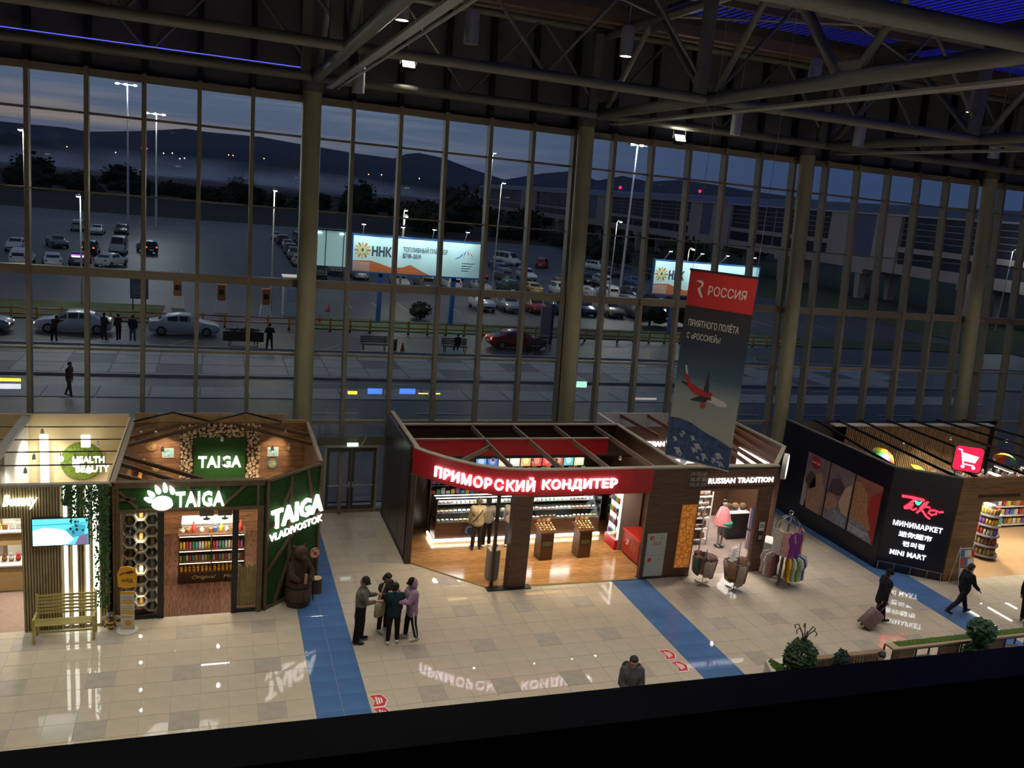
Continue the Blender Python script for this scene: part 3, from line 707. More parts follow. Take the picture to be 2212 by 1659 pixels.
# ================================================================= TAIGA
def taiga():
    F = 21.55
    K = thing('timber_kiosk', 'timber souvenir kiosk with green moss fascia and glowing TAIGA lettering', 'kiosk', (0, 0, 0))
    MB().prism([(-2.2, F), (1.3, F), (2.88, 22.95), (2.88, 27.0), (-2.2, 27.0)], .001, .004).build('floor', M_dkfl, K)
    MB().wallseg((-2.24, 27.0), (-2.24, F), 0, 3.68, .07).build('left_wall', M_oakw, K)
    MB().wallseg((2.88, 27.0), (2.88, 23.0), 0, 3.68, .07).build('right_wall', M_oakw, K)
    bw = MB().box(-2.24, 2.88, 26.95, 27.02, 0, 3.66).build('back_wall', M_oakw, K)
    # log-slice panel
    b = MB(); random.seed(3); pts = []
    for _ in range(9000):
        x = random.uniform(-.92, 1.44); z = random.uniform(1.3, 3.62); r = random.choice((.035, .045, .055, .065))
        if -.56 < x < 1.07 and z < 3.2: continue
        if all((x-a)**2+(z-c)**2 > (r+q)**2*.86 for a, c, q in pts): pts.append((x, z, r))
        if len(pts) > 620: break
    for x, z, r in pts:
        k = random.random()
        b.rings([[(x+r*q*cos(2*pi*i/8), y, z+r*q*sin(2*pi*i/8)) for i in range(8)] for y, q in ((26.95, 1), (26.90, 1), (26.893, .82))], 0)
    b.build('log_slices', mat('log_end', (.62, .46, .28), .7, var=.5, vscale=9), bw, kind='stuff')
    MB().box(-.92, 1.44, 26.93, 26.95, 1.3, 3.63).build('log_backing', mat('bark', (.09, .055, .03), .9), bw)
    MB().bbox(-.52, 1.03, 26.84, 26.93, 1.5, 3.2, .02).build('moss_panel', M_moss, bw)
    letters('TAIGA', (-.38, .90, 2.24, 2.62), plane_M((0, 26.83, 0), 0), M_sign, bw, ext=.03, bold=.028, space=1.10)
    # plywood upstand behind the back wall
    MB().box(-2.2, 2.23, 27.04, 27.08, 3.2, 3.94).build('plywood_upstand', wood('plywood', (.42, .27, .11), (.60, .42, .20), .6, (3, 1, 1), 2), K)
    MB().box(2.23, 2.9, 27.04, 27.08, 3.2, 3.74).build('plywood_upstand', MATS['plywood'], K)
    # rafters
    zg = [(-2.25, 3.72), (-1.13, 4.02), (-.04, 3.72), (1.01, 4.02), (2.10, 3.72)]
    for a, c in zip(zg, zg[1:]): MB().bar((a[0], 26.9, a[1]), (c[0], 26.9, c[1]), .05, .05).build('truss_rod', M_blk, K)
    for p, q in (((-2.23, 23.74), (-.1, 21.68)), ((-2.23, 23.09), (-.82, 21.68)), ((-2.22, 22.26), (-1.5, 21.64)), ((-2.27, 26.05), (-1.57, 26.8)), ((-2.26, 25.35), (-.9, 26.8)), ((-2.27, 24.62), (-.14, 26.8)), ((.72, 26.8), (2.82, 24.7)), ((1.47, 26.8), (2.82, 25.6))):
        MB().bar((p[0], p[1], 3.66), (q[0], q[1], 3.66), .06, .10).build('rafter', M_post, K)
    MB().wallseg((-2.265, 27.0), (-2.265, F), 3.60, 3.72, .13).build('wall_cap', mat('kiosk_cap', (.30, .26, .19), .6), K)
    MB().wallseg((2.92, 27.0), (2.92, 23.0), 3.62, 3.70, .1).build('wall_cap', MATS['kiosk_cap'], K)
    # front fascia : moss + timber frame
    fa = MB().box(-2.2, 1.3, F-.06, F+.06, 2.98, 3.62).build('fascia', M_moss, K)
    for z0, z1 in ((2.93, 3.02), (3.58, 3.72)): MB().box(-2.22, 1.32, F-.10, F+.10, z0, z1).build('fascia_rail', M_post, fa)
    for a, c in (((-2.12, 3.5), (-1.7, 3.05)), ((-1.75, 3.3), (-2.1, 3.28)), ((-.55, 3.6), (-.3, 3.1)), ((.3, 3.05), (.85, 3.6)), ((.18, 3.6), (.2, 3.4)), ((1.16, 3.02), (1.16, 3.6)), ((-2.15, 3.02), (-2.15, 3.6))):
        MB().bar((a[0], F-.08, a[1]), (c[0], F-.08, c[1]), .07, .04, up=(0, 1, 0)).build('branch', M_post, fa)
    Mx = plane_M((0, F-.12, 0), 0)
    letters('TAIGA', (-.82, .33, 3.06, 3.46), Mx, M_sign, fa, ext=.035, bold=.028, space=1.10)
    # glowing bear paw: pad and five claws
    def leaf(cx, cz, ang, l, w):
        P = []
        for t in range(12):
            a = 2*pi*t/12; u = cos(a)*l/2; v = sin(a)*w/2*(1-.45*cos(a))
            P.append((cx+u*cos(ang)-v*sin(ang), cz+u*sin(ang)+v*cos(ang)))
        return P
    pad = [(-1.13+.26*cos(2*pi*t/20)*(1 if sin(2*pi*t/20) < 0 else .9), 3.19+(.19 if sin(2*pi*t/20) < 0 else .17)*sin(2*pi*t/20)) for t in range(20)]
    MB().rings([[Mx @ Vector((x, z, d)) for x, z in pad] for d in (-.03, .05)]).build('paw_pad', M_sign, fa)
    for cx, cz, an, l in ((-1.45, 3.28, 155, .22), (-1.39, 3.43, 135, .23), (-1.24, 3.54, 116, .25), (-1.07, 3.59, 100, .26), (-.91, 3.52, 112, .24)):
        MB().rings([[Mx @ Vector((x, z, d)) for x, z in leaf(cx, cz, radians(an), l, .11)] for d in (-.03, .05)]).build('paw_claw', M_sign, fa)
    # posts and panels of the front
    for x0, x1 in ((-2.22, -2.07), (1.17, 1.32)): MB().bbox(x0, x1, F-.09, F+.09, 0, 2.95, .02).build('corner_post', M_post, K)
    for x0, x1 in ((-1.24, -1.09), (.55, .70)): MB().box(x0, x1, F-.05, F+.07, 0, 2.94).build('door_post', M_blk, K)
    MB().box(-2.07, -1.24, F-.03, F+.03, 0, .10).build('sill', M_blk, K); MB().box(.7, 1.17, F-.03, F+.03, 0, .10).build('sill', M_blk, K)
    MB().box(-2.07, -1.24, F-.005, F+.005, .1, 2.93).build('window_pane', M_kglass, K)
    MB().box(.7, 1.17, F-.005, F+.005, .1, 2.93).build('window_pane', M_kglass, K)
    MB().box(-1.24, -1.20, F-.04, F+.06, .1, 2.93).build('frame_bar', M_blk, K)
    # chamfer wall with TAIGA VLADIVOSTOK
    P, Q = (1.32, 21.58), (2.88, 22.97); ang = atan2(Q[1]-P[1], Q[0]-P[0]); Ln = hypot(Q[0]-P[0], Q[1]-P[1])
    cw = MB().wallseg(P, Q, 0, 3.66, .10).build('angled_wall', M_moss, K)
    MC = plane_M((P[0], P[1], 0), ang) @ Matrix.Translation((0, 0, .07))
    def cb(a, c, w=.07):
        MB().bar(MC @ Vector((a[0], a[1], .02)), MC @ Vector((c[0], c[1], .02)), w, .05, up=MC.to_3x3() @ Vector((0, 0, 1))).build('branch', M_post, cw)
    for a, c in (((.04, .0), (.04, 3.66)), ((Ln-.04, 0), (Ln-.04, 3.66)), ((0, .05), (Ln, .05)), ((0, 3.66), (Ln, 3.66)), ((.85, 0), (.9, 3.6)), ((.9, 3.3), (.25, 2.3)), ((1.5, 3.6), (1.75, 2.7)), ((.1, 1.1), (1.1, 2.0)), ((1.1, 1.9), (Ln, 2.2)), ((.4, .1), (.95, 1.4)), ((1.0, 1.2), (1.9, .5))): cb(a, c)
    letters('TAIGA', (.16, 2.12, 2.26, 2.80), MC @ Matrix.Translation((0, 0, .06)), M_sign, cw, ext=.035, bold=.028, space=1.10)
    letters('VLADIVOSTOK', (.10, 2.13, 1.94, 2.15), MC @ Matrix.Translation((0, 0, .06)), M_sign, cw, ext=.02, bold=.006)
    # bamboo screen behind right window, honeycomb shelf behind left window
    for i in range(9):
        x = .74+i*.05; MB().cyl((x, F+.16, .1), (x, F+.16, 1.25+random.uniform(-.05, .05)), .023, n=7).build('bamboo_cane', mat('bamboo', (.55, .44, .16), .4, var=.25, vscale=6), K, True)
    hs = thing('honeycomb_shelf', 'honeycomb display shelf with mirrored cells behind the kiosk window', 'shelf', (0, F+.28, 0))
    hm = mat('hex_cell_edge', (.60, .52, .42), .25, metal=.3)
    MB().box(-2.07, -1.25, .24, .27, .1, 2.93).build('back_panel', mat('shelf_back', (.10, .07, .05), .4), hs)
    r = .165; n = 0
    def hexm():
        R = []
        for y, q in ((-.16, 1), (.23, 1), (.23, .9), (-.16, .9)): R.append([(r*q*cos(pi/3*i), y, r*q*sin(pi/3*i)) for i in range(6)])
        return MB().rings(R+[R[0]], cap=False).mesh('hex_cell', hm)
    H = hexm(); cells = []
    for c in range(3):
        for k in range(10):
            x = -1.90+c*r*1.56; z = .27+k*r*1.80+(r*.9 if c % 2 else 0)
            if z < 2.8: ob('hex_cell', H, hs, (x, 0, z)); cells.append((x, z, c, k))
    jm = MB().lathe([(.045, 0), (.055, .01), (.055, .1), (.04, .13), (.045, .135), (.045, .165), (.0, .166)], n=10)
    jar0 = jm.mesh('glass_jar', mat('honey_glass', (.55, .30, .06), .1, spec=.8), True)
    for i, (x, z, c_, k_) in enumerate(cells):
        for dx in (0,):
            o = ob('souvenir_jar', jar0, None, (x, F+.30, z-.126), 0, 'small jar in the %s cell up the %s column of the honeycomb shelf' % (nth(k_), ('left', 'middle', 'right')[c_]), 'jar', 'jars in the honeycomb shelf')
            setmat(o, random.choice([jar0.materials[0], M_chrome, PK[9], mat('amber_glass', (.45, .22, .05), .15), M_white]))
    for z in (.55, 1.3, 2.1, 2.7):
        lamp('POINT', 'shelf_glow', (-1.65, F+.10, z), 5, (1, .85, .62), .04)
    # honey counter
    ct = thing('honey_counter', 'brown display counter with shelves and the word Original on its front', 'counter', (0, 23.38, .005))
    MB().box(-.82, .95, 0, .55, 0, .30).build('plinth', M_dkwood, ct)
    MB().box(-.82, .95, .30, .55, .30, 1.42).build('back_panel', M_dkwood, ct)
    for z in (.30, .62, .98, 1.42): MB().box(-.82, .95, .0, .55, z, z+.03).build('shelf', M_dkwood, ct)
    for x in (-.82, .03, .92): MB().box(x, x+.03, .02, .55, .3, 1.42).build('divider', M_dkwood, ct)
    for z in (.58, .94, 1.38): MB().box(-.8, .93, .03, .05, z, z+.02).build('shelf_light', emi('shelf_strip', (1, .85, .6), 2.5), ct)
    print_text('Original    Honey', (-.46, .92, .10, .24), plane_M((0, -.004, 0), 0), mat('cream_print', (.8, .72, .55), .6), ct, shear=.25)
    can = MB().lathe([(.034, 0), (.036, .01), (.036, .17), (.030, .185), (.030, .20), (0, .2)], n=9).mesh('can', PK[0], True)
    hj = MB().lathe([(.04, 0), (.045, .01), (.045, .08), (.036, .095), (.04, .1), (.04, .125), (0, .126)], n=9).mesh('honey_jar', mat('honey', (.75, .40, .04), .12, emit=(.8, .4, .05), es=.0), True)
    pal = [PK[i] for i in (1, 2, 0, 5, 3, 8, 6, 9)]
    for i in range(20):
        x = -.76+i*.083+(.04 if i > 9 else 0); o = ob('printed_can', can, None, (x, 23.48, 1.017), 0, '%s printed can from the left on the upper shelf of the honey counter' % nth(i), 'can', 'cans on the upper counter shelf'); setmat(o, pal[i % 8])
        o = ob('printed_can', can, None, (x, 23.48, .657), 0, '%s short can from the left on the middle shelf of the honey counter' % nth(i), 'can', 'cans on the middle counter shelf'); o.scale = (1, 1, .75); setmat(o, pal[(i*3+1) % 8])
    for i in range(15):
        for r_ in range(2):
            ob('honey_jar', hj, None, (-.745+i*.1105, 23.44+r_*.13, .337), 0, '%s amber honey jar from the left in the %s row of the lowest counter shelf' % (nth(i), ('front', 'rear')[r_]), 'jar', 'honey jars on the lowest shelf')
    for i, (x, h, c) in enumerate(((-.72, .10, 6), (-.58, .16, 7), (-.43, .30, 0), (-.22, .13, 9), (.02, .16, 7), (.14, .20, 4), (.3, .22, 2), (.45, .14, 9), (.62, .15, 7), (.82, .3, 0))):
        b = MB().lathe([(.05, 0), (.06, .02), (.06, h*.6), (.025, h*.75), (.025, h), (0, h)], n=9)
        b.build('souvenir_bottle', PK[c], None, True, (x, 23.62, 1.457), label='%s souvenir bottle standing %s on top of the honey counter' % (('cream', 'brown', 'red', 'pale', 'dark brown', 'blue', 'yellow', 'white', 'tan', 'tall red')[i], ('at the left end', 'near the left end', 'left of centre', 'left of the middle', 'in the middle', 'just right of the middle', 'right of centre', 'among the right group', 'near the right end', 'at the right end')[i]), cat='bottle', group='bottles on the honey counter')
    lamp('AREA', 'counter_light', (.05, 23.1, 2.4), 45, (1, .88, .70), 1.4, (radians(25), 0, 0), sizey=.3)
    # white cash desk with two screens
    dk = thing('cash_desk', 'white cash desk behind the honey counter', 'desk', (0, 25.0, .005))
    MB().bbox(-.8, .72, 0, .62, 1.08, 1.14, .01).build('top', M_white, dk); MB().box(-.78, .7, .03, .08, 0, 1.08).build('front_panel', M_white, dk)
    for x in (-.78, .66): MB().box(x, x+.04, .05, .6, 0, 1.08).build('side_panel', M_white, dk)
    for i, (x, s) in enumerate(((-.10, 'left'), (.42, 'right'))):
        t = thing('cash_monitor', 'black %s monitor on the white cash desk' % s, 'monitor', (x, 25.3, 1.14))
        MB().lathe([(.1, 0), (.1, .012), (.02, .02), (.018, .12), (0, .12)], n=12).build('stand', M_blk, t); MB().bbox(-.2, .2, -.02, .02, .1, .37, .01).build('screen', M_blk, t)
    # wall decorations
    for i, (x, z, r_, c, s) in enumerate(((-1.74, 2.95, .17, (.55, .30, .10), 'carved wooden plate high on the left of the back wall'), (-1.60, 2.25, .14, (.42, .22, .08), 'smaller wooden plate low on the left of the back wall'), (1.86, 2.32, .16, (.08, .40, .50), 'turquoise plate on the right of the back wall'))):
        t = thing('wall_plate', s, 'plate', (x, 26.93, z))
        MB().rings([[(q*r_*cos(2*pi*k/20), y, q*r_*sin(2*pi*k/20)) for k in range(20)] for y, q in ((0, 1), (-.025, 1), (-.03, .9), (-.012, .8))]).build('rim', mat('plate%d' % i, c, .35), t, True)
        MB().rings([[(q*r_*cos(2*pi*k/16)*.7, y, q*r_*sin(2*pi*k/16)*.7) for k in range(16)] for y, q in ((-.005, 1), (-.022, 1), (-.026, .5))]).build('well', mat('plate_in', (.62, .42, .18), .4, var=.4, vscale=12), t, True)
    for i, (x, s) in enumerate(((-1.26, 'left'), (1.87, 'right'))):
        t = thing('wall_picture', 'white framed winter picture on the %s of the back wall' % s, 'picture', (x, 26.93, 2.72))
        MB().box(-.17, .17, -.02, 0, -.16, .14).build('frame', M_white, t); MB().box(-.14, .14, -.026, -.02, -.13, .11).build('print', mat('winter_print', (.35, .62, .70), .4, var=.6, vscale=9), t)
        spotlight(x-(.3 if i == 0 else -.3), 26.2, 3.58, 'small white spotlight aimed at the %s picture' % s, x, 26.95, 2.6, 90)
    for i, (x, z) in enumerate(((-1.95, 2.45), (2.36, 2.9))):
        t = thing('carved_ornament', 'small carved figure hung on the %s part of the back wall' % ('left', 'right')[i], 'ornament', (x, 26.92, z))
        MB().ball((0, -.03, .05), (.05, .03, .06)).ball((0, -.03, -.06), (.065, .04, .08)).build('figure', mat('carving', (.5, .38, .25), .6), t, True); MB().cyl((0, -.01, .1), (0, -.01, .2), .006, n=5).build('cord', M_blk, t)
    for i, x in enumerate((-1.95, -1.55)):
        spotlight(x, 26.0, 3.6, '%s small white track spot in the left corner of the timber kiosk' % ('first', 'second')[i], x, 26.95, 2.3, 12)
    for i, (x, y) in enumerate(((-1.3, 24.8), (.3, 23.6), (1.7, 24.8), (.3, 25.8))): spotlight(x, y, 3.44, '%s downward spot under the timber kiosk rafters' % nth(i), x, y, 0, 210, (1, .80, .56), 130)
    # low goods shelf inside by the left wall
    sh = thing('goods_rack', 'dark shelf with trinkets along the left inner wall of the timber kiosk', 'shelf', (-1.99, 24.6, .005))
    for z in (.3, .8, 1.3, 1.8, 2.2): MB().box(-.18, .18, -1.4, 1.8, z, z+.03).build('board', M_dkwood, sh)
    for y in (-1.4, 1.77): MB().box(-.18, .18, y, y+.03, 0, 2.3).build('upright', M_dkwood, sh)
    for k in range(22):
        MB().ball((0, 0, .08), (.06, .06, .08), 7, 5).build('trinket', random.choice(PK), None, True, (-1.99, 23.3+.14*k, 2.24), label='%s trinket from the front on the top board of the inner shelf' % nth(k), cat='trinket', group='trinkets on the inner shelf')
taiga()
# ================================================================= HEALTH BEAUTY kiosk (far left)
def hb():
    F = 21.35
    K = thing('beauty_kiosk', 'pale slatted cosmetics kiosk with white light lines and hanging ivy', 'kiosk')
    Msl = wood('pale_slat', (.34, .27, .14), (.52, .43, .25), .5, (1, 1, .6), 3)
    Mcr = mat('cream_wall', (.72, .58, .33), .6, var=.04, vscale=2)
    MB().prism([(-9.5, F), (-2.36, F), (-2.36, 27.5), (-9.5, 27.5)], .001, .004).build('floor', mat('warm_floor', (.36, .25, .20), .2, var=.1), K)
    MB().box(-9.5, -2.4, 27.42, 27.5, 0, 3.8).build('back_wall', Mcr, K)
    MB().box(-2.42, -2.36, F+.05, 27.5, 0, 3.7).build('right_wall', Mcr, K)
    MB().box(-5.24, -5.14, 24.3, 27.40, 0, 3.66).build('partition', mat('white_wall', (.74, .74, .68), .6), K)
    MB().box(-5.30, -5.06, 21.6, 27.5, 3.66, 3.76).build('partition_cap', mat('cap_grey', (.33, .32, .28), .5), K)
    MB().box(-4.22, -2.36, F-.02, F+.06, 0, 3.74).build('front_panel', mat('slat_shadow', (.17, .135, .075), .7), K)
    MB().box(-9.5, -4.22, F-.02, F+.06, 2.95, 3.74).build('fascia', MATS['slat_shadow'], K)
    b = MB(); x = -4.21
    while x < -2.37:
        if not any(abs(x+.02-l) < .06 for l in (-3.28, -3.08, -2.81, -2.62)): b.box(x, x+.035, F-.055, F-.02, .02, 3.74)
        x += .062
    x = -9.4
    while x < -4.24:
        b.box(x, x+.035, F-.055, F-.02, 2.95, 3.74); x += .062
    b.build('slats', Msl, K, kind='stuff')
    for x, w in ((-3.28, .07), (-3.08, .09), (-2.81, .065), (-2.62, .12)): MB().box(x-w/2, x+w/2, F-.06, F-.02, .1, 3.74).build('light_line', M_led, K)
    MB().box(-4.9, -2.3, F-.06, F+.08, 3.72, 3.78).build('top_rail', MATS['cap_grey'], K)
    letters('Beauty', (-4.57, -3.84, 3.2, 3.55), plane_M((0, F-.10, 0), 0), emi('sign_warm_led', (1, 1, .82), 3), K, shear=.3, bold=.02)
    for y in (22.95, 24.05, 25.15, 26.4): MB().cyl((-9, y, 3.7), (-2.4, y, 3.7), .02, n=8).build('ceiling_rod', M_chrome, K)
    # hanging lettering in front of the moss disc
    for x in (-3.45, -3.1, -2.7): MB().cyl((x, 24.05, 3.3), (x, 24.05, 3.7), .006, n=5).build('wire', M_blk, K)
    letters('HEALTH', (-3.49, -2.72, 3.38, 3.56), plane_M((0, 24.05, 0), 0), M_sign, K, bold=.02)
    letters('BEAUTY', (-3.42, -2.60, 3.12, 3.32), plane_M((0, 24.05, 0), 0), M_sign, K, bold=.02)
    R = []
    b = MB().rings([[(-3.71+q*.6*cos(2*pi*i/40), y, 2.33+q*.6*sin(2*pi*i/40)) for i in range(40)] for y, q in ((27.42, 1), (27.35, 1), (27.32, .95))]); b.build('moss_disc', mat('bright_moss', (.16, .25, .03), .95, var=.5, vscale=20, bump=1, bscale=60), K)
    for i, (x, z0, z1, w) in enumerate(((-4.66, 1.7, 3.3, .11), (-3.55, 2.92, 3.28, .14))): MB().box(x-w/2-.05, x+w/2+.05, 26.9, 27.0, z0, z1).build('wall_lamp', emi('warm_tube', (1, .97, .85), 4.5), K)
    for i, (x, y, z, s) in enumerate(((-3.78, 24.05, 3.50, 'left'), (-3.42, 24.05, 3.35, 'middle'), (-3.10, 24.05, 3.17, 'right'))):
        t = thing('globe_lamp', '%s glowing globe lamp beside the hanging white lettering' % s, 'lamp', (x, y, z), group='globe lamps'); MB().ball((0, 0, 0), .085, 14, 8).build('globe', emi('globe_glow', (1, .98, .9), 5), t, True); MB().cyl((0, 0, .085), (0, 0, max(.1, 3.675-z)), .008, n=6).build('cable', M_blk, t)
    for i, (x, y) in enumerate(((-4.4, 22.95), (-3.0, 25.15), (-4.6, 26.4), (-4.4, 24.05), (-6.5, 22.95), (-6.5, 25.15))): spotlight(x, y, 3.5, '%s small spot hung from the rods of the cosmetics kiosk' % nth(i), x, y, 0, 210, (1, .93, .78), 140)
    # TV
    t = thing('wall_screen', 'wide television with a bright turquoise picture on the slatted wall', 'television', (-3.365, F-.12, 2.61))
    MB().bbox(-.62, .62, -.03, .05, -.36, .36, .012).build('casing', M_blk, t)
    MB().box(-.595, .595, -.036, -.03, -.335, .335).build('display', emi('tv_cyan', (.12, .62, .72), 1.3), t)
    Mt = plane_M((0, -.037, 0), 0)
    for pts, m, n_, z in (([(-.59, .05), (-.35, .12), (-.05, .08), (.2, -.02), (.28, -.2), (.1, -.33), (-.59, -.33)], emi('tv_white', (.9, .97, 1), 1.6), 'picture_hand', 0), ([(.1, .05), (.35, .2), (.55, .15), (.5, -.1), (.25, -.15)], emi('tv_teal', (.05, .35, .5), 1.1), 'picture_wave', .002), ([(.3, -.33), (.59, -.33), (.59, -.05), (.4, -.12)], emi('tv_plum', (.2, .15, .3), 1.0), 'picture_corner', .004), ([(-.59, .17), (.59, .20), (.59, .23), (-.59, .2)], emi('tv_blue', (.05, .45, .6), 1), 'picture_band', .002)):
        flat_poly(pts, Mt, m, t, n_, .002, z)
    MB().box(-.2, .2, .05, .10, -.15, .15).build('wall_bracket', M_blk, t)
    # bench of slats
    t = thing('slat_bench', 'yellow slatted wooden bench in front of the light lines', 'bench', (-3.26, 20.88, 0))
    Mb = wood('bench_wood', (.40, .34, .11), (.58, .50, .20), .5, (1, 6, 6), 3)
    for i in range(5): MB().bbox(-.66, .66, -.20+i*.075, -.145+i*.075, .43, .46, .008).build('seat_slat', Mb, t)
    for i in range(6): MB().bbox(-.66, .66, .20+i*.012, .225+i*.012, .55+i*.085, .605+i*.085, .008).build('back_slat', Mb, t)
    for x in (-.64, .64):
        for y, z1 in ((-.2, .62), (.22, 1.08)): MB().bbox(x-.03, x+.03, y-.03, y+.03, 0, z1, .008).build('leg', Mb, t)
        MB().bbox(x-.03, x+.03, -.24, .24, .60, .635, .008).build('armrest', Mb, t)
        MB().box(x-.02, x+.02, -.18, .2, .36, .42).build('side_rail', Mb, t)
    MB().box(-.64, .64, -.03, .01, .16, .2).build('stretcher', Mb, t)
    # ivy curtains: leaf clumps on hanging stems
    random.seed(11)
    iv = thing('ivy_curtain', 'dark green ivy trailing down over the slatted wall and light lines', 'plant', (0, F-.12, 0))
    lv = MB()
    for i in range(46):
        x = random.uniform(-3.3, -2.34); ln = random.choice((.4, .6, .9, 1.2)) if x < -2.75 else random.choice((.8, 1.4, 2.2, 3.2))
        if x < -3.15: ln = .5
        MB().tube([(x+.02*sin(k*1.3), .02*cos(k), 3.78-ln*k/5) for k in range(6)], .006, 5).build('stem', mat('ivy_stem', (.07, .09, .03), .7), iv)
        for k in range(int(ln*26)):
            z = 3.76-random.random()*ln; a = random.uniform(0, 6.28); r = random.uniform(.022, .045); cx = x+random.uniform(-.05, .05); cy = random.uniform(-.07, .04)
            tz = random.uniform(-.5, .5)
            lv.add([(cx-r*cos(a), cy+r*.3*sin(a), z), (cx, cy-.015, z-r), (cx+r*cos(a), cy-r*.3*sin(a), z+tz*r), (cx, cy-.01, z+r)], [(0, 1, 2, 3)])
    lv.build('leaves', mat('ivy_leaf', (.025, .12, .035), .5, var=.5, vscale=12), iv, kind='stuff')
    # display counter in the left opening with toys
    c = thing('toy_counter', 'pale wooden counter with open shelves at the left edge', 'counter', (-5.7, 23.5, .005))
    Mo = wood('pale_oak', (.55, .36, .15), (.70, .48, .23), .5, (1, 1, 8), 2)
    MB().box(-3.6, 1.08, 0, .55, .05, .72).build('cabinet', Mo, c); MB().bbox(-3.65, 1.12, -.03, .6, .72, .77, .008).build('top', M_white, c); MB().box(-3.6, 1.08, .02, .5, 0, .05).build('kick_strip', M_chrome, c)
    MB().box(-3.6, 1.08, .3, .55, 1.2, 1.58).build('upper_box', Mo, c); MB().box(-3.65, 1.12, .2, .6, 1.58, 1.62).build('upper_shelf', M_white, c)
    for x in (-3.6, -1.2, 1.05): MB().box(x, x+.03, .3, .55, .77, 1.2).build('divider', Mo, c)
    pal = [PK[i] for i in (9, 0, 6, 7, 9, 6, 2, 5)]
    for i in range(14):
        x = -4.62-.16*i
        MB().ball((0, 0, .09), (.07, .06, .09), 8, 6).ball((0, 0, .20), (.05, .05, .05), 8, 5).build('soft_toy', pal[i % 8], None, True, (x, 23.72, .782), label='%s small soft toy on the pale counter counted from the kiosk wall' % nth(i), cat='toy', group='soft toys on the counter')
        MB().bbox(-.06, .06, -.05, .05, 0, .14+.03*(i % 3), .01).build('gift_box', pal[(i*3+2) % 8], None, False, (x, 23.9, 1.632), label='%s small gift box on the upper shelf counted from the kiosk wall' % nth(i), cat='box', group='gift boxes on the upper shelf')
    t = thing('back_screen', 'small dark screen on the far wall of the cosmetics kiosk', 'screen', (-5.55, 27.36, 1.75)); MB().bbox(-.3, .3, -.02, .04, -.2, .2, .01).build('casing', M_blk, t); MB().box(-.27, .27, -.024, -.02, -.17, .17).build('display', mat('dark_screen', (.03, .03, .035), .2), t)
hb()

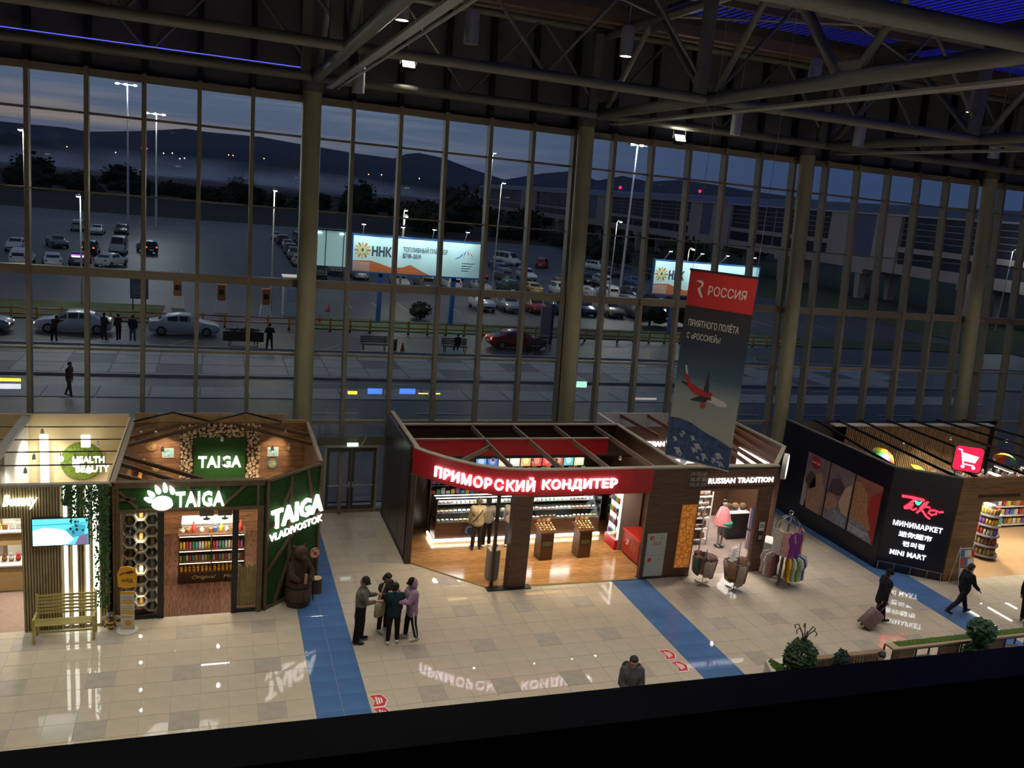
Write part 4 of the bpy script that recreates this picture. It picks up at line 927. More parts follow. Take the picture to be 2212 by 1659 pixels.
# ---- promo stand, bee and bear beside the timber kiosk
def leftbits():
    t = thing('promo_stand', 'orange honey promotion board on a round white foot', 'sign stand', (-1.90, 21.02, 0), radians(-8))
    MB().lathe([(.25, 0), (.25, .012), (.06, .03), (0, .03)], n=24).build('foot', M_white, t)
    MB().bbox(-.165, .165, -.012, .012, .03, 1.05, .008).build('board', mat('board_cream', (.80, .74, .58), .5), t)
    P = [(-.21, 1.18), (.0, 1.13), (.21, 1.18), (.23, 1.45), (.18, 1.66), (.02, 1.72), (-.16, 1.69), (-.23, 1.5)]
    MB().prismY(P, -.02, .015).build('header', mat('board_orange', (.90, .45, .02), .4), t)
    Mp = plane_M((0, -.021, 0), 0); Mq = plane_M((0, -.0125, 0), 0)
    flat_poly([(-.17, 1.52), (.1, 1.62), (.18, 1.56), (.05, 1.52), (-.05, 1.54), (-.17, 1.48)], Mp, mat('board_brown', (.12, .05, .02), .5), t, 'bee_print')
    print_text('мёд', (-.12, .13, 1.28, 1.42), Mp, mat('board_brown', (.12, .05, .02)), t, bold=.02)
    flat_poly([(-.165, .98), (.165, .98), (.165, 1.05), (-.165, 1.05)], Mq, mat('board_orange', (.9, .45, .02)), t, 'orange_band')
    for z in (.72, .45): flat_poly([(-.15, z), (.15, z), (.15, z+.06), (-.15, z+.06)], Mq, mat('board_orange', (.9, .45, .02)), t, 'orange_band')
    for z in (.9, .85, .80, .64, .58, .53, .36): flat_poly([(-.14, z), (.12, z), (.12, z+.012), (-.14, z+.012)], Mq, mat('print_grey', (.3, .27, .22), .6), t, 'text_line')
    flat_poly([(.02+.08*cos(q*pi/6), .2+.08*sin(q*pi/6)) for q in range(12)], Mq, mat('board_amber', (.75, .35, .05), .5), t, 'honey_drop')
    # bee
    t = thing('bee_figure', 'small striped bee figurine sitting beside the promotion board', 'figurine', (-2.29, 21.12, 0))
    bb = MB().ball((0, 0, .16), (.11, .12, .16)).ball((0, -.02, .40), (.095, .09, .09)); remesh(bb, 'body', mat('bee_brown', (.10, .055, .02), .5), t, .012)
    for z in (.12, .22): MB().lathe([(.112, -.02), (.118, 0), (.112, .02)], (0, 0, z), 14).build('stripe', mat('bee_yellow', (.75, .5, .05), .5), t, True)
    for sd in (-1, 1):
        MB().caps((sd*.03, 0, .48), (sd*.07, -.02, .58), .008, n=6).ball((sd*.07, -.02, .59), .018, 8, 5).build('antenna', M_blk, t)
        MB().ball((sd*.13, .06, .28), (.09, .015, .07)).build('wing', mat('bee_wing', (.6, .55, .45), .4), t, True); MB().ball((sd*.035, -.1, .42), .018, 8, 5).build('eye', M_white, t)
        MB().caps((sd*.08, -.05, .22), (sd*.12, -.12, .14), .025, n=8).build('arm', mat('bee_brown', (.1,)*3), t, True)
    # bear in a barrel
    t = thing('bear_statue', 'dark brown bear statue leaning out of a wooden barrel', 'statue', (2.30, 21.78, 0), radians(20))
    br = MB().lathe([(.30, 0), (.34, .1), (.36, .35), (.34, .62), (.31, .74), (.27, .74), (.27, .68), (0, .68)], n=20); br.build('barrel', wood('barrel_wood', (.055, .028, .016), (.12, .06, .03), .6, (8, 8, 1), 2), t, True)
    for z in (.16, .58): MB().lathe([(.352, -.025), (.364, 0), (.352, .025)], (0, 0, z), 20).build('hoop', M_blk, t, True)
    b = MB(); b.caps((0, .02, .7), (0, .04, 1.2), .27, .22); b.caps((0, 0, 1.3), (0, -.03, 1.45), .15, .2); b.ball((0, -.06, 1.52), (.21, .21, .2)); b.caps((0, -.2, 1.47), (0, -.3, 1.45), .1, .075)
    for sd in (-1, 1): b.ball((sd*.16, .0, 1.69), (.07, .04, .07)); b.caps((sd*.22, 0, 1.18), (sd*.30, -.2, .95), .1, .085); b.caps((sd*.30, -.2, .95), (sd*.16, -.34, .86), .085, .08)
    remesh(b, 'body', mat('bear_fur', (.060, .033, .018), .95, var=.5, vscale=18, bump=1, bscale=50), t, .018, 3)
    MB().ball((0, -.37, 1.48), (.035, .03, .028)).build('nose', M_blk, t, True)
    for sd in (-1, 1): MB().ball((sd*.08, -.24, 1.57), .018, 8, 5).build('eye', M_blk, t)
    MB().caps((.02, -.36, .78), (.04, -.36, 1.0), .05, .04).build('fish', mat('fish_skin', (.45, .22, .14), .5), t, True)
    MB().ball((.2, -.32, .82), (.12, .06, .05)).ball((.25, -.25, .78), (.08, .08, .04)).build('leaf_sprig', mat('sprig_green', (.08, .22, .05), .7), t, True)
    t = thing('no_touch_sign', 'round red no-touching sign beside the bear statue', 'sign', (2.72, 21.9, 1.42), radians(15))
    MB().rings([[(.15*q*cos(2*pi*i/28), y, .15*q*sin(2*pi*i/28)) for i in range(28)] for y, q in ((.01, 1), (-.01, 1))]).build('disc', mat('sign_cream', (.75, .55, .45), .5), t)
    MB().rings([[(r*cos(2*pi*i/28), y, r*sin(2*pi*i/28)) for i in range(28)] for r, y in ((.15, -.011), (.15, -.016), (.125, -.016), (.125, -.011), (.15, -.011))], cap=False).build('red_ring', mat('sign_red', (.65, .05, .03), .5), t)
    MB().bar((-.09, -.014, .09), (.09, -.014, -.09), .025, .006, up=(0, 1, 0)).build('red_slash', mat('sign_red', (.65,)*3), t)
    MB().ball((0, -.012, -.01), (.055, .004, .06)).build('hand_pictogram', mat('picto_brown', (.35, .12, .08), .5), t)
    MB().cyl((0, .02, -.12), (0, .02, -1.42), .014, n=8).build('post', M_blk, t)
    t = thing('log_stump', 'small log stump behind the barrel', 'stump', (2.86, 22.4, 0)); MB().lathe([(.16, 0), (.15, .05), (.15, .42)], n=14).build('trunk', mat('bark', (.09,)*3), t, True); MB().lathe([(.14, .42), (.14, .435)], n=14).build('cut_face', mat('log_end', (.6,)*3), t)
leftbits()
# ================================================================= CONFECTIONERY (red) + RUSSIAN TRADITION
M_brn = mat('dark_brown_panel', (.045, .026, .016), .30, var=.12, vscale=3)
M_brn2 = wood('brown_laminate', (.085, .042, .024), (.15, .078, .045), .4, (1, 1, 8), 2)
M_red = mat('red_fascia', (.58, .022, .028), .35)
M_kfloor = wood('honey_parquet', (.33, .165, .060), (.54, .30, .125), .16, (2, 12, 1), 1.6, plank=('Y', .16))
M_food = [mat('cake_%d' % i, c, .5) for i, c in enumerate(((.85, .80, .70), (.80, .62, .40), (.55, .28, .12), (.82, .70, .30), (.70, .25, .20), (.75, .80, .75), (.35, .55, .25), (.9, .88, .85)))]
KP = [(5.87, 24.11), (5.95, 23.92), (6.2, 23.55), (6.55, 23.1), (6.92, 22.72), (7.3, 22.38), (7.7, 22.13), (8.2, 21.97), (8.9, 21.88), (9.6, 21.86), (12.80, 21.86)]
def path_at(d, pts=KP):
    for a, b in zip(pts, pts[1:]):
        l = hypot(b[0]-a[0], b[1]-a[1])
        if d <= l or b == pts[-1]:
            t = d/l; return Vector((a[0]+(b[0]-a[0])*t, a[1]+(b[1]-a[1])*t, 0)), atan2(b[1]-a[1], b[0]-a[0])
        d -= l
def kond():
    K = thing('confectionery_kiosk', 'dark brown confectionery kiosk with curved red fascia and glowing Cyrillic name', 'kiosk')
    MB().prism([(5.85, 23.95), (7.85, 21.92), (12.74, 21.86), (12.74, 22.02), (13.83, 22.02), (13.83, 26.58), (5.85, 26.58)], .001, .03).build('floor', M_kfloor, K)
    MB().tube([(5.83, 23.93, .018), (7.84, 21.89, .018), (12.73, 21.84, .018)], .016, 6).build('floor_edge', mat('brass_edge', (.42, .30, .12), .35, metal=.6), K)
    # left side: dark glazed panels
    for i, (y0, y1) in enumerate(((28.1, 26.75), (26.72, 25.4), (25.37, 24.25))): MB().box(5.73, 5.80, y1, y0, .06, 3.68).build('side_panel', M_brn, K)
    MB().box(5.755, 5.775, 23.98, 24.22, .06, 2.95).build('side_pane', M_kglass, K)
    MB().box(5.70, 5.84, 23.9, 28.1, 0, .06).build('side_sill', M_blk, K)
    MB().bbox(5.72, 5.90, 23.86, 24.02, 0, 2.95, .02).build('corner_post', M_brn, K)
    MB().prism([(5.84, 24.1), (5.98, 24.1), (6.0, 28.25), (5.86, 28.25)], 3.66, 3.74).build('parapet_cap', mat('cap_putty', (.40, .37, .28), .5), K)
    MB().box(5.82, 13.84, 26.6, 26.68, 0, 3.68).build('back_wall', M_brn, K)
    MB().box(5.9, 13.80, 26.57, 26.72, 3.68, 3.73).build('back_cap', MATS['cap_putty'], K)
    # curved fascia
    n = 40; tot = sum(hypot(b[0]-a[0], b[1]-a[1]) for a, b in zip(KP, KP[1:]))
    I, Oo = [], []
    for k in range(n+1):
        P, a = path_at(min(tot*k/n, tot-1e-6)); nr = Vector((sin(a), -cos(a), 0)); Oo.append(P+nr*.09); I.append(P-nr*.09)
    R = []
    for a, b in zip(Oo, I): R.append([(a.x, a.y, 2.92), (a.x, a.y, 3.70), (b.x, b.y, 3.70), (b.x, b.y, 2.92)])
    fa = MB().rings(R).build('fascia', M_red, K, True)
    R = []
    for a, b in zip(Oo, I): R.append([(a.x, a.y, 3.70), (a.x, a.y, 3.735), (b.x, b.y, 3.735), (b.x, b.y, 3.70)])
    MB().rings(R).build('fascia_cap', MATS['cap_putty'], fa, True)
    def pth(x):
        P, a = path_at(x); nr = Vector((sin(a), -cos(a), 0)); return P+nr*.13, a
    s0 = .95
    letters('ПРИМОРСКИЙ', (s0, s0+3.05, 3.08, 3.50), None, M_signb, fa, ext=.03, bold=.022, path=pth, space=1.08)
    # second word starts at x = 9.1
    s1 = tot-(12.80-9.15)
    letters('КОНДИТЕР', (s1, s1+2.42, 3.08, 3.44), None, M_signb, fa, ext=.03, bold=.022, path=pth, space=1.08)
    MB().box(5.95, 12.75, 24.95, 25.03, 3.14, 3.68).build('inner_red_band', M_red, K); MB().box(5.95, 12.75, 24.94, 25.04, 3.68, 3.72).build('band_cap', MATS['cap_putty'], K)
    MB().box(5.95, 13.8, 25.05, 26.58, 3.0, 3.05).build('soffit', M_brn, K)
    for x in (8.35, 9.87, 11.4, 12.95): MB().bar((x, 21.98, 3.62), (x, 26.6, 3.62), .06, .16).build('roof_beam', mat('beam_taupe', (.22, .16, .12), .5), K)
    MB().bar((8.35, 24.4, 3.62), (7.0, 23.0, 3.62), .05, .14).build('roof_brace', MATS['beam_taupe'], K)
    # front pillars
    MB().bbox(8.36, 8.96, 21.80, 22.12, 0, 2.93, .015).build('pillar', M_brn2, K); MB().box(7.75, 9.12, 21.70, 21.98, 0, .035).build('pillar_foot', M_blk, K)
    MB().bbox(7.86, 7.96, 21.88, 21.98, 0, 2.95, .012).build('frame_post', M_brn, K); MB().box(7.96, 8.36, 21.92, 21.935, .04, 2.93).build('side_pane', M_kglass, K)
    # chocolate counter: dark plinth, glowing foot line, tiered glass case
    c = thing('pastry_counter', 'long dark pastry counter with glass display and glowing white foot line', 'counter', (0, 25.2, .031))
    MB().box(6.98, 12.9, .03, .75, .16, .70).build('plinth', M_brn2, c)
    MB().box(6.9, 12.95, -.02, .03, .05, .14).build('foot_light', emi('foot_led', (1, .95, .82), 6), c); MB().box(6.88, 6.93, -.02, .75, .05, .14).build('foot_light', MATS['foot_led'], c)
    MB().box(6.98, 12.9, .08, .7, .03, .16).build('kick', M_blk, c)
    for i, (y, z) in enumerate(((.05, .70), (.22, .95), (.40, 1.20))): MB().box(6.98, 12.9, y, .75, z, z+.02).build('tier', mat('steel_tray', (.55, .56, .55), .25, metal=.8), c)
    MB().rings([[(x, .0, .72), (x, .012, .72), (x, .30, 1.48), (x, .288, 1.48)] for x in (6.98, 12.9)]).build('front_glass', M_kglass, c)
    MB().box(6.98, 12.9, .29, .75, 1.48, 1.50).build('case_top', M_kglass, c)
    for x in (6.98, 9.95, 12.88): MB().box(x, x+.02, .02, .75, .7, 1.48).build('case_end', M_chrome, c)
    for y in (.30, .55): MB().box(7.0, 12.88, y, y+.03, 1.45, 1.475).build('case_light', emi('case_led', (.95, 1, 1), 5), c)
    MB().rings([[(8.15+r*cos(q), -.002-d, .42+r*sin(q)) for q in [2*pi*i/20 for i in range(20)]] for r, d in ((.17, -.02), (.17, .008))]).build('round_logo', mat('logo_blue', (.05, .15, .45), .4), c)
    b = MB()
    for i in range(12):
        a = .4+i*.32; b.ball((8.15+.13*cos(a), -.014, .42+.13*sin(a)), (.03, .006, .02), 6, 4)
    b.build('logo_swirl', mat('logo_white', (.7, .75, .85), .4), c)
    # pastries: many kinds, each a thing
    def cake(k):
        b = MB()
        if k == 0: b.lathe([(.055, 0), (.06, .02), (.055, .06), (.02, .08), (0, .082)], n=9)
        elif k == 1: b.bbox(-.06, .06, -.045, .045, 0, .06, .012)
        elif k == 2: b.ball((0, 0, .045), (.06, .05, .045), 8, 5)
        else: b.lathe([(.05, 0), (.06, .01), (.06, .03), (.045, .035), (.03, .05), (0, .05)], n=9)
        return b.mesh('pastry', M_food[0], True)
    CM = [cake(k) for k in range(4)]; random.seed(21)
    kinds = ('round cream cake', 'square cake slice', 'glazed bun', 'small tart'); rows = ('front', 'middle', 'upper')
    for r_, (y, z) in enumerate(((25.33, .754), (25.50, 1.004), (25.68, 1.254))):
        for i in range(38):
            x = 7.08+i*.153
            if abs(x-9.96) < .085: continue
            k = (i//4+r_) % 4; o = ob('pastry', CM[k], None, (x, y+random.uniform(-.01, .01), z), 0, '%s %s from the left on the %s tier of the glass counter' % (nth(i), kinds[k], rows[r_]), 'pastry', 'pastries on the %s tier' % rows[r_])
            setmat(o, M_food[(i//4*3+r_*2) % 8])
    lamp('AREA', 'case_glow', (9.9, 25.45, 1.44), 75, (.95, 1, 1), 5.6, (0, 0, 0), sizey=.25)
    # wall shelf behind with boxed sweets
    sh = thing('sweets_shelf', 'brown wall shelf stacked with boxed sweets behind the pastry counter', 'shelf', (0, 26.3, .031))
    for z in (1.25, 1.6, 1.95): MB().box(7.0, 12.9, 0, .29, z, z+.03).build('board', M_brn2, sh)
    for x in (7.0, 8.95, 10.9, 12.87): MB().box(x, x+.03, 0, .29, 0, 2.1).build('upright', M_brn2, sh)
    MB().box(7.0, 12.9, .02, .05, 2.08, 2.1).build('shelf_light', emi('shelf_strip', (1, .85, .6), 2.5), sh)
    bx = [MB().bbox(-.07, .07, -.05, .05, 0, h, .008).mesh('sweet_box', PK[0]) for h in (.12, .18, .22)]
    for r_, z in enumerate((1.313, 1.663, 2.013)):
        for i in range(34):
            x = 7.13+i*.172; 
            if min(abs(x-q) for q in (7.0, 8.95, 10.9, 12.87)) < .09: continue
            o = ob('sweet_box', bx[(i*7+r_) % 3], None, (x, 26.42, z), 0, '%s sweet box from the left on the %s board of the wall shelf' % (nth(i), ('lower', 'middle', 'top')[r_]), 'box', 'sweet boxes on the %s board' % ('lower', 'middle', 'top')[r_]); setmat(o, PK[(i*3+r_*5) % 10])
    # lit posters on the back wall
    pcol = [((.15, .35, .65), 'blue ice'), ((.08, .18, .5), 'deep blue'), ((.85, .75, .6), 'cream'), ((.85, .85, .8), 'white'), ((.8, .5, .2), 'orange'), ((.65, .12, .1), 'red berry'), ((.7, .1, .1), 'crimson'), ((.5, .15, .12), 'dark red'), ((.2, .6, .6), 'teal'), ((.8, .85, .5), 'pale lime')]
    for i, (c_, nm) in enumerate(pcol):
        x = 8.6+i*.41
        t = thing('menu_poster', '%s backlit picture panel high on the back wall of the confectionery' % nm, 'poster', (x+.2, 26.58, 2.45), group='backlit picture panels')
        MB().box(-.2, .2, -.03, .01, -.26, .2).build('frame', M_blk, t); MB().box(-.185, .185, -.036, -.03, -.245, .185).build('print', emi('poster_%d' % i, c_, .9), t); MB().ball((0, -.037, -.05), (.11, .006, .12)).build('print_subject', emi('poster_s%d' % i, (min(1, c_[0]*1.5+.15), min(1, c_[1]*1.3+.1), min(1, c_[2]*1.2+.05)), 1.1), t, True)
    MB().box(8.0, 12.9, 26.5, 26.56, 2.72, 2.76).build('cove_light', emi('warm_cove', (1, .6, .25), 4), K)
    # two tasting stands with spot pools
    for i, (x, y, s) in enumerate(((10.25, 23.72, 'left'), (11.62, 23.76, 'right'))):
        t = thing('tasting_stand', '%s dark tasting stand with lit sweets on its slanted tray' % s, 'display stand', (x, y, .033), radians(4))
        MB().bbox(-.23, .23, -.23, .23, 0, .92, .012).build('cabinet', M_brn2, t); MB().box(-.2, .2, -.2, .2, -.001, .03).build('foot', M_blk, t)
        MB().rings([[(sx*.30, -.26, .92), (sx*.30, .26, 1.04), (sx*.30, .26, 1.10), (sx*.30, -.26, .98)] for sx in (-1, 1)]).build('tray', mat('tray_bronze', (.24, .12, .06), .3, metal=.4), t)
        MB().bbox(-.26, .26, .22, .26, 1.08, 1.28, .01).build('backboard', M_brn2, t)
        for q in range(3): MB().bbox(-.24+q*.17, -.10+q*.17, .18, .22, 1.16, 1.26, .01).build('card', mat('card_%d' % q, ((.6, .2, .1), (.5, .3, .2), (.7, .5, .3))[q], .5), t)
        MB().box(-.16, .14, -.238, -.23, .50, .64).build('front_label', mat('label_green', (.16, .2, .10), .4), t)
        for q in range(20):
            qx = -.23+(q % 5)*.115; qy = -.19+(q//5)*.115
            MB().ball((0, 0, .03), (.042, .042, .034), 7, 5).build('sweet', M_food[(q+i) % 4], None, True, (x+qx, y+qy, .985+(qy+.26)*.23+.05), label='%s sweet in the %s row of the %s tasting stand tray' % (nth(q % 5), nth(q//5), s), cat='sweet', group='sweets on the %s tasting stand' % s)
        spotlight(x-.1, y-.5, 3.5, 'ceiling spot above the %s tasting stand' % s, x, y, 1.0, 170, (1, .74, .42), 60)
    for i, (x, y) in enumerate(((8.1, 23.3), (9.35, 23.2), (12.4, 23.3))): spotlight(x, y, 3.5, '%s ceiling spot over the parquet of the confectionery' % nth(i), x, y-.2, 0, 230, (1, .76, .46), 110)
    # drinks fridge, ice-cream freezer, medal on the wall
    t = thing('drinks_fridge', 'tall glass door drinks fridge glowing white with red base', 'fridge', (13.36, 24.38, .032))
    MB().box(-.30, .42, -.42, .42, .0, 2.1).build('cabinet', mat('fridge_grey', (.35, .33, .34), .4), t)
    MB().box(-.42, -.30, -.40, .40, .0, .34).build('kick_panel', mat('cola_red', (.62, .02, .03), .35), t)
    MB().box(-.315, -.30, -.38, .38, .36, 2.0).build('lit_interior', emi('fridge_white', (.92, 1, .98), 3.2), t)
    MB().box(-.42, -.41, -.39, .39, .36, 2.02).build('door_glass', M_kglass, t); MB().box(-.445, -.42, -.39, -.36, .7, 1.5).build('door_handle', M_chrome, t)
    MB().box(-.42, -.31, -.40, .40, 2.02, 2.12).build('header', MATS['cola_red'], t)
    for r_ in range(4):
        for q in range(7): MB().lathe([(.03, 0), (.034, .02), (.034, .16), (.014, .22), (.014, .26), (0, .26)], n=8).build('drink_bottle', PK[(r_*3+q) % 9], None, True, (13.0, 24.08+q*.1, .44+r_*.40), label='%s bottle on the %s shelf up in the glowing drinks fridge' % (nth(q), nth(r_)), cat='bottle', group='bottles in the drinks fridge')
    t = thing('ice_cream_freezer', 'red ice cream chest freezer beside the drinks fridge', 'freezer', (13.50, 23.28, .032))
    MB().bbox(-.34, .30, -.62, .62, .05, .80, .03).build('body', mat('freezer_red', (.60, .035, .03), .35), t); MB().bbox(-.36, .32, -.64, .64, .80, .86, .015).build('rim', mat('freezer_red', (.6,)*3), t); MB().box(-.30, .26, -.58, .58, .845, .87).build('sliding_lid', M_kglass, t); MB().box(-.29, .25, -.57, .57, .70, .80).build('contents', mat('ice_packs', (.35, .25, .2), .5, var=.8, vscale=14), t)
    b = MB().tube([(-.345, .22+.09*cos(a), .5+.09*sin(a)) for a in [q*.5 for q in range(12)]], .016, 6).tube([(-.345, .22+.04*cos(a), .5+.04*sin(a)) for a in [q*.5 for q in range(12)]], .012, 6); b.build('heart_logo', mat('logo_cream', (.85, .8, .7), .4), t)
    for y in (-.1, -.32): MB().ball((-.345, y, .45), (.008, .07, .16)).build('cone_print', mat('cone_brown', (.45, .22, .10), .5), t, True)
    t = thing('wall_medal', 'gold ribbon medal emblem on the dark wall above the freezer', 'emblem', (13.84, 23.45, 1.62))
    MB().box(-.02, 0, -.14, .14, .12, 1.2).build('ribbon', mat('old_gold', (.28, .20, .09), .45, metal=.3), t)
    MB().rings([[(x, .22*q*cos(2*pi*i/28), .22*q*sin(2*pi*i/28)) for i in range(28)] for x, q in ((0, 1), (-.03, 1), (-.04, .9))]).build('medal', mat('old_gold', (.28,)*3), t, True)
    print_text('1974', (-.14, .14, -.06, .06), Matrix.Translation((-.045, 0, 0)) @ Matrix.Rotation(-pi/2, 4, 'Z') @ Matrix.Rotation(pi/2, 4, 'X'), M_blk, t)
    MB().box(-.02, 0, -.16, .16, -.75, -.2).build('ribbon_tail', mat('old_gold', (.28,)*3), t)
    # pot plant beside the frame
    t = thing('potted_vine', 'small trailing vine on a grey plinth behind the glass corner', 'plant', (8.12, 22.55, .032))
    MB().bbox(-.17, .17, -.17, .17, 0, .95, .02).build('plinth', mat('plinth_grey', (.40, .36, .33), .4), t)
    b = MB()
    for i in range(50): 
        a = random.uniform(0, 6.3); z = .98-random.random()*.9 if i % 2 else .95+random.random()*.15; r = .19 if z < .95 else random.random()*.15
        x, y = r*cos(a)*.6-.0, -r*abs(sin(a)); b.ball((x, y-.01, z), (.035, .02, .04), 6, 4)
    b.build('leaves', mat('vine_green', (.22, .30, .06), .6, var=.4), t, True)
kond()

def russian():
    K = thing('souvenir_kiosk', 'brown souvenir clothing kiosk with white RUSSIAN TRADITION lettering', 'kiosk')
    MB().prism([(13.9, 21.9), (17.3, 21.9), (19.05, 23.8), (19.05, 26.7), (13.9, 26.7)], .001, .004).build('floor', mat('pinkish_floor', (.42, .33, .29), .2, var=.15, vscale=3), K)
    MB().box(13.86, 13.93, 22.0, 26.65, 0, 3.68).build('divider_wall', M_brn2, K); MB().box(13.82, 13.97, 21.98, 26.7, 3.68, 3.73).build('divider_cap', MATS['cap_putty'], K)
    # front: big brown pillar wall, lintel, right post
    MB().bbox(12.78, 14.6, 21.83, 21.99, 0, 2.95, .012).build('pillar_wall', M_brn2, K)
    MB().box(12.82, 17.35, 21.80, 21.98, 2.93, 3.68).build('fascia', M_brn2, K); MB().box(12.8, 17.4, 21.78, 22.0, 3.68, 3.73).build('fascia_cap', MATS['cap_putty'], K)
    for z in (3.02, 3.62): MB().box(14.0, 17.3, 21.785, 21.8, z, z+.03).build('fascia_moulding', M_brn, K)
    MB().bbox(16.86, 17.34, 21.83, 21.99, 0, 2.95, .012).build('right_post', M_brn2, K)
    Mx = plane_M((0, 21.79, 0), 0)
    for i, s in enumerate(('开司米', '高质量', '纯天然')): print_text(s, (14.12, 14.72, 3.42-i*.175, 3.56-i*.175), Mx, mat('silver_print', (.48, .48, .40), .5), K, ext=.006)
    letters('RUSSIAN TRADITION', (14.80, 17.22, 3.16, 3.34), Mx, emi('sign_pinkwhite', (1, .93, .97), 2.6), K, ext=.02, bold=.015, space=1.05)
    # fire cabinet doors and amber panel on the pillar
    t = thing('fire_cabinet', 'pale two-door fire hose cabinet with red stickers set in the brown pillar', 'cabinet', (13.24, 21.807, .83))
    MB().box(-.345, .345, -.02, .02, -.73, .73).build('frame', mat('cabinet_frame', (.45, .48, .42), .5), t)
    for z0, z1 in ((-.71, -.02), (.0, .71)): 
        d = MB().box(-.33, .33, -.032, -.02, z0, z1).build('door', mat('cabinet_white', (.62, .66, .58), .5), t); MB().cyl((.16, -.04, z1-.14), (.16, -.03, z1-.14), .02, n=10).build('lock', M_chrome, d)
        MB().box(-.25, -.12, -.036, -.032, z1-.2, z1-.07).build('sticker', mat('sticker_red', (.7, .06, .04), .5), d)
    print_text('ПК-01', (-.12, .16, .33, .45), plane_M((0, -.033, 0), 0), mat('sticker_red', (.7,)*3), t)
    flat_poly([(-.21, .55), (-.16, .62), (-.15, .52)], plane_M((0, -.037, 0), 0), M_white, t, 'sticker_mark')
    t = thing('amber_panel', 'tall backlit amber stone panel on the brown pillar', 'panel', (14.27, 21.807, 1.40))
    MB().box(-.27, .27, -.01, .02, -1.07, 1.07).build('backing', mat('amber_base', (.30, .10, .02), .4, emit=(.5, .16, .02), es=.35), t)
    random.seed(5); b = MB(); P = []
    for _ in range(3000):
        x = random.uniform(-.24, .24); z = random.uniform(-1.03, 1.03); r = random.choice((.05, .08, .11))
        if abs(x)+r > .265 or abs(z)+r > 1.06: continue
        if all((x-a)**2+(z-c)**2 > (r+q)**2 for a, c, q in P): P.append((x, z, r))
    am = mat('amber_disc', (.72, .28, .06), .3, var=.3, vscale=12, emit=(.8, .3, .05), es=.25)
    for x, z, r in P: MB().rings([[(x+r*q*cos(2*pi*i/12), y, z+r*q*sin(2*pi*i/12)) for i in range(12)] for y, q in ((-.01, 1), (-.025, .9), (-.02, .45))]).build('amber_disc', am, t, True)
    # interior walls
    MB().box(13.9, 19.1, 26.64, 26.72, 0, 3.6).build('back_wall', M_brn2, K)
    MB().wallseg((19.05, 23.8), (19.05, 26.7), 0, 3.68, .08).build('right_wall', M_brn2, K)
    MB().wallseg((17.36, 21.95), (19.05, 23.8), 2.93, 3.68, .1).build('angled_fascia', M_brn2, K); MB().wallseg((17.36, 21.95), (19.05, 23.8), 3.68, 3.74, .14).build('angled_cap', MATS['cap_putty'], K)
    MB().wallseg((19.05, 23.8), (19.05, 26.9), 3.68, 3.74, .14).build('side_cap', MATS['cap_putty'], K)
    MB().wallseg((18.75, 23.47), (19.05, 23.8), 0, 2.93, .12).build('angled_post', M_brn2, K)
    MB().box(13.8, 16.85, 28.15, 28.2, 2.6, 3.72).build('rear_white_wall', M_white, K); MB().box(13.78, 13.86, 26.75, 28.2, 2.6, 3.72).build('rear_white_return', M_white, K)
    rb = wood('red_rafter', (.20, .075, .035), (.30, .13, .06), .5, (1, 6, 1), 2)
    for (a, b) in (((14.76, 28.4), (14.95, 25.4)), ((15.95, 28.4), (15.9, 24.0)), ((17.45, 26.6), (17.0, 22.0)), ((18.3, 26.6), (17.6, 22.2)), ((16.95, 25.2), (16.5, 22.0)), ((18.75, 26.6), (18.5, 23.3))): MB().bar((*a, 3.62), (*b, 3.62), .07, .12).build('rafter', rb, K)
    letters('RUSSIAN TRADITION', (14.9, 17.4, 2.86, 3.06), plane_M((0, 26.6, 0), 0), emi('sign_pinkwhite', (1,)*3, 5), K, ext=.02, bold=.03)
    MB().box(18.96, 19.0, 24.2, 26.3, 1.9, 2.9).build('lightbox', emi('lightbox_white', (1, .97, .98), 3.0), K)
    MB().box(15.2, 18.6, 26.55, 26.62, 2.2, 2.35).build('shelf_light', emi('lightbox_white', (1,)*3, 3), K)
    for i, (x, y) in enumerate(((15.2, 23.4), (16.9, 23.2), (15.4, 25.6), (17.6, 25.2))): spotlight(x, y, 3.42, '%s ceiling spot of the souvenir kiosk' % nth(i), x, y, 0, 260, (1, .90, .82), 130)
    t = thing('wall_clock', 'round white clock emblem on the rear wall of the souvenir kiosk', 'clock', (16.8, 26.6, 2.33)); MB().rings([[(.22*q*cos(2*pi*i/28), y, .22*q*sin(2*pi*i/28)) for i in range(28)] for y, q in ((0, 1), (-.04, 1), (-.05, .9))]).build('rim', M_white, t, True); MB().rings([[(.16*cos(2*pi*i/24), y, .16*sin(2*pi*i/24)) for i in range(24)] for y in (-.051, -.056)]).build('dial', mat('dial_grey', (.3, .33, .4), .5), t)
    # round sign on the angled corner
    t = thing('round_sign', 'round lit sign seen edge-on at the corner of the souvenir kiosk', 'sign', (18.36, 22.86, 3.33), atan2(1.85, 1.69))
    MB().rings([[(.45*q*cos(2*pi*i/32), y, .45*q*sin(2*pi*i/32)) for i in range(32)] for y, q in ((0, 1), (-.14, 1), (-.15, .96))]).build('case', M_white, t, True); MB().rings([[(.42*cos(2*pi*i/32), y, .42*sin(2*pi*i/32)) for i in range(32)] for y in (-.151, -.158)]).build('face', emi('round_face', (.85, .8, .7), 1.4), t); MB().box(-.05, .05, 0, .06, -.1, .1).build('bracket', M_blk, t)
    # notice papers on the post
    for i, (z, c) in enumerate(((1.62, M_paper), (1.22, M_blk))):
        t = thing('notice_card', ('white paper notice on the right post', 'black card below the paper notice')[i], 'notice', (17.1, 21.81, z)); MB().box(-.1, .1, -.008, 0, -.15, .15).build('card', c, t); MB().box(-.07, .07, -.011, -.008, -.06, .08).build('print', mat('print_grey2', (.35, .33, .32), .6), t)
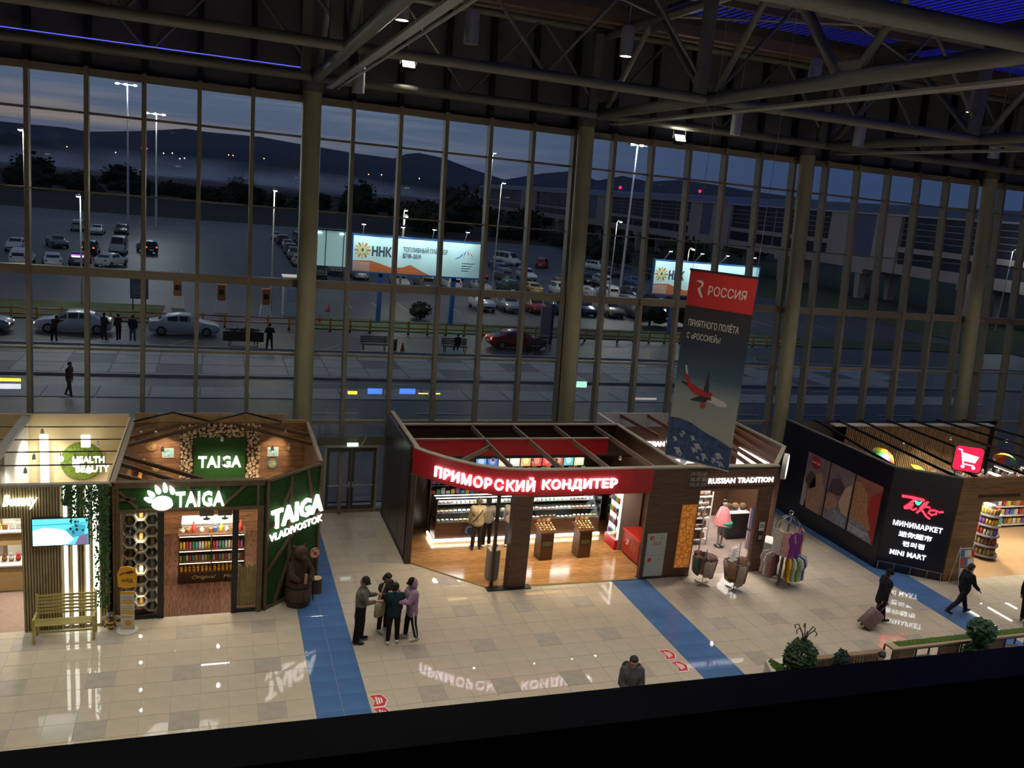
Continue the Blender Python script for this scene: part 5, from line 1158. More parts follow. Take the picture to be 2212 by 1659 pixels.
    # goods shelf on the left inside
    sh = thing('textile_shelf', 'steel shelf loaded with folded brown textiles in the souvenir kiosk', 'shelf', (15.75, 24.3, .005))
    for x in (-.85, .85):
        for y in (-.25, .25): MB().box(x-.02, x+.02, y-.02, y+.02, 0, 2.0).build('upright', M_white, sh)
    for z in (.2, .6, 1.0, 1.4, 1.8): MB().box(-.85, .85, -.27, .27, z, z+.03).build('board', M_white, sh)
    tex = cols([(.30, .16, .09), (.42, .30, .20), (.20, .12, .08), (.55, .45, .35), (.36, .18, .12)])
    for l in range(5):
        for q in range(6):
            z = .2+l*.4+.04
            MB().bbox(-.12, .12, -.2, .2, 0, .14+.06*((q*5+l) % 3), .035).build('folded_textile', tex[(q*3+l*2) % 5], None, True, (15.05+q*.275, 24.3, z), label='%s folded textile from the left on the %s shelf up of the steel rack' % (nth(q), nth(l)), cat='textile', group='folded textiles on the steel rack')
    # tall white rail
    t = thing('garment_rail', 'thin white garment rail with two uprights in the souvenir kiosk', 'rail', (15.6, 23.35, .005))
    for x in (-.28, .28): MB().cyl((x, 0, 0), (x, 0, 1.9), .02, n=8).build('upright', M_white, t)
    for z in (1.1, 1.88): MB().cyl((-.28, 0, z), (.28, 0, z), .016, n=8).build('crossbar', M_white, t)
    for x in (-.28, .28): MB().box(x-.03, x+.03, -.25, .25, 0, .03).build('foot', M_white, t)
    # black table with fur hats
    t = thing('hat_table', 'black display table carrying fur hats', 'table', (18.1, 24.7, .005)); MB().box(-.42, .42, -.3, .3, 0, .98).build('body', M_blk, t); MB().bbox(-.45, .45, -.33, .33, .98, 1.02, .008).build('top', M_white, t)
    for i, (x, y, z, c, s) in enumerate(((-.29, 0, 1.035, (.12, .06, .03), 'dark brown'), (.0, .05, 1.035, (.30, .19, .10), 'tan'), (.29, 0, 1.035, (.22, .13, .07), 'chestnut'))):
        b = MB().ball((0, 0, .12), (.14, .14, .13)); remesh(b, 'fur_hat', mat('fur_%d' % i, c, 1, var=.5, vscale=30, bump=1, bscale=80), None, .015, 2, (18.1+x, 24.7+y, z-.006)); tag(bpy.context.scene.objects[-1] if False else COL.objects[-1], '%s fur hat on the black display table' % s, 'hat', 'fur hats on the table')
    # hanging ties / scarves by the post
    t = thing('scarf_stand', 'stand with hanging blue and striped scarves beside the right post', 'stand', (17.42, 22.75, .005)); MB().cyl((0, 0, 0), (0, 0, 1.95), .015, n=8).build('pole', M_chrome, t); MB().lathe([(.15, 0), (.15, .015), (.02, .03)], n=16).build('foot', M_chrome, t)
    sc = cols([(.15, .20, .45), (.55, .52, .50), (.60, .30, .35), (.25, .30, .55)])
    for i in range(10):
        a = i*2*pi/10
        for z0, z1 in ((1.15, 1.85), (.40, 1.05)):
            MB().bbox(-.035, .035, -.012, .012, z0, z1, .008).xf(Matrix.Translation((.12*cos(a), .12*sin(a), 0)) @ Matrix.Rotation(a+pi/2, 4, 'Z')).build('scarf', sc[(i+int(z0 > 1)) % 4], None, False, (17.42, 22.75, 0), label='%s scarf round the %s ring of the scarf stand' % (nth(i), 'upper' if z0 > 1 else 'lower'), cat='scarf', group='scarves on the stand')
    # white wrapped plinth
    t = thing('wrapped_plinth', 'white wrapped plinth with a dark base by the right post', 'plinth', (17.66, 21.98, 0), radians(42)); MB().bbox(-.36, .36, -.15, .2, .28, 1.04, .02).build('cover', M_white, t); MB().box(-.32, .0, -.13, .18, 0, .3).build('base', mat('plinth_dark', (.05, .03, .025), .5), t)
    # mannequin in pink and green
    t = thing('mannequin', 'white mannequin dressed in pink shawl and green sash', 'mannequin', (17.05, 23.9, .005))
    b = MB(); b.caps((0, 0, .95), (0, 0, 1.25), .1, .13); b.caps((-.12, 0, 1.36), (.12, 0, 1.36), .06); b.caps((0, 0, 1.42), (0, 0, 1.5), .045); b.ball((0, 0, 1.62), (.075, .09, .11))
    for sd in (-1, 1): b.caps((sd*.08, 0, .9), (sd*.08, 0, .48), .07, .05); b.caps((sd*.08, 0, .48), (sd*.08, 0, .08), .05, .035); b.caps((sd*.17, 0, 1.36), (sd*.24, -.03, 1.08), .04, .035); b.caps((sd*.24, -.03, 1.08), (sd*.24, -.12, .86), .033, .025); b.caps((sd*.08, .04, .05), (sd*.08, -.12, .04), .035)
    remesh(b, 'body', mat('mannequin_white', (.72, .66, .62), .4), t, .012)
    b = MB().lathe([(.10, 1.48), (.16, 1.40), (.24, 1.2), (.34, .85), (.33, .84), (.22, 1.2), (.09, 1.46)], n=18); b.build('shawl', cloth('pink', (.75, .26, .28)), t, True)
    b = MB().lathe([(.20, .86), (.30, .80), (.31, .95), (.22, 1.05)], (.03, -.03, 0), 18); b.build('sash', cloth('green', (.08, .45, .28)), t, True)
    MB().ball((0, .02, 1.68), (.085, .1, .075)).build('wig', M_hairb, t, True); MB().lathe([(.18, 0), (.18, .015), (0, .02)], n=20).build('base', M_chrome, t)
russian()

# ---- clothes stands on the concourse
def garment(name, w, h, d, m, parent=None, loc=(0, 0, 0), rot=0, **kw):
    """hanging shirt: shoulders, sleeves and body, slightly wavy"""
    R = []
    for z, ww, dd in ((0, .05, .4), (-.03, .25, .7), (-.07, .48, .9), (-.25*h, .5, 1), (-.6*h, .46, 1.0), (-h, .5, 1.1)):
        R.append([(x*w*ww*2, y*d*dd/2*(1+.25*sin(7*x+z*9)), z) for x, y in ((-.5, -.6), (-.25, -1), (0, -.8), (.25, -1), (.5, -.6), (.5, .6), (.25, 1), (0, .8), (-.25, 1), (-.5, .6))])
    b = MB().rings(R)
    for s in (-1, 1): b.rings([[(s*w*.44, -d*.4, -.06), (s*w*.44, d*.4, -.06), (s*w*.44, d*.4, -.2), (s*w*.44, -d*.4, -.2)], [(s*w*.62, -d*.3, -.2-.12*h), (s*w*.62, d*.3, -.2-.12*h), (s*w*.5, d*.3, -.28-.16*h), (s*w*.5, -d*.3, -.28-.16*h)]])
    return b.build(name, m, parent, True, loc, rot, **kw)
def stands():
    tex = [cloth('rk%d' % i, c, .45) for i, c in enumerate(((.30, .14, .10), (.16, .10, .06), (.38, .32, .26), (.08, .08, .09), (.34, .20, .13), (.10, .16, .12), (.45, .38, .32), (.24, .10, .10)))]
    for j, (x, y, r, n, nm) in enumerate(((14.74, 21.22, .42, 14, 'far'), (15.60, 20.75, .42, 15, 'near'))):
        t = thing('round_rack', '%s round chrome rack of brown patterned bags in front of the souvenir kiosk' % nm, 'clothes rack', (x, y, 0))
        MB().cyl((0, 0, 0), (0, 0, 1.55 if j else 1.2), .018, n=8).build('pole', M_chrome, t)
        for k in range(4): MB().bar((0, 0, .04), (.3*cos(k*pi/2+.4), .3*sin(k*pi/2+.4), .03), .03, .03).build('foot', M_chrome, t)
        MB().tube([(r*.8*cos(a), r*.8*sin(a), .95) for a in [2*pi*k/20 for k in range(21)]], .012, 6).build('ring', M_chrome, t)
        if j:
            for k in range(5): MB().bar((-.1, 0, 1.05+k*.1), (-.34, -.05, 1.0+k*.1), .16, .02).build('sign_flap', M_paper, t)
        for k in range(n):
            a = 2*pi*k/n
            MB().bbox(-.05, .05, -random.uniform(.13, .19), random.uniform(.1, .17), -random.uniform(.5, .72), 0, .035).xf(Matrix.Translation((x+r*random.uniform(.7, .9)*cos(a), y+r*random.uniform(.7, .9)*sin(a), .97+random.uniform(-.06, .05))) @ Matrix.Rotation(a+random.uniform(-.3, .3), 4, 'Z') @ Matrix.Rotation(radians(random.uniform(2, 14)), 4, 'Y')).build('woven_bag', tex[(k*3+j) % 8], None, True, label='%s woven bag round the %s round rack' % (nth(k), nm), cat='bag', group='bags on the %s round rack' % nm)
    # tall rotating stand with tunics, arched chrome top
    x, y = 17.6, 21.1
    t = thing('tunic_stand', 'tall chrome stand with arched top carrying tunics and shirts', 'clothes rack', (x, y, 0))
    MB().cyl((0, 0, 0), (0, 0, 2.28), .022, n=8).build('pole', M_chrome, t)
    for k in range(5): a = k*2*pi/5; MB().bar((0, 0, .05), (.42*cos(a), .42*sin(a), .03), .035, .035).build('foot', M_chrome, t)
    for k in range(4):
        a = k*pi/4; MB().tube([(.42*cos(a)*cos(q), .42*sin(a)*cos(q), 1.75+.5*sin(q)) for q in [pi*i/10 for i in range(11)]], .014, 6).build('arch', M_chrome, t)
    MB().tube([(.07*cos(q), 0, 2.36+.07*sin(q)) for q in [2*pi*i/14 for i in range(15)]], .02, 6).build('finial', M_chrome, t)
    MB().tube([(.42*cos(a), .42*sin(a), 1.02) for a in [2*pi*k/24 for k in range(25)]], .014, 6).build('ring', M_chrome, t)
    big = (((-.25, -.42), (.60, .30, .30), 'dusty pink'), ((-.08, -.50), (.18, .04, .26), 'purple'), ((.24, -.30), (.10, .10, .28), 'navy patterned'), ((.42, -.12), (.55, .22, .16), 'red striped'), ((-.42, -.1), (.6, .55, .5), 'pale grey'))
    for (dx, dy), c, nm in big: garment('tunic', .36, .85, .10, cloth('tu_'+nm, c, .3), None, (x+dx, y+dy, 1.88), atan2(dy, dx)+pi/2, label='%s tunic hanging on the upper tier of the tall chrome stand' % nm, cat='tunic', group='tunics on the tall stand')
    low = ((200, (.62, .52, .50), 'pale pink'), (222, (.60, .5, .48), 'beige'), (240, (.28, .13, .13), 'maroon edged'), (268, (.10, .075, .06), 'long dark brown'), (292, (.85, .50, .03), 'yellow'), (306, (.70, .74, .68), 'white'), (318, (.20, .42, .12), 'green trimmed'), (330, (.74, .76, .74), 'pale white'), (343, (.10, .12, .25), 'navy striped'), (356, (.72, .75, .78), 'ice white'), (10, (.5, .55, .6), 'grey blue'))
    for a, c, nm in low:
        q = radians(a-42); garment('shirt', .42, .95 if 'long' in nm else .78, .07, cloth('sh_'+nm, c, .2), None, (x+.50*cos(q), y+.50*sin(q), 1.04), q, label='%s shirt hanging on the lower ring of the tall chrome stand' % nm, cat='shirt', group='shirts on the lower ring')
stands()
# ================================================================= MINI MARKET
def tiko():
    K = thing('mini_market', 'black mini market kiosk with red neon name and oak front', 'kiosk')
    Mb_ = mat('black_gloss_panel', (.010, .010, .020), .28)
    Mo = wood('oak_front', (.20, .105, .040), (.32, .18, .075), .4, (1, 1, 8), 2.2, plank=('Z', .12))
    MB().prism([(23.5, 20.26), (33, 20.26), (33, 27.4), (21.9, 27.4), (21.9, 21.5)], .001, .004).build('floor', mat('market_floor', (.55, .36, .20), .18, var=.06, vscale=2), K)
    MB().wallseg((21.86, 27.4), (21.86, 21.5), 0, 3.68, .08).build('side_wall', Mb_, K); MB().wallseg((21.86, 21.52), (23.52, 20.26), 0, 3.68, .08).build('angled_wall', Mb_, K)
    cap = mat('cap_dark', (.16, .15, .13), .5)
    MB().wallseg((21.86, 27.4), (21.86, 21.5), 3.68, 3.72, .12).build('side_cap', cap, K); MB().wallseg((21.86, 21.52), (23.52, 20.26), 3.68, 3.72, .12).build('angled_cap', cap, K)
    MB().box(23.54, 24.6, 20.2, 20.32, 0, 3.7).build('oak_pillar', Mo, K); MB().box(24.6, 33, 20.2, 20.32, 2.84, 3.7).build('oak_lintel', Mo, K)
    MB().box(24.35, 26.2, 20.17, 20.2, 3.02, 3.10).build('vent_slot', mat('slot_dark', (.03, .02, .015), .6), K)
    MB().box(21.9, 33, 27.32, 27.42, 0, 3.66).build('back_wall', Mb_, K)
    b = MB(); xx = 24.5
    while xx < 32.3: b.box(xx, xx+.05, 26.94, 26.99, 1.2, 3.5); xx += .10
    b.build('slat_screen', wood('screen_slat', (.34, .22, .10), (.48, .33, .17), .5, (6, 1, 1), 2), K, kind='stuff')
    MB().box(24.5, 32.4, 26.99, 27.02, 1.2, 3.5).build('screen_back', mat('screen_dark', (.06, .04, .025), .7), K)
    MB().box(23.9, 32.5, 26.94, 27.5, 3.52, 3.57).build('white_ledge', mat('ledge_white', (.70, .66, .58), .5), K)
    for (a, c) in (((23.28, 27.5), (22.0, 21.7)), ((24.38, 27.5), (23.5, 20.3)), ((25.59, 27.5), (24.32, 20.3)), ((26.98, 27.5), (26.7, 20.3)), ((28.32, 27.5), (28.9, 20.3)), ((29.7, 27.5), (31.0, 20.3)), ((31.2, 27.5), (32.8, 20.4))): MB().bar((*a, 3.66), (*c, 3.66), .05, .09).build('rafter', M_blk, K)
    # neon name: three strokes tubes
    P, Q = Vector((21.86, 21.52, 0)), Vector((23.52, 20.26, 0)); ang = atan2(Q.y-P.y, Q.x-P.x)
    MC = plane_M((P.x, P.y, 0), ang) @ Matrix.Translation((0, 0, .06))
    neon = emi('neon_red', (1, .03, .06), 2.6); ng = emi('neon_green', (.05, 1, .45), 2.5)
    def stroke(pts, m, n_, r=.035): MB().tube([MC @ Vector((x, z, .06)) for x, z in pts], r, 8).build(n_, m, K, True)
    stroke([(.38, 2.76), (.72, 2.77), (1.08, 2.74)], neon, 'neon_letter', .045); stroke([(.80, 2.74), (.68, 2.55), (.52, 2.36)], neon, 'neon_letter', .045)
    stroke([(.52, 2.36), (.62, 2.36), (.78, 2.54), (.72, 2.36), (.80, 2.34), (.90, 2.42)], neon, 'neon_letter')
    stroke([(.92, 2.26), (1.10, 2.50), (1.20, 2.72), (1.12, 2.66), (1.0, 2.44), (1.10, 2.36), (1.24, 2.20), (1.36, 2.14)], neon, 'neon_letter'); stroke([(1.0, 2.44), (1.18, 2.54), (1.3, 2.52)], neon, 'neon_letter')
    stroke([(1.46, 2.46), (1.32, 2.44), (1.28, 2.34), (1.38, 2.28), (1.52, 2.34), (1.50, 2.46), (1.6, 2.42), (1.72, 2.46)], neon, 'neon_letter')
    MB().rings([[MC @ Vector((x, z, d)) for x, z in ((.84, 2.58), (.80, 2.66), (.88, 2.67), (.93, 2.63), (1.02, 2.68), (.96, 2.56), (.90, 2.53))] for d in (.03, .08)]).build('neon_heart', ng, K)
    M5 = emi('sign_coldwhite', (.95, .95, 1), 2.8); MT = MC @ Matrix.Translation((0, 0, .02))
    letters('МИНИМАРКЕТ', (.28, 1.82, 1.69, 1.87), MT, M5, K, ext=.015, bold=.012, space=1.06); letters('迷你超市', (.52, 1.56, 1.33, 1.52), MT, M5, K, ext=.015, bold=.006)
    letters('편의점', (.70, 1.38, 1.0, 1.18), MT, M5, K, ext=.015, bold=.006); letters('MINI MART', (.36, 1.50, .64, .81), MT, M5, K, ext=.015, bold=.012, space=1.06)
    # low chrome guard rail
    t = thing('guard_rail', 'low chrome guard rail along the angled black wall', 'rail', (0, 0, 0))
    o = Vector((-.6, -.8, 0))*.18
    for s in (.02, .27, .52, .77, .98): p = P.lerp(Q, s)+o; MB().cyl(p, p+Vector((0, 0, .34)), .014, n=8).build('post', M_chrome, t)
    MB().tube([P.lerp(Q, 0)+o+Vector((0, 0, .34)), P.lerp(Q, 1)+o+Vector((0, 0, .34))], .02, 8).build('bar', M_chrome, t)
    # three-part drink advertisement on the side wall (flat print)
    MS = plane_M((21.815, 25.75, 0), -pi/2)      # x runs towards the viewer
    ad = thing('advert_triptych', 'three-panel dark red drink advertisement on the black side wall', 'poster')
    base = [((0, 1.26), (.27, .20, .21)), ((1.33, 2.60), (.25, .18, .20)), ((2.67, 3.98), (.32, .12, .10))]
    for (a, c), col_ in base: flat_poly([(a, .72), (c, .72), (c, 2.86), (a, 2.86)], MS, mat('ad_%d' % int(a*10), col_, .4, var=.25, vscale=3), ad, 'print_panel', .02)
    sk = mat('ad_skin', (.48, .28, .20), .5, var=.15, vscale=5); hr = mat('ad_hair', (.44, .22, .12), .5, var=.4, vscale=14); dk = mat('ad_dark', (.11, .06, .07), .5); dn = mat('ad_denim', (.26, .28, .37), .6, var=.4, vscale=9); bl = mat('ad_light', (.48, .42, .42), .5); rd = mat('ad_red', (.42, .03, .03), .5)
    def fp(pts, m, n_, z=.022): flat_poly(pts, MS, m, ad, n_, .004, z)
    fp([(.0, .72), (.32, .72), (.2, 1.5), (.0, 1.9)], bl, 'print_sleeve'); fp([(.2, .72), (1.1, .72), (1.2, 1.7), (.9, 2.35), (.6, 2.1), (.35, 1.6)], sk, 'print_arm'); fp([(.05, 1.75), (.3, 2.2), (.6, 2.1), (.7, 1.7), (.4, 1.5)], dk, 'print_shirt')
    fp([(1.35, 1.7), (1.5, 2.3), (1.9, 2.45), (2.25, 2.2), (2.1, 1.85), (1.75, 1.75)], dk, 'print_hair'); fp([(1.35, 1.2), (1.4, 1.75), (1.75, 1.78), (2.0, 1.55), (1.95, 1.35), (1.6, 1.05)], sk, 'print_face', .026); fp([(2.02, 1.55), (2.12, 1.85), (2.25, 2.2), (2.58, 2.45), (2.58, 1.2), (2.25, 1.25), (2.1, 1.4)], mat('ad_fair', (.62, .42, .32), .5), 'print_face', .026)
    fp([(1.45, .74), (1.7, 1.2), (2.1, 1.3), (2.58, 1.1), (2.58, .74)], dn, 'print_jacket', .028); fp([(3.5, .74), (3.97, .74), (3.97, 2.7), (3.5, 2.3)], rd, 'print_backdrop', .021); fp([(2.68, 1.2), (2.68, 2.6), (3.0, 2.7), (3.35, 2.35), (3.5, 1.7), (3.8, 1.2), (3.3, 1.0)], hr, 'print_hair', .026); fp([(2.68, .74), (2.7, 1.15), (3.0, 1.3), (3.5, 1.2), (3.9, .9), (3.9, .74)], dn, 'print_jacket', .030)
    fp([(.52+.26*cos(q*pi/14), 2.60+.22*sin(q*pi/14)) for q in range(28)], mat('disc_red', (.62, .015, .02), .4), 'brand_disc', .028)
    print_text('Coca-Cola', (.30, .74, 2.54, 2.66), MS @ Matrix.Translation((0, 0, .034)), M_paper, ad, shear=.35, bold=.01)
    print_text('ПУТЕШЕСТВУЙ\nСО ВКУСОМ', (2.72, 3.72, .82, 1.06), MS @ Matrix.Translation((0, 0, .036)), M_paper, ad, bold=.012)
    # cart sign on a frame above the corner
    t = thing('cart_sign', 'red illuminated square sign with a white shopping cart', 'sign', (23.52, 20.20, 4.38), radians(-37.5))
    sq = [(x*.9, z*.9) for x, z in ((-.40, -.48), (.40, -.48), (.48, -.40), (.48, .40), (.40, .48), (-.40, .48), (-.48, .40), (-.48, -.40))]
    MB().prismY([(x*1.04, z*1.04) for x, z in sq], .0, .14).build('case', mat('sign_case_green', (.03, .06, .03), .4), t); MB().prismY([(x*.96, z*.96) for x, z in sq], -.012, 0).build('red_face', emi('cart_red', (.85, .01, .05), 1.5), t)
    cw = emi('cart_white', (1, .97, .97), 2.6); Mz = plane_M((0, -.013, 0), 0)
    flat_poly([(-.20, .20), (.30, .12), (.22, -.10), (-.14, -.08)], Mz, cw, t, 'cart_basket'); MB().tube([Mz @ Vector((x, z, .006)) for x, z in ((-.34, .30), (-.24, .28), (-.12, -.18), (.20, -.2))], .022, 6).build('cart_frame', cw, t)
    for x in (-.12, .2): MB().rings([[Mz @ Vector((x+.055*cos(q*pi/8), -.27+.055*sin(q*pi/8), d)) for q in range(16)] for d in (0, .01)]).build('cart_wheel', cw, t)
    for r_ in range(3):
        for q in range(4): flat_poly([(-.1+q*.08+r_*.01, .1-r_*.065), (-.07+q*.08+r_*.01, .1-r_*.065), (-.07+q*.08+r_*.01, .115-r_*.065), (-.1+q*.08+r_*.01, .115-r_*.065)], Mz, mat('cart_red_flat', (.5, .01, .03), .5), t, 'basket_hole', .004, .006)
    for x in (-.3, .3): MB().box(x-.015, x+.015, .03, .07, -.62, -.45).build('leg', M_blk, t)
    # round-front gondola with packets
    t = thing('snack_gondola', 'curved five-tier snack gondola inside the mini market', 'shelf', (27.1, 21.95, .005))
    random.seed(9)
    for i, z in enumerate((.12, .5, .88, 1.26, 1.64)):
        r = .62-.03*i
        MB().rings([[(.8*r*cos(a), r*sin(a), zz) for a in [2*pi*q/24 for q in range(24)]] for zz in (z, z+.05)]).build('tier', M_white, t); MB().rings([[(.82*r*cos(a)*k, r*1.02*sin(a)*k, zz) for a in [2*pi*q/24 for q in range(24)]] for zz, k in ((z, 1), (z+.08, 1.0), (z+.08, .97), (z, .97))], cap=False).build('price_rail', mat('rail_lilac', (.50, .46, .58), .4), t)
    MB().cyl((0, 0, 0), (0, 0, 2.0), .2, n=12).build('core', M_white, t)
    pk = [PK[1], PK[2], mat('gold_pack', (.55, .38, .12), .3), mat('choc_pack', (.25, .12, .06), .4), PK[0], PK[6], mat('violet_pack', (.28, .12, .5), .4)]
    pm = MB().bbox(-.042, .042, -.035, .035, 0, .22, .018).mesh('snack_pack', pk[0], True)
    for i, z in enumerate((.18, .56, .94, 1.32, 1.70)):
        for q in range(14):
            a = pi+q*pi/13*1.15-.2; r = .50-.03*i
            o = ob('snack_pack', pm, None, (27.1+.8*r*cos(a), 21.95+r*sin(a), z), a+pi/2, '%s snack packet from the left on the %s tier up of the curved gondola' % (nth(q), nth(i)), 'packet', 'snack packets on the gondola'); setmat(o, pk[(i*2+q//3) % 7])
    # newspaper ladder rack
    t = thing('press_rack', 'white folding press rack leaning by the oak pillar', 'magazine rack', (24.05, 19.84, 0))
    for x in (-.28, .28): MB().bar((x, -.12, 0), (x, .12, 1.36), .025, .025).build('front_rail', M_white, t); MB().bar((x, .3, 0), (x, .12, 1.36), .02, .02).build('rear_rail', M_white, t)
    for i, z in enumerate((.12, .42, .72, 1.02, 1.3)):
        y = -.12+z/1.36*.24; MB().bar((-.28, y, z), (.28, y, z), .02, .03).build('rung', M_white, t)
        if 0 < i < 4:
            for q in range(4): MB().box(-.07, .07, -.012, .012, 0, .22).xf(Matrix.Rotation(radians(-14), 4, 'X')).build('magazine', (PK[6], PK[9], PK[0], PK[4])[(i+q) % 4], None, False, (24.05-.21+q*.14, 19.84+y-.05, z+.02), label='%s magazine on the %s rung up of the white press rack' % (nth(q), nth(i-1)), cat='magazine', group='magazines on the press rack')
    # wall shelf far right, rainbow parasols and toys on top of inner shelving
    sh = thing('market_shelf', 'long grey product shelf deep inside the mini market', 'shelf', (29.6, 24.4, .005))
    for z in (.1, .5, .9, 1.3, 1.7): MB().box(-4.6, 3, -.3, .3, z, z+.04).build('board', M_white, sh)
    MB().box(-4.6, 3, .26, .3, 0, 2.1).build('back_panel', mat('shelf_grey', (.35, .34, .33), .5), sh)
    for x in (-4.6, -2.1, .4, 2.96): MB().box(x, x+.04, -.3, .3, 0, 2.1).build('upright', M_white, sh)
    bm = MB().bbox(-.09, .09, -.08, .08, 0, .24, .015).mesh('product_box', PK[0])
    for i, z in enumerate((.15, .55, .95, 1.35, 1.75)):
        for q in range(30):
            x = -4.45+q*.25
            if min(abs(x-u) for u in (-4.58, -2.08, .42, 2.98)) < .11: continue
            o = ob('product_box', bm, None, (29.6+x, 24.25, z), 0, '%s product box from the left on the %s board up of the grey shelf' % (nth(q), nth(i)), 'box', 'product boxes on the grey shelf'); setmat(o, (PK+pk)[(q*5+i*3) % 17])
    rb = [(.55, .03, .03), (.75, .30, .02), (.70, .60, .05), (.08, .40, .08), (.05, .35, .55), (.08, .10, .40)]
    for i, (x, y, z, r, s) in enumerate(((25.3, 25.6, 2.62, .55, 'leftmost rainbow parasol above the market shelves'), (26.9, 25.2, 2.05, .55, 'green and blue parasol behind the corner of the mini market'), (31.6, 25.4, 2.5, .5, 'rainbow parasol right of the cart sign'))):
        t = thing('rainbow_parasol', s, 'umbrella', (x, y, z), i*1.1, 'rainbow parasols'); t.rotation_euler.x = radians(40)
        for k in range(8):
            R = []
            for u in range(5):
                ph = u/4*1.15; R.append([(r*sin(ph)*cos(a), r*sin(ph)*sin(a), r*.8*(cos(ph)-.4)) for a in (k*pi/4, k*pi/4+pi/8, (k+1)*pi/4)])
            MB().rings(R, cap=False, closed=False).build('gore', mat('gore_%d' % (k % 6), rb[(k+(2 if i == 1 else 0)) % 6], .5), t, True)
        MB().cyl((0, 0, .5*r), (0, 0, -.7), .015, n=8).build('shaft', M_chrome, t)
    for i in range(16):
        x = 25.6+i*.42
        b = MB().ball((0, 0, .14), (.12, .1, .14), 8, 6).ball((0, -.02, .32), (.09, .09, .09), 8, 6).ball((-.07, 0, .4), .035, 6, 4).ball((.07, 0, .4), .035, 6, 4)
        b.build('plush_toy', cols([(.40, .26, .20), (.50, .40, .36), (.30, .20, .18), (.55, .45, .30)])[i % 4], None, True, (x, 24.5, 2.1 if False else 2.02), label='%s plush toy from the left along the top of the grey shelf' % nth(i), cat='toy', group='plush toys on the shelf top')
    # linear lamps (their reflections draw the bright floor lines)
    for i, (x, y0, y1) in enumerate(((28.2, 21.1, 23.2), (29.3, 21.7, 22.8), (30.5, 22.5, 23.7), (29.3, 23.1, 23.9), (26.4, 22.5, 24.0))):
        t = thing('linear_lamp', '%s white linear lamp hanging in the mini market' % nth(i), 'lamp', (x, (y0+y1)/2, 2.78), group='linear lamps'); l = (y1-y0)/2
        MB().box(-.05, .05, -l, l, 0, .05).build('body', M_white, t); MB().box(-.04, .04, -l, l, -.015, 0).build('diffuser', emi('linear_glow', (1, .93, .78), 14), t)
        for yy in (-l*.8, l*.8): MB().cyl((0, yy, .05), (0, yy, .86), .006, n=5).build('wire', M_blk, t)
    for i, (x, y) in enumerate(((25.6, 22.0), (27.6, 22.6), (29.8, 22.0), (25.6, 25.0), (28.4, 25.4), (31.0, 25.0))): spotlight(x, y, 3.42, '%s ceiling spot of the mini market' % nth(i), x, y, 0, 420, (1, .86, .62), 130)
tiko()
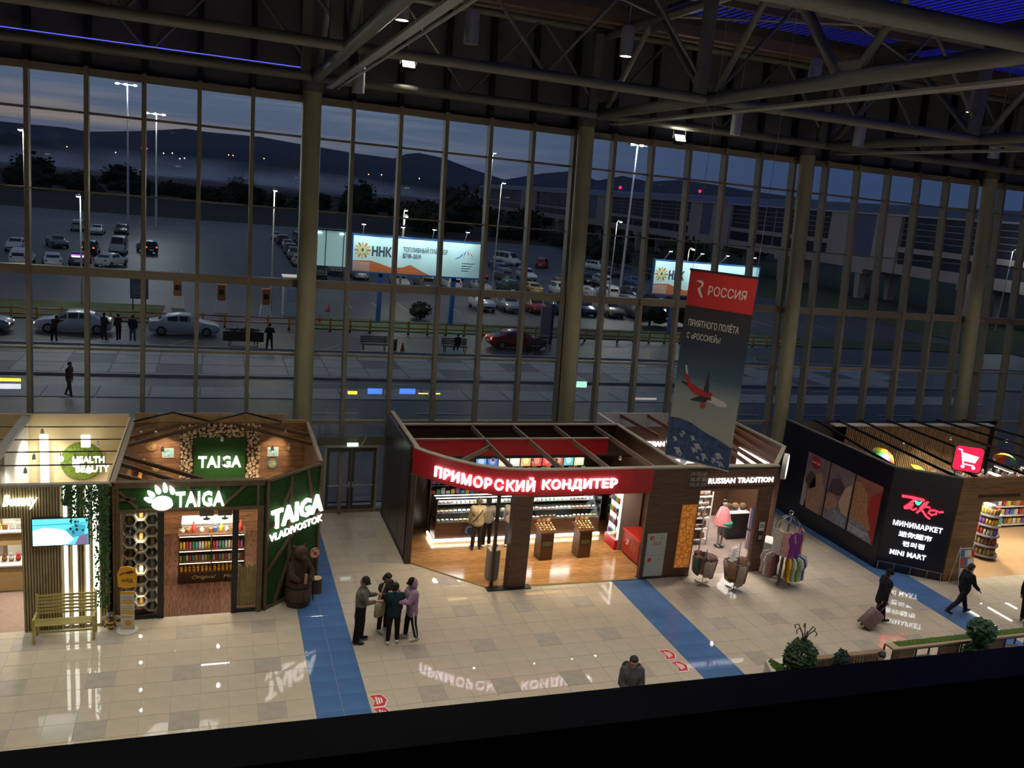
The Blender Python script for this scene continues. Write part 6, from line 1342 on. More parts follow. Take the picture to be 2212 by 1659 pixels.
# ================================================================= PEOPLE ON THE CONCOURSE
def people():
    g = cloth('grey_jacket', (.155, .145, .125)); bk = cloth('black', (.012, .012, .014)); tl = cloth('teal_dark', (.012, .035, .042)); li = cloth('lilac', (.36, .24, .36)); cr = cloth('cream_jacket', (.52, .43, .28)); gy = cloth('grey_vest', (.25, .25, .24)); nv = cloth('navy_black', (.014, .015, .022)); sl = cloth('slate_hood', (.075, .082, .088)); bg = cloth('beige', (.45, .40, .26)); dg = cloth('charcoal', (.035, .033, .034))
    T, J, W, H = person('man in flat cap and grey jacket looking down at a phone', (3.62, 19.52, 0), radians(80), 1.74, ((-3, 4), (4, 6)), 2, ((22, 4, 72, 10), (30, 4, 70, 14)), 4, (-6, 28), g, .36, bk, legfat=.03, hair=M_hairg, hat=dg, sleeve=.85)
    p = W(J['wri', 1]+J['fdir', 1]*.14); MB().bbox(-.04, .04, -.075, .075, -.006, .006, .004).xf(Matrix.Translation(p) @ Matrix.Rotation(radians(35), 4, 'X')).build('phone', M_blk, None, False, (3.62, 19.52, 0), radians(80), label='dark phone in the hands of the man in the flat cap', cat='phone')
    T, J, W, H = person('dark-haired person in long dark coat with a beige bag, half hidden behind the teal jacket', (4.30, 19.98, 0), radians(35), 1.64, ((0, 3), (2, 4)), 2, ((30, 6, 85, 20), (25, 6, 80, 15)), 6, (10, 30), dg, .42, cloth('wine', (.05, .012, .022)), shoes=M_shoew, hairlen=.10)
    b = MB().bbox(-.16, .16, -.06, .06, .60, 1.02, .03); b.build('tote_bag', bg, None, True, (4.13, 19.66, 0), radians(35), label='beige tote bag hanging beside the dark coat', cat='bag'); MB().tube([(4.13, 19.72, 1.0), (4.22, 19.78, 1.3), (4.30, 19.86, 1.46)], .022, 6).build('bag_strap', bg, COL.objects[-1]); COL.objects[-1].matrix_parent_inverse = (Matrix.Translation((4.17, 19.75, 0)) @ Matrix.Rotation(radians(35), 4, 'Z')).inverted()
    person('person in dark teal jacket and black trousers seen from behind', (4.44, 19.33, 0), radians(172), 1.62, ((3, 3), (-2, 4)), 3, ((30, 8, 78, 18), (28, 8, 78, 18)), 2, (0, 22), tl, .16, bk, shoes=M_shoew)
    T, J, W, H = person('person in lilac hooded top with black cap brim and striped trousers', (4.93, 19.44, 0), radians(-85), 1.66, ((10, 6), (-6, 6)), 2, ((28, 6, 68, 12), (30, 6, 66, 12)), 3, (4, 12), li, .26, bk, shoes=M_shoew, hat=bk, hood=li, topfat=.034)
    b = MB()
    for k in (0,): pass
    hp, kn, an = [W(J[q, 1]) for q in ('hip', 'knee', 'ank')]; o = Vector((.085, -.02, 0))
    MB().tube([hp+Vector((.11, -.02, -.05)), kn+o, an+o*.8+Vector((0, 0, .05))], .022, 6).build('side_stripe', M_shoew, T, True)
    MB().tube([W(J['wri', 0])+Vector((.0, -.02, -.05)), W(J['wri', 0])+Vector((.02, -.0, -.2))], .01, 5).bbox(-.27, -.07, -.30, -.22, .82, 1.0, .02).build('shoulder_bag', cloth('russet', (.14, .03, .02)), None, True, (4.93, 19.44, 0), radians(-85), label='russet shoulder bag of the person in lilac', cat='bag')
    # shoppers in the confectionery
    T, J, W, H = person('shopper in cream jacket with a dark strap seen from behind at the pastry counter', (8.22, 24.62, .03), radians(175), 1.74, ((2, 3), (-2, 2)), 3, ((4, 8, 14, 0), (4, 8, 14, 0)), 3, (0, 10), cr, .14, dg, hair=M_hairg, topfat=.035)
    MB().tube([W((-.19, -.02, 1.46)), W((-.06, .185, 1.36)), W((.12, .20, 1.12)), W((.19, .1, 1.0))], .016, 6).build('strap', M_blk, T, True)
    person('shopper in grey top with dark hair beside the cream jacket', (8.62, 24.80, .03), radians(178), 1.66, ((2, 2), (-3, 2)), 2, ((6, 6, 20, 0), (6, 6, 20, 0)), 2, (0, 8), gy, .10, bk, shoes=M_shoew, hairlen=.06)
    person('shop assistant in pale top half hidden behind the brown pillar', (9.42, 24.72, .03), radians(165), 1.68, ((2, 2), (-2, 2)), 2, ((6, 6, 20, 0), (6, 6, 20, 0)), 2, (0, 8), cloth('pale_rose', (.5, .42, .40)), .12, cloth('denim', (.05, .07, .12)), shoes=M_shoew, hairlen=.1)
    # traveller with suitcase
    T, J, W, H = person('traveller in black coat and cap pulling a mauve suitcase', (18.78, 17.98, 0), radians(72), 1.76, ((-16, 8), (18, 6)), 2, ((-22, 10, 10, 0), (14, 8, 24, 0)), 4, (10, 14), nv, .30, nv, hat=bk, topfat=.034)
    t = thing('suitcase', 'mauve hard-shell suitcase tilted behind the traveller in the cap', 'suitcase', (18.12, 17.86, 0), radians(72)); t.rotation_euler = (0, radians(38), radians(-18))
    Ms = mat('suitcase_mauve', (.20, .135, .16), .4, var=.1)
    MB().bbox(-.21, .21, -.14, .14, .06, .66, .045).build('shell', Ms, t, True)
    for z in (.2, .3, .4, .5): MB().box(-.19, .19, -.148, -.138, z, z+.03).build('rib', Ms, t)
    for x in (-.15, .15):
        MB().cyl((x-.02, .1, .045), (x+.02, .1, .045), .035, n=12).build('wheel', M_blk, t); MB().cyl((x-.02, -.1, .045), (x+.02, -.1, .045), .035, n=12).build('wheel', M_blk, t)
        MB().cyl((x*.6, .08, .64), (x*.6, .08, .98), .008, n=6).build('handle_rod', M_chrome, t)
    MB().bbox(-.11, .11, .06, .1, .97, 1.0, .01).build('grip', M_blk, t); t.location.z = .07
    person('man in black striding past the mini market', (22.1, 18.12, 0), radians(82), 1.74, ((-28, 22), (24, 4)), 1, ((12, 8, 30, 0), (-14, 8, 18, 0)), 6, (0, 20), nv, .10, nv)
    person('man in dark clothes walking at the right edge of the view', (23.75, 17.2, 0), radians(115), 1.76, ((-14, 14), (16, 4)), 2, ((14, 8, 20, 0), (-10, 8, 12, 0)), 5, (0, 15), nv, .2, nv)
    # man close to the gallery with a backpack
    T, J, W, H = person('man in slate hooded jacket with a dark backpack near the parapet', (8.86, 14.86, 0), radians(-14), 1.78, ((2, 2), (-3, 3)), 2, ((10, 8, 40, 30), (10, 8, 40, 30)), 2, (-14, 16), sl, .2, bk, topfat=.034)
    MB().caps(W((-.09, .10, 1.46)), W((.09, .10, 1.46)), .055).build('hood_roll', sl, T, True)
    t = thing('backpack', 'dark backpack with red trim on the man near the parapet', 'backpack', (8.86, 14.86, 0), radians(-14)); b = MB().caps((-.05, .26, 1.10), (-.05, .26, 1.40), .12).caps((.17, .22, 1.08), (.17, .22, 1.38), .13); remesh(b, 'sack', dg, t, .015); MB().tube([(.2, .12, 1.02), (.27, .16, 1.25), (.22, .12, 1.5)], .018, 6).build('red_trim', cloth('red_trim', (.35, .03, .04)), t)
    person('seated person with dark hair half hidden by the parapet', (15.7, 14.75, 0), radians(-25), 1.70, ((88, 88), (88, 88)), 4, ((25, 8, 50, 10), (25, 8, 50, 10)), 8, (0, 25), dg, .05, bk, seat=.46)
    t = thing('cafe_chair', 'dark cafe chair under the seated person', 'chair', (15.7, 14.75, 0), radians(-25)); MB().bbox(-.22, .22, -.2, .2, .40, .45, .015).build('seat', M_blk, t); MB().bbox(-.22, .22, .18, .21, .5, .85, .012).build('backrest', M_blk, t)
    for x in (-.19, .19):
        for y in (-.17, .19): MB().cyl((x, y, 0), (x, y, .42 if y < 0 else .55), .015, n=6).build('leg', M_blk, t)
people()

# ================================================================= PLANTERS, BANNER, FLOOR STICKERS
def leafball(c, r, n, s, seed=0, squash=1.0):
    random.seed(seed); b = MB()
    for i in range(n):
        u = Vector((random.gauss(0, 1), random.gauss(0, 1), random.gauss(0, 1))).normalized()*random.uniform(.55, 1)
        p = Vector(c)+Vector((u.x*r[0], u.y*r[1], u.z*r[2])); a = Vector((random.gauss(0, 1), random.gauss(0, 1), random.gauss(0, 1))).normalized(); q = a.orthogonal().normalized(); w = s*random.uniform(.6, 1.2)
        b.add([p-a*w, p+q*w*.45, p+a*w, p-q*w*.45], [(0, 1, 2, 3)])
    return b
def front():
    gr = mat('turf', (.09, .17, .03), .9, var=.5, vscale=30, bump=1, bscale=90); lf = mat('bush_leaf', (.018, .06, .018), .6, var=.5, vscale=8)
    def turf(x0, x1, y0, y1, z, par, seed):
        random.seed(seed); b = MB().box(x0, x1, y0, y1, z-.02, z+.015)
        for i in range(int((x1-x0)*(y1-y0)*2200)):
            x, y = random.uniform(x0, x1), random.uniform(y0, y1); h = random.uniform(.02, .06); d = random.uniform(-.02, .02)
            b.add([(x-.006, y, z), (x+.006, y, z), (x+d, y+d, z+h)], [(0, 1, 2)])
        b.build('grass', gr, par, kind='stuff')
    t = thing('grass_planter', 'white planter with bright grass at the left end of the seating island', 'planter', (0, 0, 0))
    MB().prism([(13.05, 15.0), (13.65, 15.0), (14.1, 16.2), (13.5, 16.2)], 0, .44).build('box', mat('planter_white', (.62, .58, .48), .5), t)
    b = leafball((13.6, 15.6, .47), (.16, .55, .05), 900, .05, 4); b.build('grass', gr, t, kind='stuff')
    t = thing('round_bush', 'dark green bush with curled dry twigs on top by the grass planter', 'shrub', (13.75, 15.25, 0))
    MB().lathe([(.22, 0), (.26, .05), (.28, .45), (.25, .45), (0, .42)], n=16).build('pot', M_blk, t, True)
    leafball((0, 0, 1.0), (.42, .40, .55), 1500, .07, 1).build('foliage', lf, t, kind='stuff'); MB().cyl((0, 0, .4), (0, 0, 1.2), .03, n=6).build('stem', mat('twig_brown', (.05, .03, .03), .7), t)
    for k in range(6):
        a = k*1.05; MB().tube([(0, 0, 1.4), (.08*cos(a), .08*sin(a), 1.7), (.2*cos(a), .2*sin(a), 1.86), (.28*cos(a), .28*sin(a), 1.80), (.25*cos(a), .25*sin(a), 1.72)], .014, 6).build('twig', mat('twig_brown', (.05,)*3), t, True)
    t = thing('slatted_bench_box', 'long slatted wooden seat back between the bushes', 'bench', (0, 0, 0)); Mw = wood('seat_wood', (.10, .065, .035), (.17, .115, .065), .5, (1, 1, 6), 2)
    MB().box(14.3, 16.68, 15.50, 15.66, .72, .76).build('top_board', mat('bench_top', (.24, .17, .11), .5), t)
    x = 14.32
    while x < 16.6: MB().box(x, x+.075, 15.50, 15.53, 0, .72).build('slat', Mw, t); x += .095
    MB().box(14.3, 16.68, 15.53, 15.64, 0, .72).build('core', M_blk, t)
    t = thing('dark_cypress', 'dark conical potted cypress in front of the slatted seat', 'shrub', (14.75, 14.95, 0)); MB().lathe([(.16, 0), (.2, .35), (.17, .35), (0, .33)], n=14).build('pot', M_blk, t, True)
    leafball((0, 0, .8), (.26, .26, .55), 900, .06, 2).build('foliage', mat('cypress_leaf', (.012, .028, .022), .7, var=.4), t, kind='stuff'); MB().cyl((0, 0, .3), (0, 0, 1), .025, n=6).build('stem', MATS['twig_brown'], t)
    # steel frame planter with lawn strip
    t = thing('frame_planter', 'dark steel frame planter topped with a strip of grass', 'planter', (0, 0, 0)); fm = mat('frame_brown', (.045, .03, .025), .5)
    MB().box(16.7, 26, 15.30, 15.62, .90, .95).build('tray', mat('tray_beige', (.38, .30, .20), .5), t); turf(16.95, 25.9, 15.38, 15.6, .95, t, 5)
    x = 16.7
    while x < 26:
        for y in (15.30, 15.60): MB().box(x, x+.035, y, y+.035, 0, .90).build('post', fm, t)
        x += .78
    for z in (.45, .87): MB().box(16.7, 26, 15.29, 15.325, z, z+.035).build('rail', fm, t)
    for i in range(11): MB().box(17.0+i*.78, 17.5+i*.78, 15.36, 15.58, .46, .50 if i % 2 else .82).build('shelf_box', (Mw, mat('planter_grey', (.30, .28, .27), .6))[i % 2], t)
    t = thing('standing_tree', 'bushy green potted tree rising beside the frame planter', 'tree', (19.12, 14.90, 0)); MB().lathe([(.22, 0), (.26, .4), (.22, .4), (0, .38)], n=16).build('pot', M_blk, t, True); MB().tube([(0, 0, .3), (.04, 0, 1), (-.02, 0, 1.6)], .035, 7).build('trunk', MATS['twig_brown'], t)
    leafball((0, 0, 1.48), (.36, .36, .34), 1100, .08, 3).build('foliage', mat('tree_leaf', (.03, .085, .035), .6, var=.5), t, kind='stuff'); leafball((0, 0, .85), (.34, .34, .28), 700, .08, 6).build('lower_foliage', MATS['tree_leaf'], t, kind='stuff')
    # floor stickers: two pairs of red arrows
    for i, (x, y, nm) in enumerate(((3.5, 16.92, 'upper sticker of the pair beside the left blue stripe'), (3.5, 16.42, 'lower sticker of the pair beside the left blue stripe'), (11.32, 17.56, 'upper sticker of the pair beside the middle blue stripe'), (11.36, 16.98, 'lower sticker of the pair beside the middle blue stripe'))):
        t = thing('floor_sticker', 'red arrow '+nm, 'sticker', (x, y, .0015)); pts = [(0, .22), (.26, .22), (.36, 0), (.26, -.22), (0, -.22), (.09, 0)]
        MB().prism([(a*1.1-.015, b_*1.12) for a, b_ in pts], 0, .001).build('border', M_paper, t); MB().prism(pts, .001, .002).build('arrow', mat('sticker_crimson', (.58, .03, .05), .4), t)
        for q in range(3): MB().box(.11+q*.055, .145+q*.055, -.15+.03*q, .15-.03*q, .002, .003).build('text_bar', M_paper, t)
    # hanging banner
    bl, br_ = Vector((11.71, 19.46)), Vector((12.77, 18.0)); ang = atan2(br_.y-bl.y, br_.x-bl.x); w = (br_-bl).length
    t = thing('airline_banner', 'tall hanging banner with red top, airplane and snowy mountains', 'banner', (bl.x, bl.y, 4.93), ang)
    hgt = 5.06; Mp = plane_M((0, -.006, 0), 0)
    MB().box(0, w, -.004, .012, 0, hgt).build('sheet', MATS.get('banner_sheet') or banner_mat(hgt), t)
    MB().box(-.02, w+.02, -.015, .02, hgt-.02, hgt+.03).build('top_bar', M_chrome, t); MB().box(-.01, w+.01, -.012, .016, -.02, .02).build('bottom_bar', M_chrome, t)
    flat_poly([(0, hgt-.93), (w, hgt-.93), (w, hgt-.02), (0, hgt-.02)], Mp, mat('banner_red', (.50, .025, .025), .6), t, 'red_field', .002)
    cream = mat('banner_cream', (.70, .66, .56), .6); M2 = Mp @ Matrix.Translation((0, 0, .004))
    print_text('РОССИЯ', (.56, w-.22, hgt-.60, hgt-.35), M2, cream, t, bold=.01)
    P = [(.20, .30), (.26, .335), (.36, .33), (.42, .27), (.40, .19), (.34, .14), (.36, .06), (.44, -.10), (.38, -.10), (.28, .05), (.26, .13), (.33, .17), (.36, .22), (.34, .27), (.27, .28)]
    flat_poly([(x, hgt-.58+z) for x, z in P], M2, cream, t, 'airline_emblem', .002)
    print_text('ПРИЯТНОГО ПОЛЁТА', (.14, w-.28, hgt-1.46, hgt-1.23), M2, cream, t, bold=.008); print_text('С «РОССИЕЙ»!', (.14, 1.08, hgt-1.79, hgt-1.58), M2, cream, t, bold=.008)
    # airplane print: fuselage white and red, tail, wings, engines
    wh = mat('plane_white', (.62, .60, .55), .6); rd = mat('plane_red', (.42, .03, .03), .6); dk = mat('plane_dark', (.03, .035, .05), .6)
    def pp(pts, m, n_, z): flat_poly([(.18+x, 1.45+y) for x, y in pts], M2, m, t, n_, .002, z)
    pp([(.12, .93), (.30, .60), (.90, .42), (1.25, .34), (1.34, .26), (1.30, .20), (1.1, .19), (.72, .28), (.28, .46), (.10, .62)], wh, 'fuselage_print', .0); pp([(.10, .62), (.16, .70), (.55, .55), (.86, .44), (.9, .30), (.72, .28), (.28, .46)], rd, 'fuselage_red', .002)
    pp([(.06, 1.02), (.11, 1.02), (.26, .66), (.12, .68)], rd, 'tail_print', .003); pp([(.05, 1.10), (.09, 1.12), (.16, .86), (.09, .9)], wh, 'tail_tip', .004); pp([(.0, .62), (.04, .68), (.22, .62), (.14, .57)], dk, 'tailplane_print', .003)
    pp([(.64, .52), (.80, .48), (.74, 1.02), (.70, 1.04)], dk, 'far_wing_print', .004); pp([(.30, .20), (.34, .24), (.60, .38), (.86, .36), (.72, .22)], dk, 'near_wing_print', .004); pp([(.60, .12), (.68, .22), (.76, .18), (.74, .06), (.64, .05)], rd, 'engine_print', .005); pp([(.78, .48), (.86, .52), (.92, .47), (.88, .41)], rd, 'engine_print', .005)
    # mountains: blue slopes with snow
    random.seed(8); sn = mat('snow_print', (.40, .42, .46), .7, var=.5, vscale=10); bs = mat('slope_blue', (.035, .075, .18), .7, var=.5, vscale=6)
    flat_poly([(0, 0), (w, 0), (w, .62), (w*.8, .76), (w*.6, .86), (w*.35, 1.04), (w*.15, 1.10), (0, 1.08)], Mp, bs, t, 'mountain_print', .002)
    for i in range(16):
        x = random.uniform(.05, w-.35); y = random.uniform(.08, .86-.3*x/w); s = random.uniform(.12, .28)
        flat_poly([(x, y), (x+s*.6, y+s*.1), (x+s*.9, y-s*.35), (x+s*1.1, y-s*.6), (x+s*.7, y-s*.4), (x+s*.5, y-s*.75), (x+s*.3, y-s*.3)] if y-s*.75 > .02 else [(x, y), (x+s*.5, y+.04), (x+s*.4, y-.05)], Mp, sn, t, 'snow_print', .002, .003)
    for x in (.05, w-.05): MB().cyl((x, 0, hgt+.03), (x, 0, 12.6), .006, n=5).build('hanging_wire', M_cable, t)
def banner_mat(h):
    m = bpy.data.materials.new('banner_sheet'); m.use_nodes = True; MATS['banner_sheet'] = m; nt = m.node_tree; b = nt.nodes['Principled BSDF']; b.inputs['Roughness'].default_value = .6
    tc = nt.nodes.new('ShaderNodeTexCoord'); sp = nt.nodes.new('ShaderNodeSeparateXYZ'); nt.links.new(tc.outputs['Object'], sp.inputs[0])
    dv = nt.nodes.new('ShaderNodeMath'); dv.operation = 'DIVIDE'; dv.inputs[1].default_value = h; nt.links.new(sp.outputs[2], dv.inputs[0])
    r = nt.nodes.new('ShaderNodeValToRGB'); nt.links.new(dv.outputs[0], r.inputs[0]); e = r.color_ramp.elements
    e[0].position = .20; e[0].color = (.36, .38, .34, 1); e[1].position = .80; e[1].color = (.030, .025, .030, 1)
    for p, c in ((.36, (.26, .31, .31, 1)), (.45, (.06, .11, .16, 1)), (.60, (.022, .035, .060, 1))): q = e.new(p); q.color = c
    nt.links.new(r.outputs[0], b.inputs['Base Color']); return m
front()
# ================================================================= OUTDOORS
def ground():
    G = struct('ground')
    asp = mat('asphalt', (.058, .056, .064), .5, var=.3, vscale=.12, bump=.2, bscale=30); pav = mat('pale_paving', (.38, .365, .34), .6, var=.12, vscale=.8); ver = mat('verge_grass', (.045, .060, .018), .95, var=.4, vscale=.6); fld = mat('dark_field', (.030, .030, .014), 1, var=.4, vscale=.02)
    MB().box(-400, 500, 29.4, 200, -.3, -.06).build('asphalt', asp, G)
    MB().box(-120, 120, 29.4, 38, -.2, -.03).build('forecourt', mat('forecourt_paving', (.12, .11, .115), .6, var=.1, vscale=.5), G)
    # pale slabs laid in rows, seen singly
    sl = MB().box(-1.16, 1.16, -1.16, 1.16, -.1, 0).mesh('paving_slab', pav)
    for j, (y, dz) in enumerate(((51.0, 0), (53.4, 0), (55.8, 0), (45.6, -.01))):
        for i in range(-8, 22):
            if (i*7+j*3) % 11 in (4, 9) and j != 3: continue
            ob('paving_slab', sl, G, (i*2.4+.6, y, -.02+dz))
    MB().box(-120, 120, 49.4, 57.2, -.1, -.035).build('pavement_base', mat('pavement_base', (.15, .15, .155), .6, var=.1), G)
    MB().box(-120, 120, 57.2, 57.45, -.1, .08).build('kerb', pav, G); MB().box(-120, 120, 49.1, 49.4, -.1, .06).build('kerb', pav, G)
    MB().box(-60, -3.8, 66.2, 74.5, -.1, .02).build('verge', ver, G); MB().box(7, 80, 66.2, 71.5, -.1, .02).build('verge', ver, G); MB().box(80, 500, 60, 200, -.1, .02).build('verge', ver, G)
    yl = mat('yellow_line', (.50, .34, .05), .6); wl_ = mat('white_line', (.45, .45, .45), .6)
    for x0, x1, y in ((-8, 6, 63.6), (8, 30, 63.6), (30, 50, 60.2)): MB().box(x0, x1, y, y+.12, -.059, -.055).build('lane_line', yl, G)
    for i in range(12):
        MB().bar((-8+i*5, 57.6, -.056), (-6.5+i*5, 60.2, -.056), .1, .004).build('hatch_line', yl, G); MB().box(-20+i*6, -16.5+i*6, 48.0, 48.12, -.059, -.055).build('lane_dash', wl_, G)
        MB().box(-20+i*6, -17+i*6, 41.5, 41.62, -.029, -.026).build('lane_dash', wl_, G)
    for i in range(22): MB().box(12+i*2.6, 12.1+i*2.6, 78.2, 83, -.059, -.055).build('bay_line', wl_, G)
    MB().box(-2500, 3500, 200, 1400, -3, -.2).build('field', fld, G)
    # parking island mound and hills
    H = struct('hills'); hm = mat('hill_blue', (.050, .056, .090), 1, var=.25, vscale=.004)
    RD = [(-2500, 60), (-1400, 120), (-900, 100), (-612, 86), (-538, 86), (-438, 88), (-375, 82), (-217, 102), (-95, 123), (-25, 120), (132, 123), (250, 114), (326, 110), (434, 103), (578, 99), (620, 118), (666, 127), (758, 118), (862, 91), (987, 66), (1128, 101), (1236, 120), (1353, 97), (1456, 124), (1566, 113), (1705, 133), (1852, 129), (2070, 118), (2320, 113), (2900, 90), (4200, 60)]
    R = []
    for x, z in RD: R.append([(x*.62, 1700, -10), (x*.8, 2350, z*.45+6*sin(x*.013)), (x, 3000, z), (x*1.1, 3500, -10)])
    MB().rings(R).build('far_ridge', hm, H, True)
    R = [[(x*.40, 900, -6), (x*.42, 1150, 16+9*sin(x*.009)+5*sin(x*.031)), (x*.45, 1500, -6)] for x, z in RD]
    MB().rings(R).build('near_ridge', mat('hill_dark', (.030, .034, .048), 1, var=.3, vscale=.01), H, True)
ground()
# ground mist: low billows with soft, partly see-through surface
def mist():
    m = bpy.data.materials.new('mist'); m.use_nodes = True; N = m.node_tree.nodes; L = m.node_tree.links; N.clear()
    o = N.new('ShaderNodeOutputMaterial'); t = N.new('ShaderNodeBsdfTransparent'); d = N.new('ShaderNodeBsdfDiffuse'); mx = N.new('ShaderNodeMixShader'); d.inputs[0].default_value = (.85, .80, .85, 1)
    lw = N.new('ShaderNodeLayerWeight'); lw.inputs[0].default_value = .5; tc = N.new('ShaderNodeTexCoord'); n = N.new('ShaderNodeTexNoise'); n.inputs['Scale'].default_value = .02; n.inputs['Detail'].default_value = 4
    L.new(tc.outputs['Object'], n.inputs['Vector']); r = N.new('ShaderNodeMapRange'); r.inputs['From Min'].default_value = .95; r.inputs['From Max'].default_value = .2; L.new(lw.outputs['Facing'], r.inputs[0])
    r2 = N.new('ShaderNodeMapRange'); r2.inputs['From Min'].default_value = .35; r2.inputs['From Max'].default_value = .7; r2.inputs['To Max'].default_value = .75; L.new(n.outputs[0], r2.inputs[0])
    mu = N.new('ShaderNodeMath'); mu.operation = 'MULTIPLY'; L.new(r.outputs[0], mu.inputs[0]); L.new(r2.outputs[0], mu.inputs[1]); L.new(mu.outputs[0], mx.inputs[0]); L.new(t.outputs[0], mx.inputs[1]); L.new(d.outputs[0], mx.inputs[2]); L.new(mx.outputs[0], o.inputs[0])
    for i, (x, y, rx, rz) in enumerate(((-150, 520, 170, 9), (20, 560, 150, 8), (-40, 480, 120, 7), (150, 600, 140, 8), (-70, 700, 260, 14))):
        MB().ball((0, 0, 0), (rx, 40, rz), 28, 10).build('mist_bank', m, None, True, (x, y, 5), label='%s pale bank of ground mist beyond the field' % nth(i), cat='mist', kind='stuff')
mist()

# ---------------------------------------------------------------- cars
M_cglass = mat('car_glass', (.012, .014, .018), .08); M_tyre = mat('tyre', (.012, .012, .012), .8); M_rim = mat('rim', (.35, .35, .36), .3, metal=.8)
M_hl = mat('headlamp', (.55, .58, .60), .15); M_tl = mat('taillamp', (.25, .01, .01), .2); M_hlon = emi('headlamp_on', (1, .92, .75), 30); M_tlon = emi('taillamp_on', (1, .04, .02), 7)
ST = {'sedan': [(-2.3, .70, .36, .78, .79), (-2.2, .80, .26, .92, .93), (-1.65, .86, .2, .97, 1.03), (-1.1, .88, .2, .98, 1.33), (-.35, .88, .2, .96, 1.45), (.3, .88, .2, .94, 1.43), (.95, .87, .2, .93, 1.08), (1.3, .87, .2, .91, .94), (2.0, .83, .22, .82, .84), (2.24, .74, .3, .68, .70), (2.3, .66, .38, .60, .61)],
      'suv': [(-2.25, .74, .45, .95, .97), (-2.2, .84, .32, 1.05, 1.35), (-1.95, .90, .28, 1.08, 1.62), (-1.1, .92, .28, 1.06, 1.70), (-.2, .92, .28, 1.04, 1.70), (.35, .92, .28, 1.03, 1.63), (.95, .91, .28, 1.02, 1.16), (1.25, .90, .28, 1.0, 1.04), (2.0, .87, .3, .93, .95), (2.22, .80, .36, .80, .82), (2.28, .72, .45, .66, .67)],
      'van': [(-2.5, .88, .4, 1.1, 1.9), (-2.45, .94, .32, 1.15, 2.1), (-1.2, .96, .3, 1.15, 2.18), (.0, .96, .3, 1.15, 2.18), (1.0, .96, .3, 1.12, 2.1), (1.7, .94, .3, 1.08, 1.32), (2.1, .92, .32, 1.0, 1.05), (2.4, .86, .36, .85, .87), (2.48, .78, .42, .7, .72)]}
def make_car(kind):
    st = ST[kind]; root = ob('parked_car', None, None, (0, 0, -50), 0, 'template', 'car'); R = []
    def side(s):
        x, w, zb, be, ro = s; rw = w*.74 if ro > be+.12 else w*.95
        return [(w*.88, zb), (w, zb+.14), (w, be*.72), (w*.975, be), (rw+.02, ro-.05), (rw*.8, ro)]
    for s in st:
        h = side(s); R.append([(s[0], y, z) for y, z in h]+[(s[0], -y, z) for y, z in reversed(h)])
    MB().rings(R).build('body', MATS['paint_white'], root, True)
    b = MB()
    for a, c in zip(st, st[1:]):
        if a[4] > a[3]+.14 and c[4] > c[3]+.14:
            ha, hc = side(a), side(c)
            for sg in (1, -1):
                def q(h, x, t): y = h[3][0]+(h[4][0]-h[3][0])*t; z = h[3][1]+(h[4][1]-h[3][1])*t; return (x, sg*(y+.012), z)
                e = .04; b.add([q(ha, a[0]+e, .12), q(hc, c[0]-e, .12), q(hc, c[0]-e, .9), q(ha, a[0]+e, .9)], [(0, 1, 2, 3)])
    b.build('side_windows', M_cglass, root)
    hi = [i for i, s in enumerate(st) if s[4] > s[3]+.25]; f, r_ = hi[-1], hi[0]
    for nm, i, j in (('windscreen', f, f+1 if st[f+1][4] > st[f+1][3]+.08 else f+1), ('rear_window', r_, r_-1)):
        A, B = st[i], st[j]; wa = A[1]*.66; wb = B[1]*.70; d = .02 if nm == 'windscreen' else -.02
        lo = max(B[4], B[3])
        MB().add([(A[0]+d, -wa, A[4]-.02), (A[0]+d, wa, A[4]-.02), (B[0]+d, wb, lo+.03), (B[0]+d, -wb, lo+.03)], [(0, 1, 2, 3)]).add([(A[0], -wa, A[4]-.05), (A[0], wa, A[4]-.05), (B[0], wb, lo-.01), (B[0], -wb, lo-.01)], [(3, 2, 1, 0)]).build(nm, M_cglass, root)
    for x in (st[-1][0]-.85, st[0][0]+.85):
        for s in (-1, 1):
            w = MB().cyl((x, s*.70, .32), (x, s*.90, .32), .32, n=16).build('wheel', M_tyre, root, True); MB().cyl((x, s*.895, .32), (x, s*.91, .32), .20, n=12).build('rim', M_rim, w)
    zf = st[-2][3]; xr = st[0][0]
    for s in (-1, 1):
        MB().bbox(st[-1][0]-.12, st[-1][0]-.02, s*.56-.14, s*.56+.14, zf-.12, zf-.02, .02).build('headlamp', M_hl, root); MB().bbox(xr-.01, xr+.08, s*.62-.10, s*.62+.10, st[1][3]-.22, st[1][3]-.06, .02).build('taillamp', M_tl, root)
    MB().box(xr-.02, xr+.02, -.25, .25, .5, .62).build('number_plate', M_paper, root); MB().box(st[-1][0]-.02, st[-1][0]+.015, -.3, .3, .42, .52).build('grille', M_tyre, root)
    return root
CP = {n: mat('paint_'+n, c, .25, coat=.5) for n, c in dict(white=(.62, .63, .64), silver=(.36, .37, .39), grey=(.13, .135, .14), black=(.012, .012, .014), red=(.30, .015, .02), blue=(.03, .06, .16), gold=(.48, .30, .10), beige=(.40, .34, .25), green=(.03, .06, .035)).items()}
TP = {k: make_car(k) for k in ST}
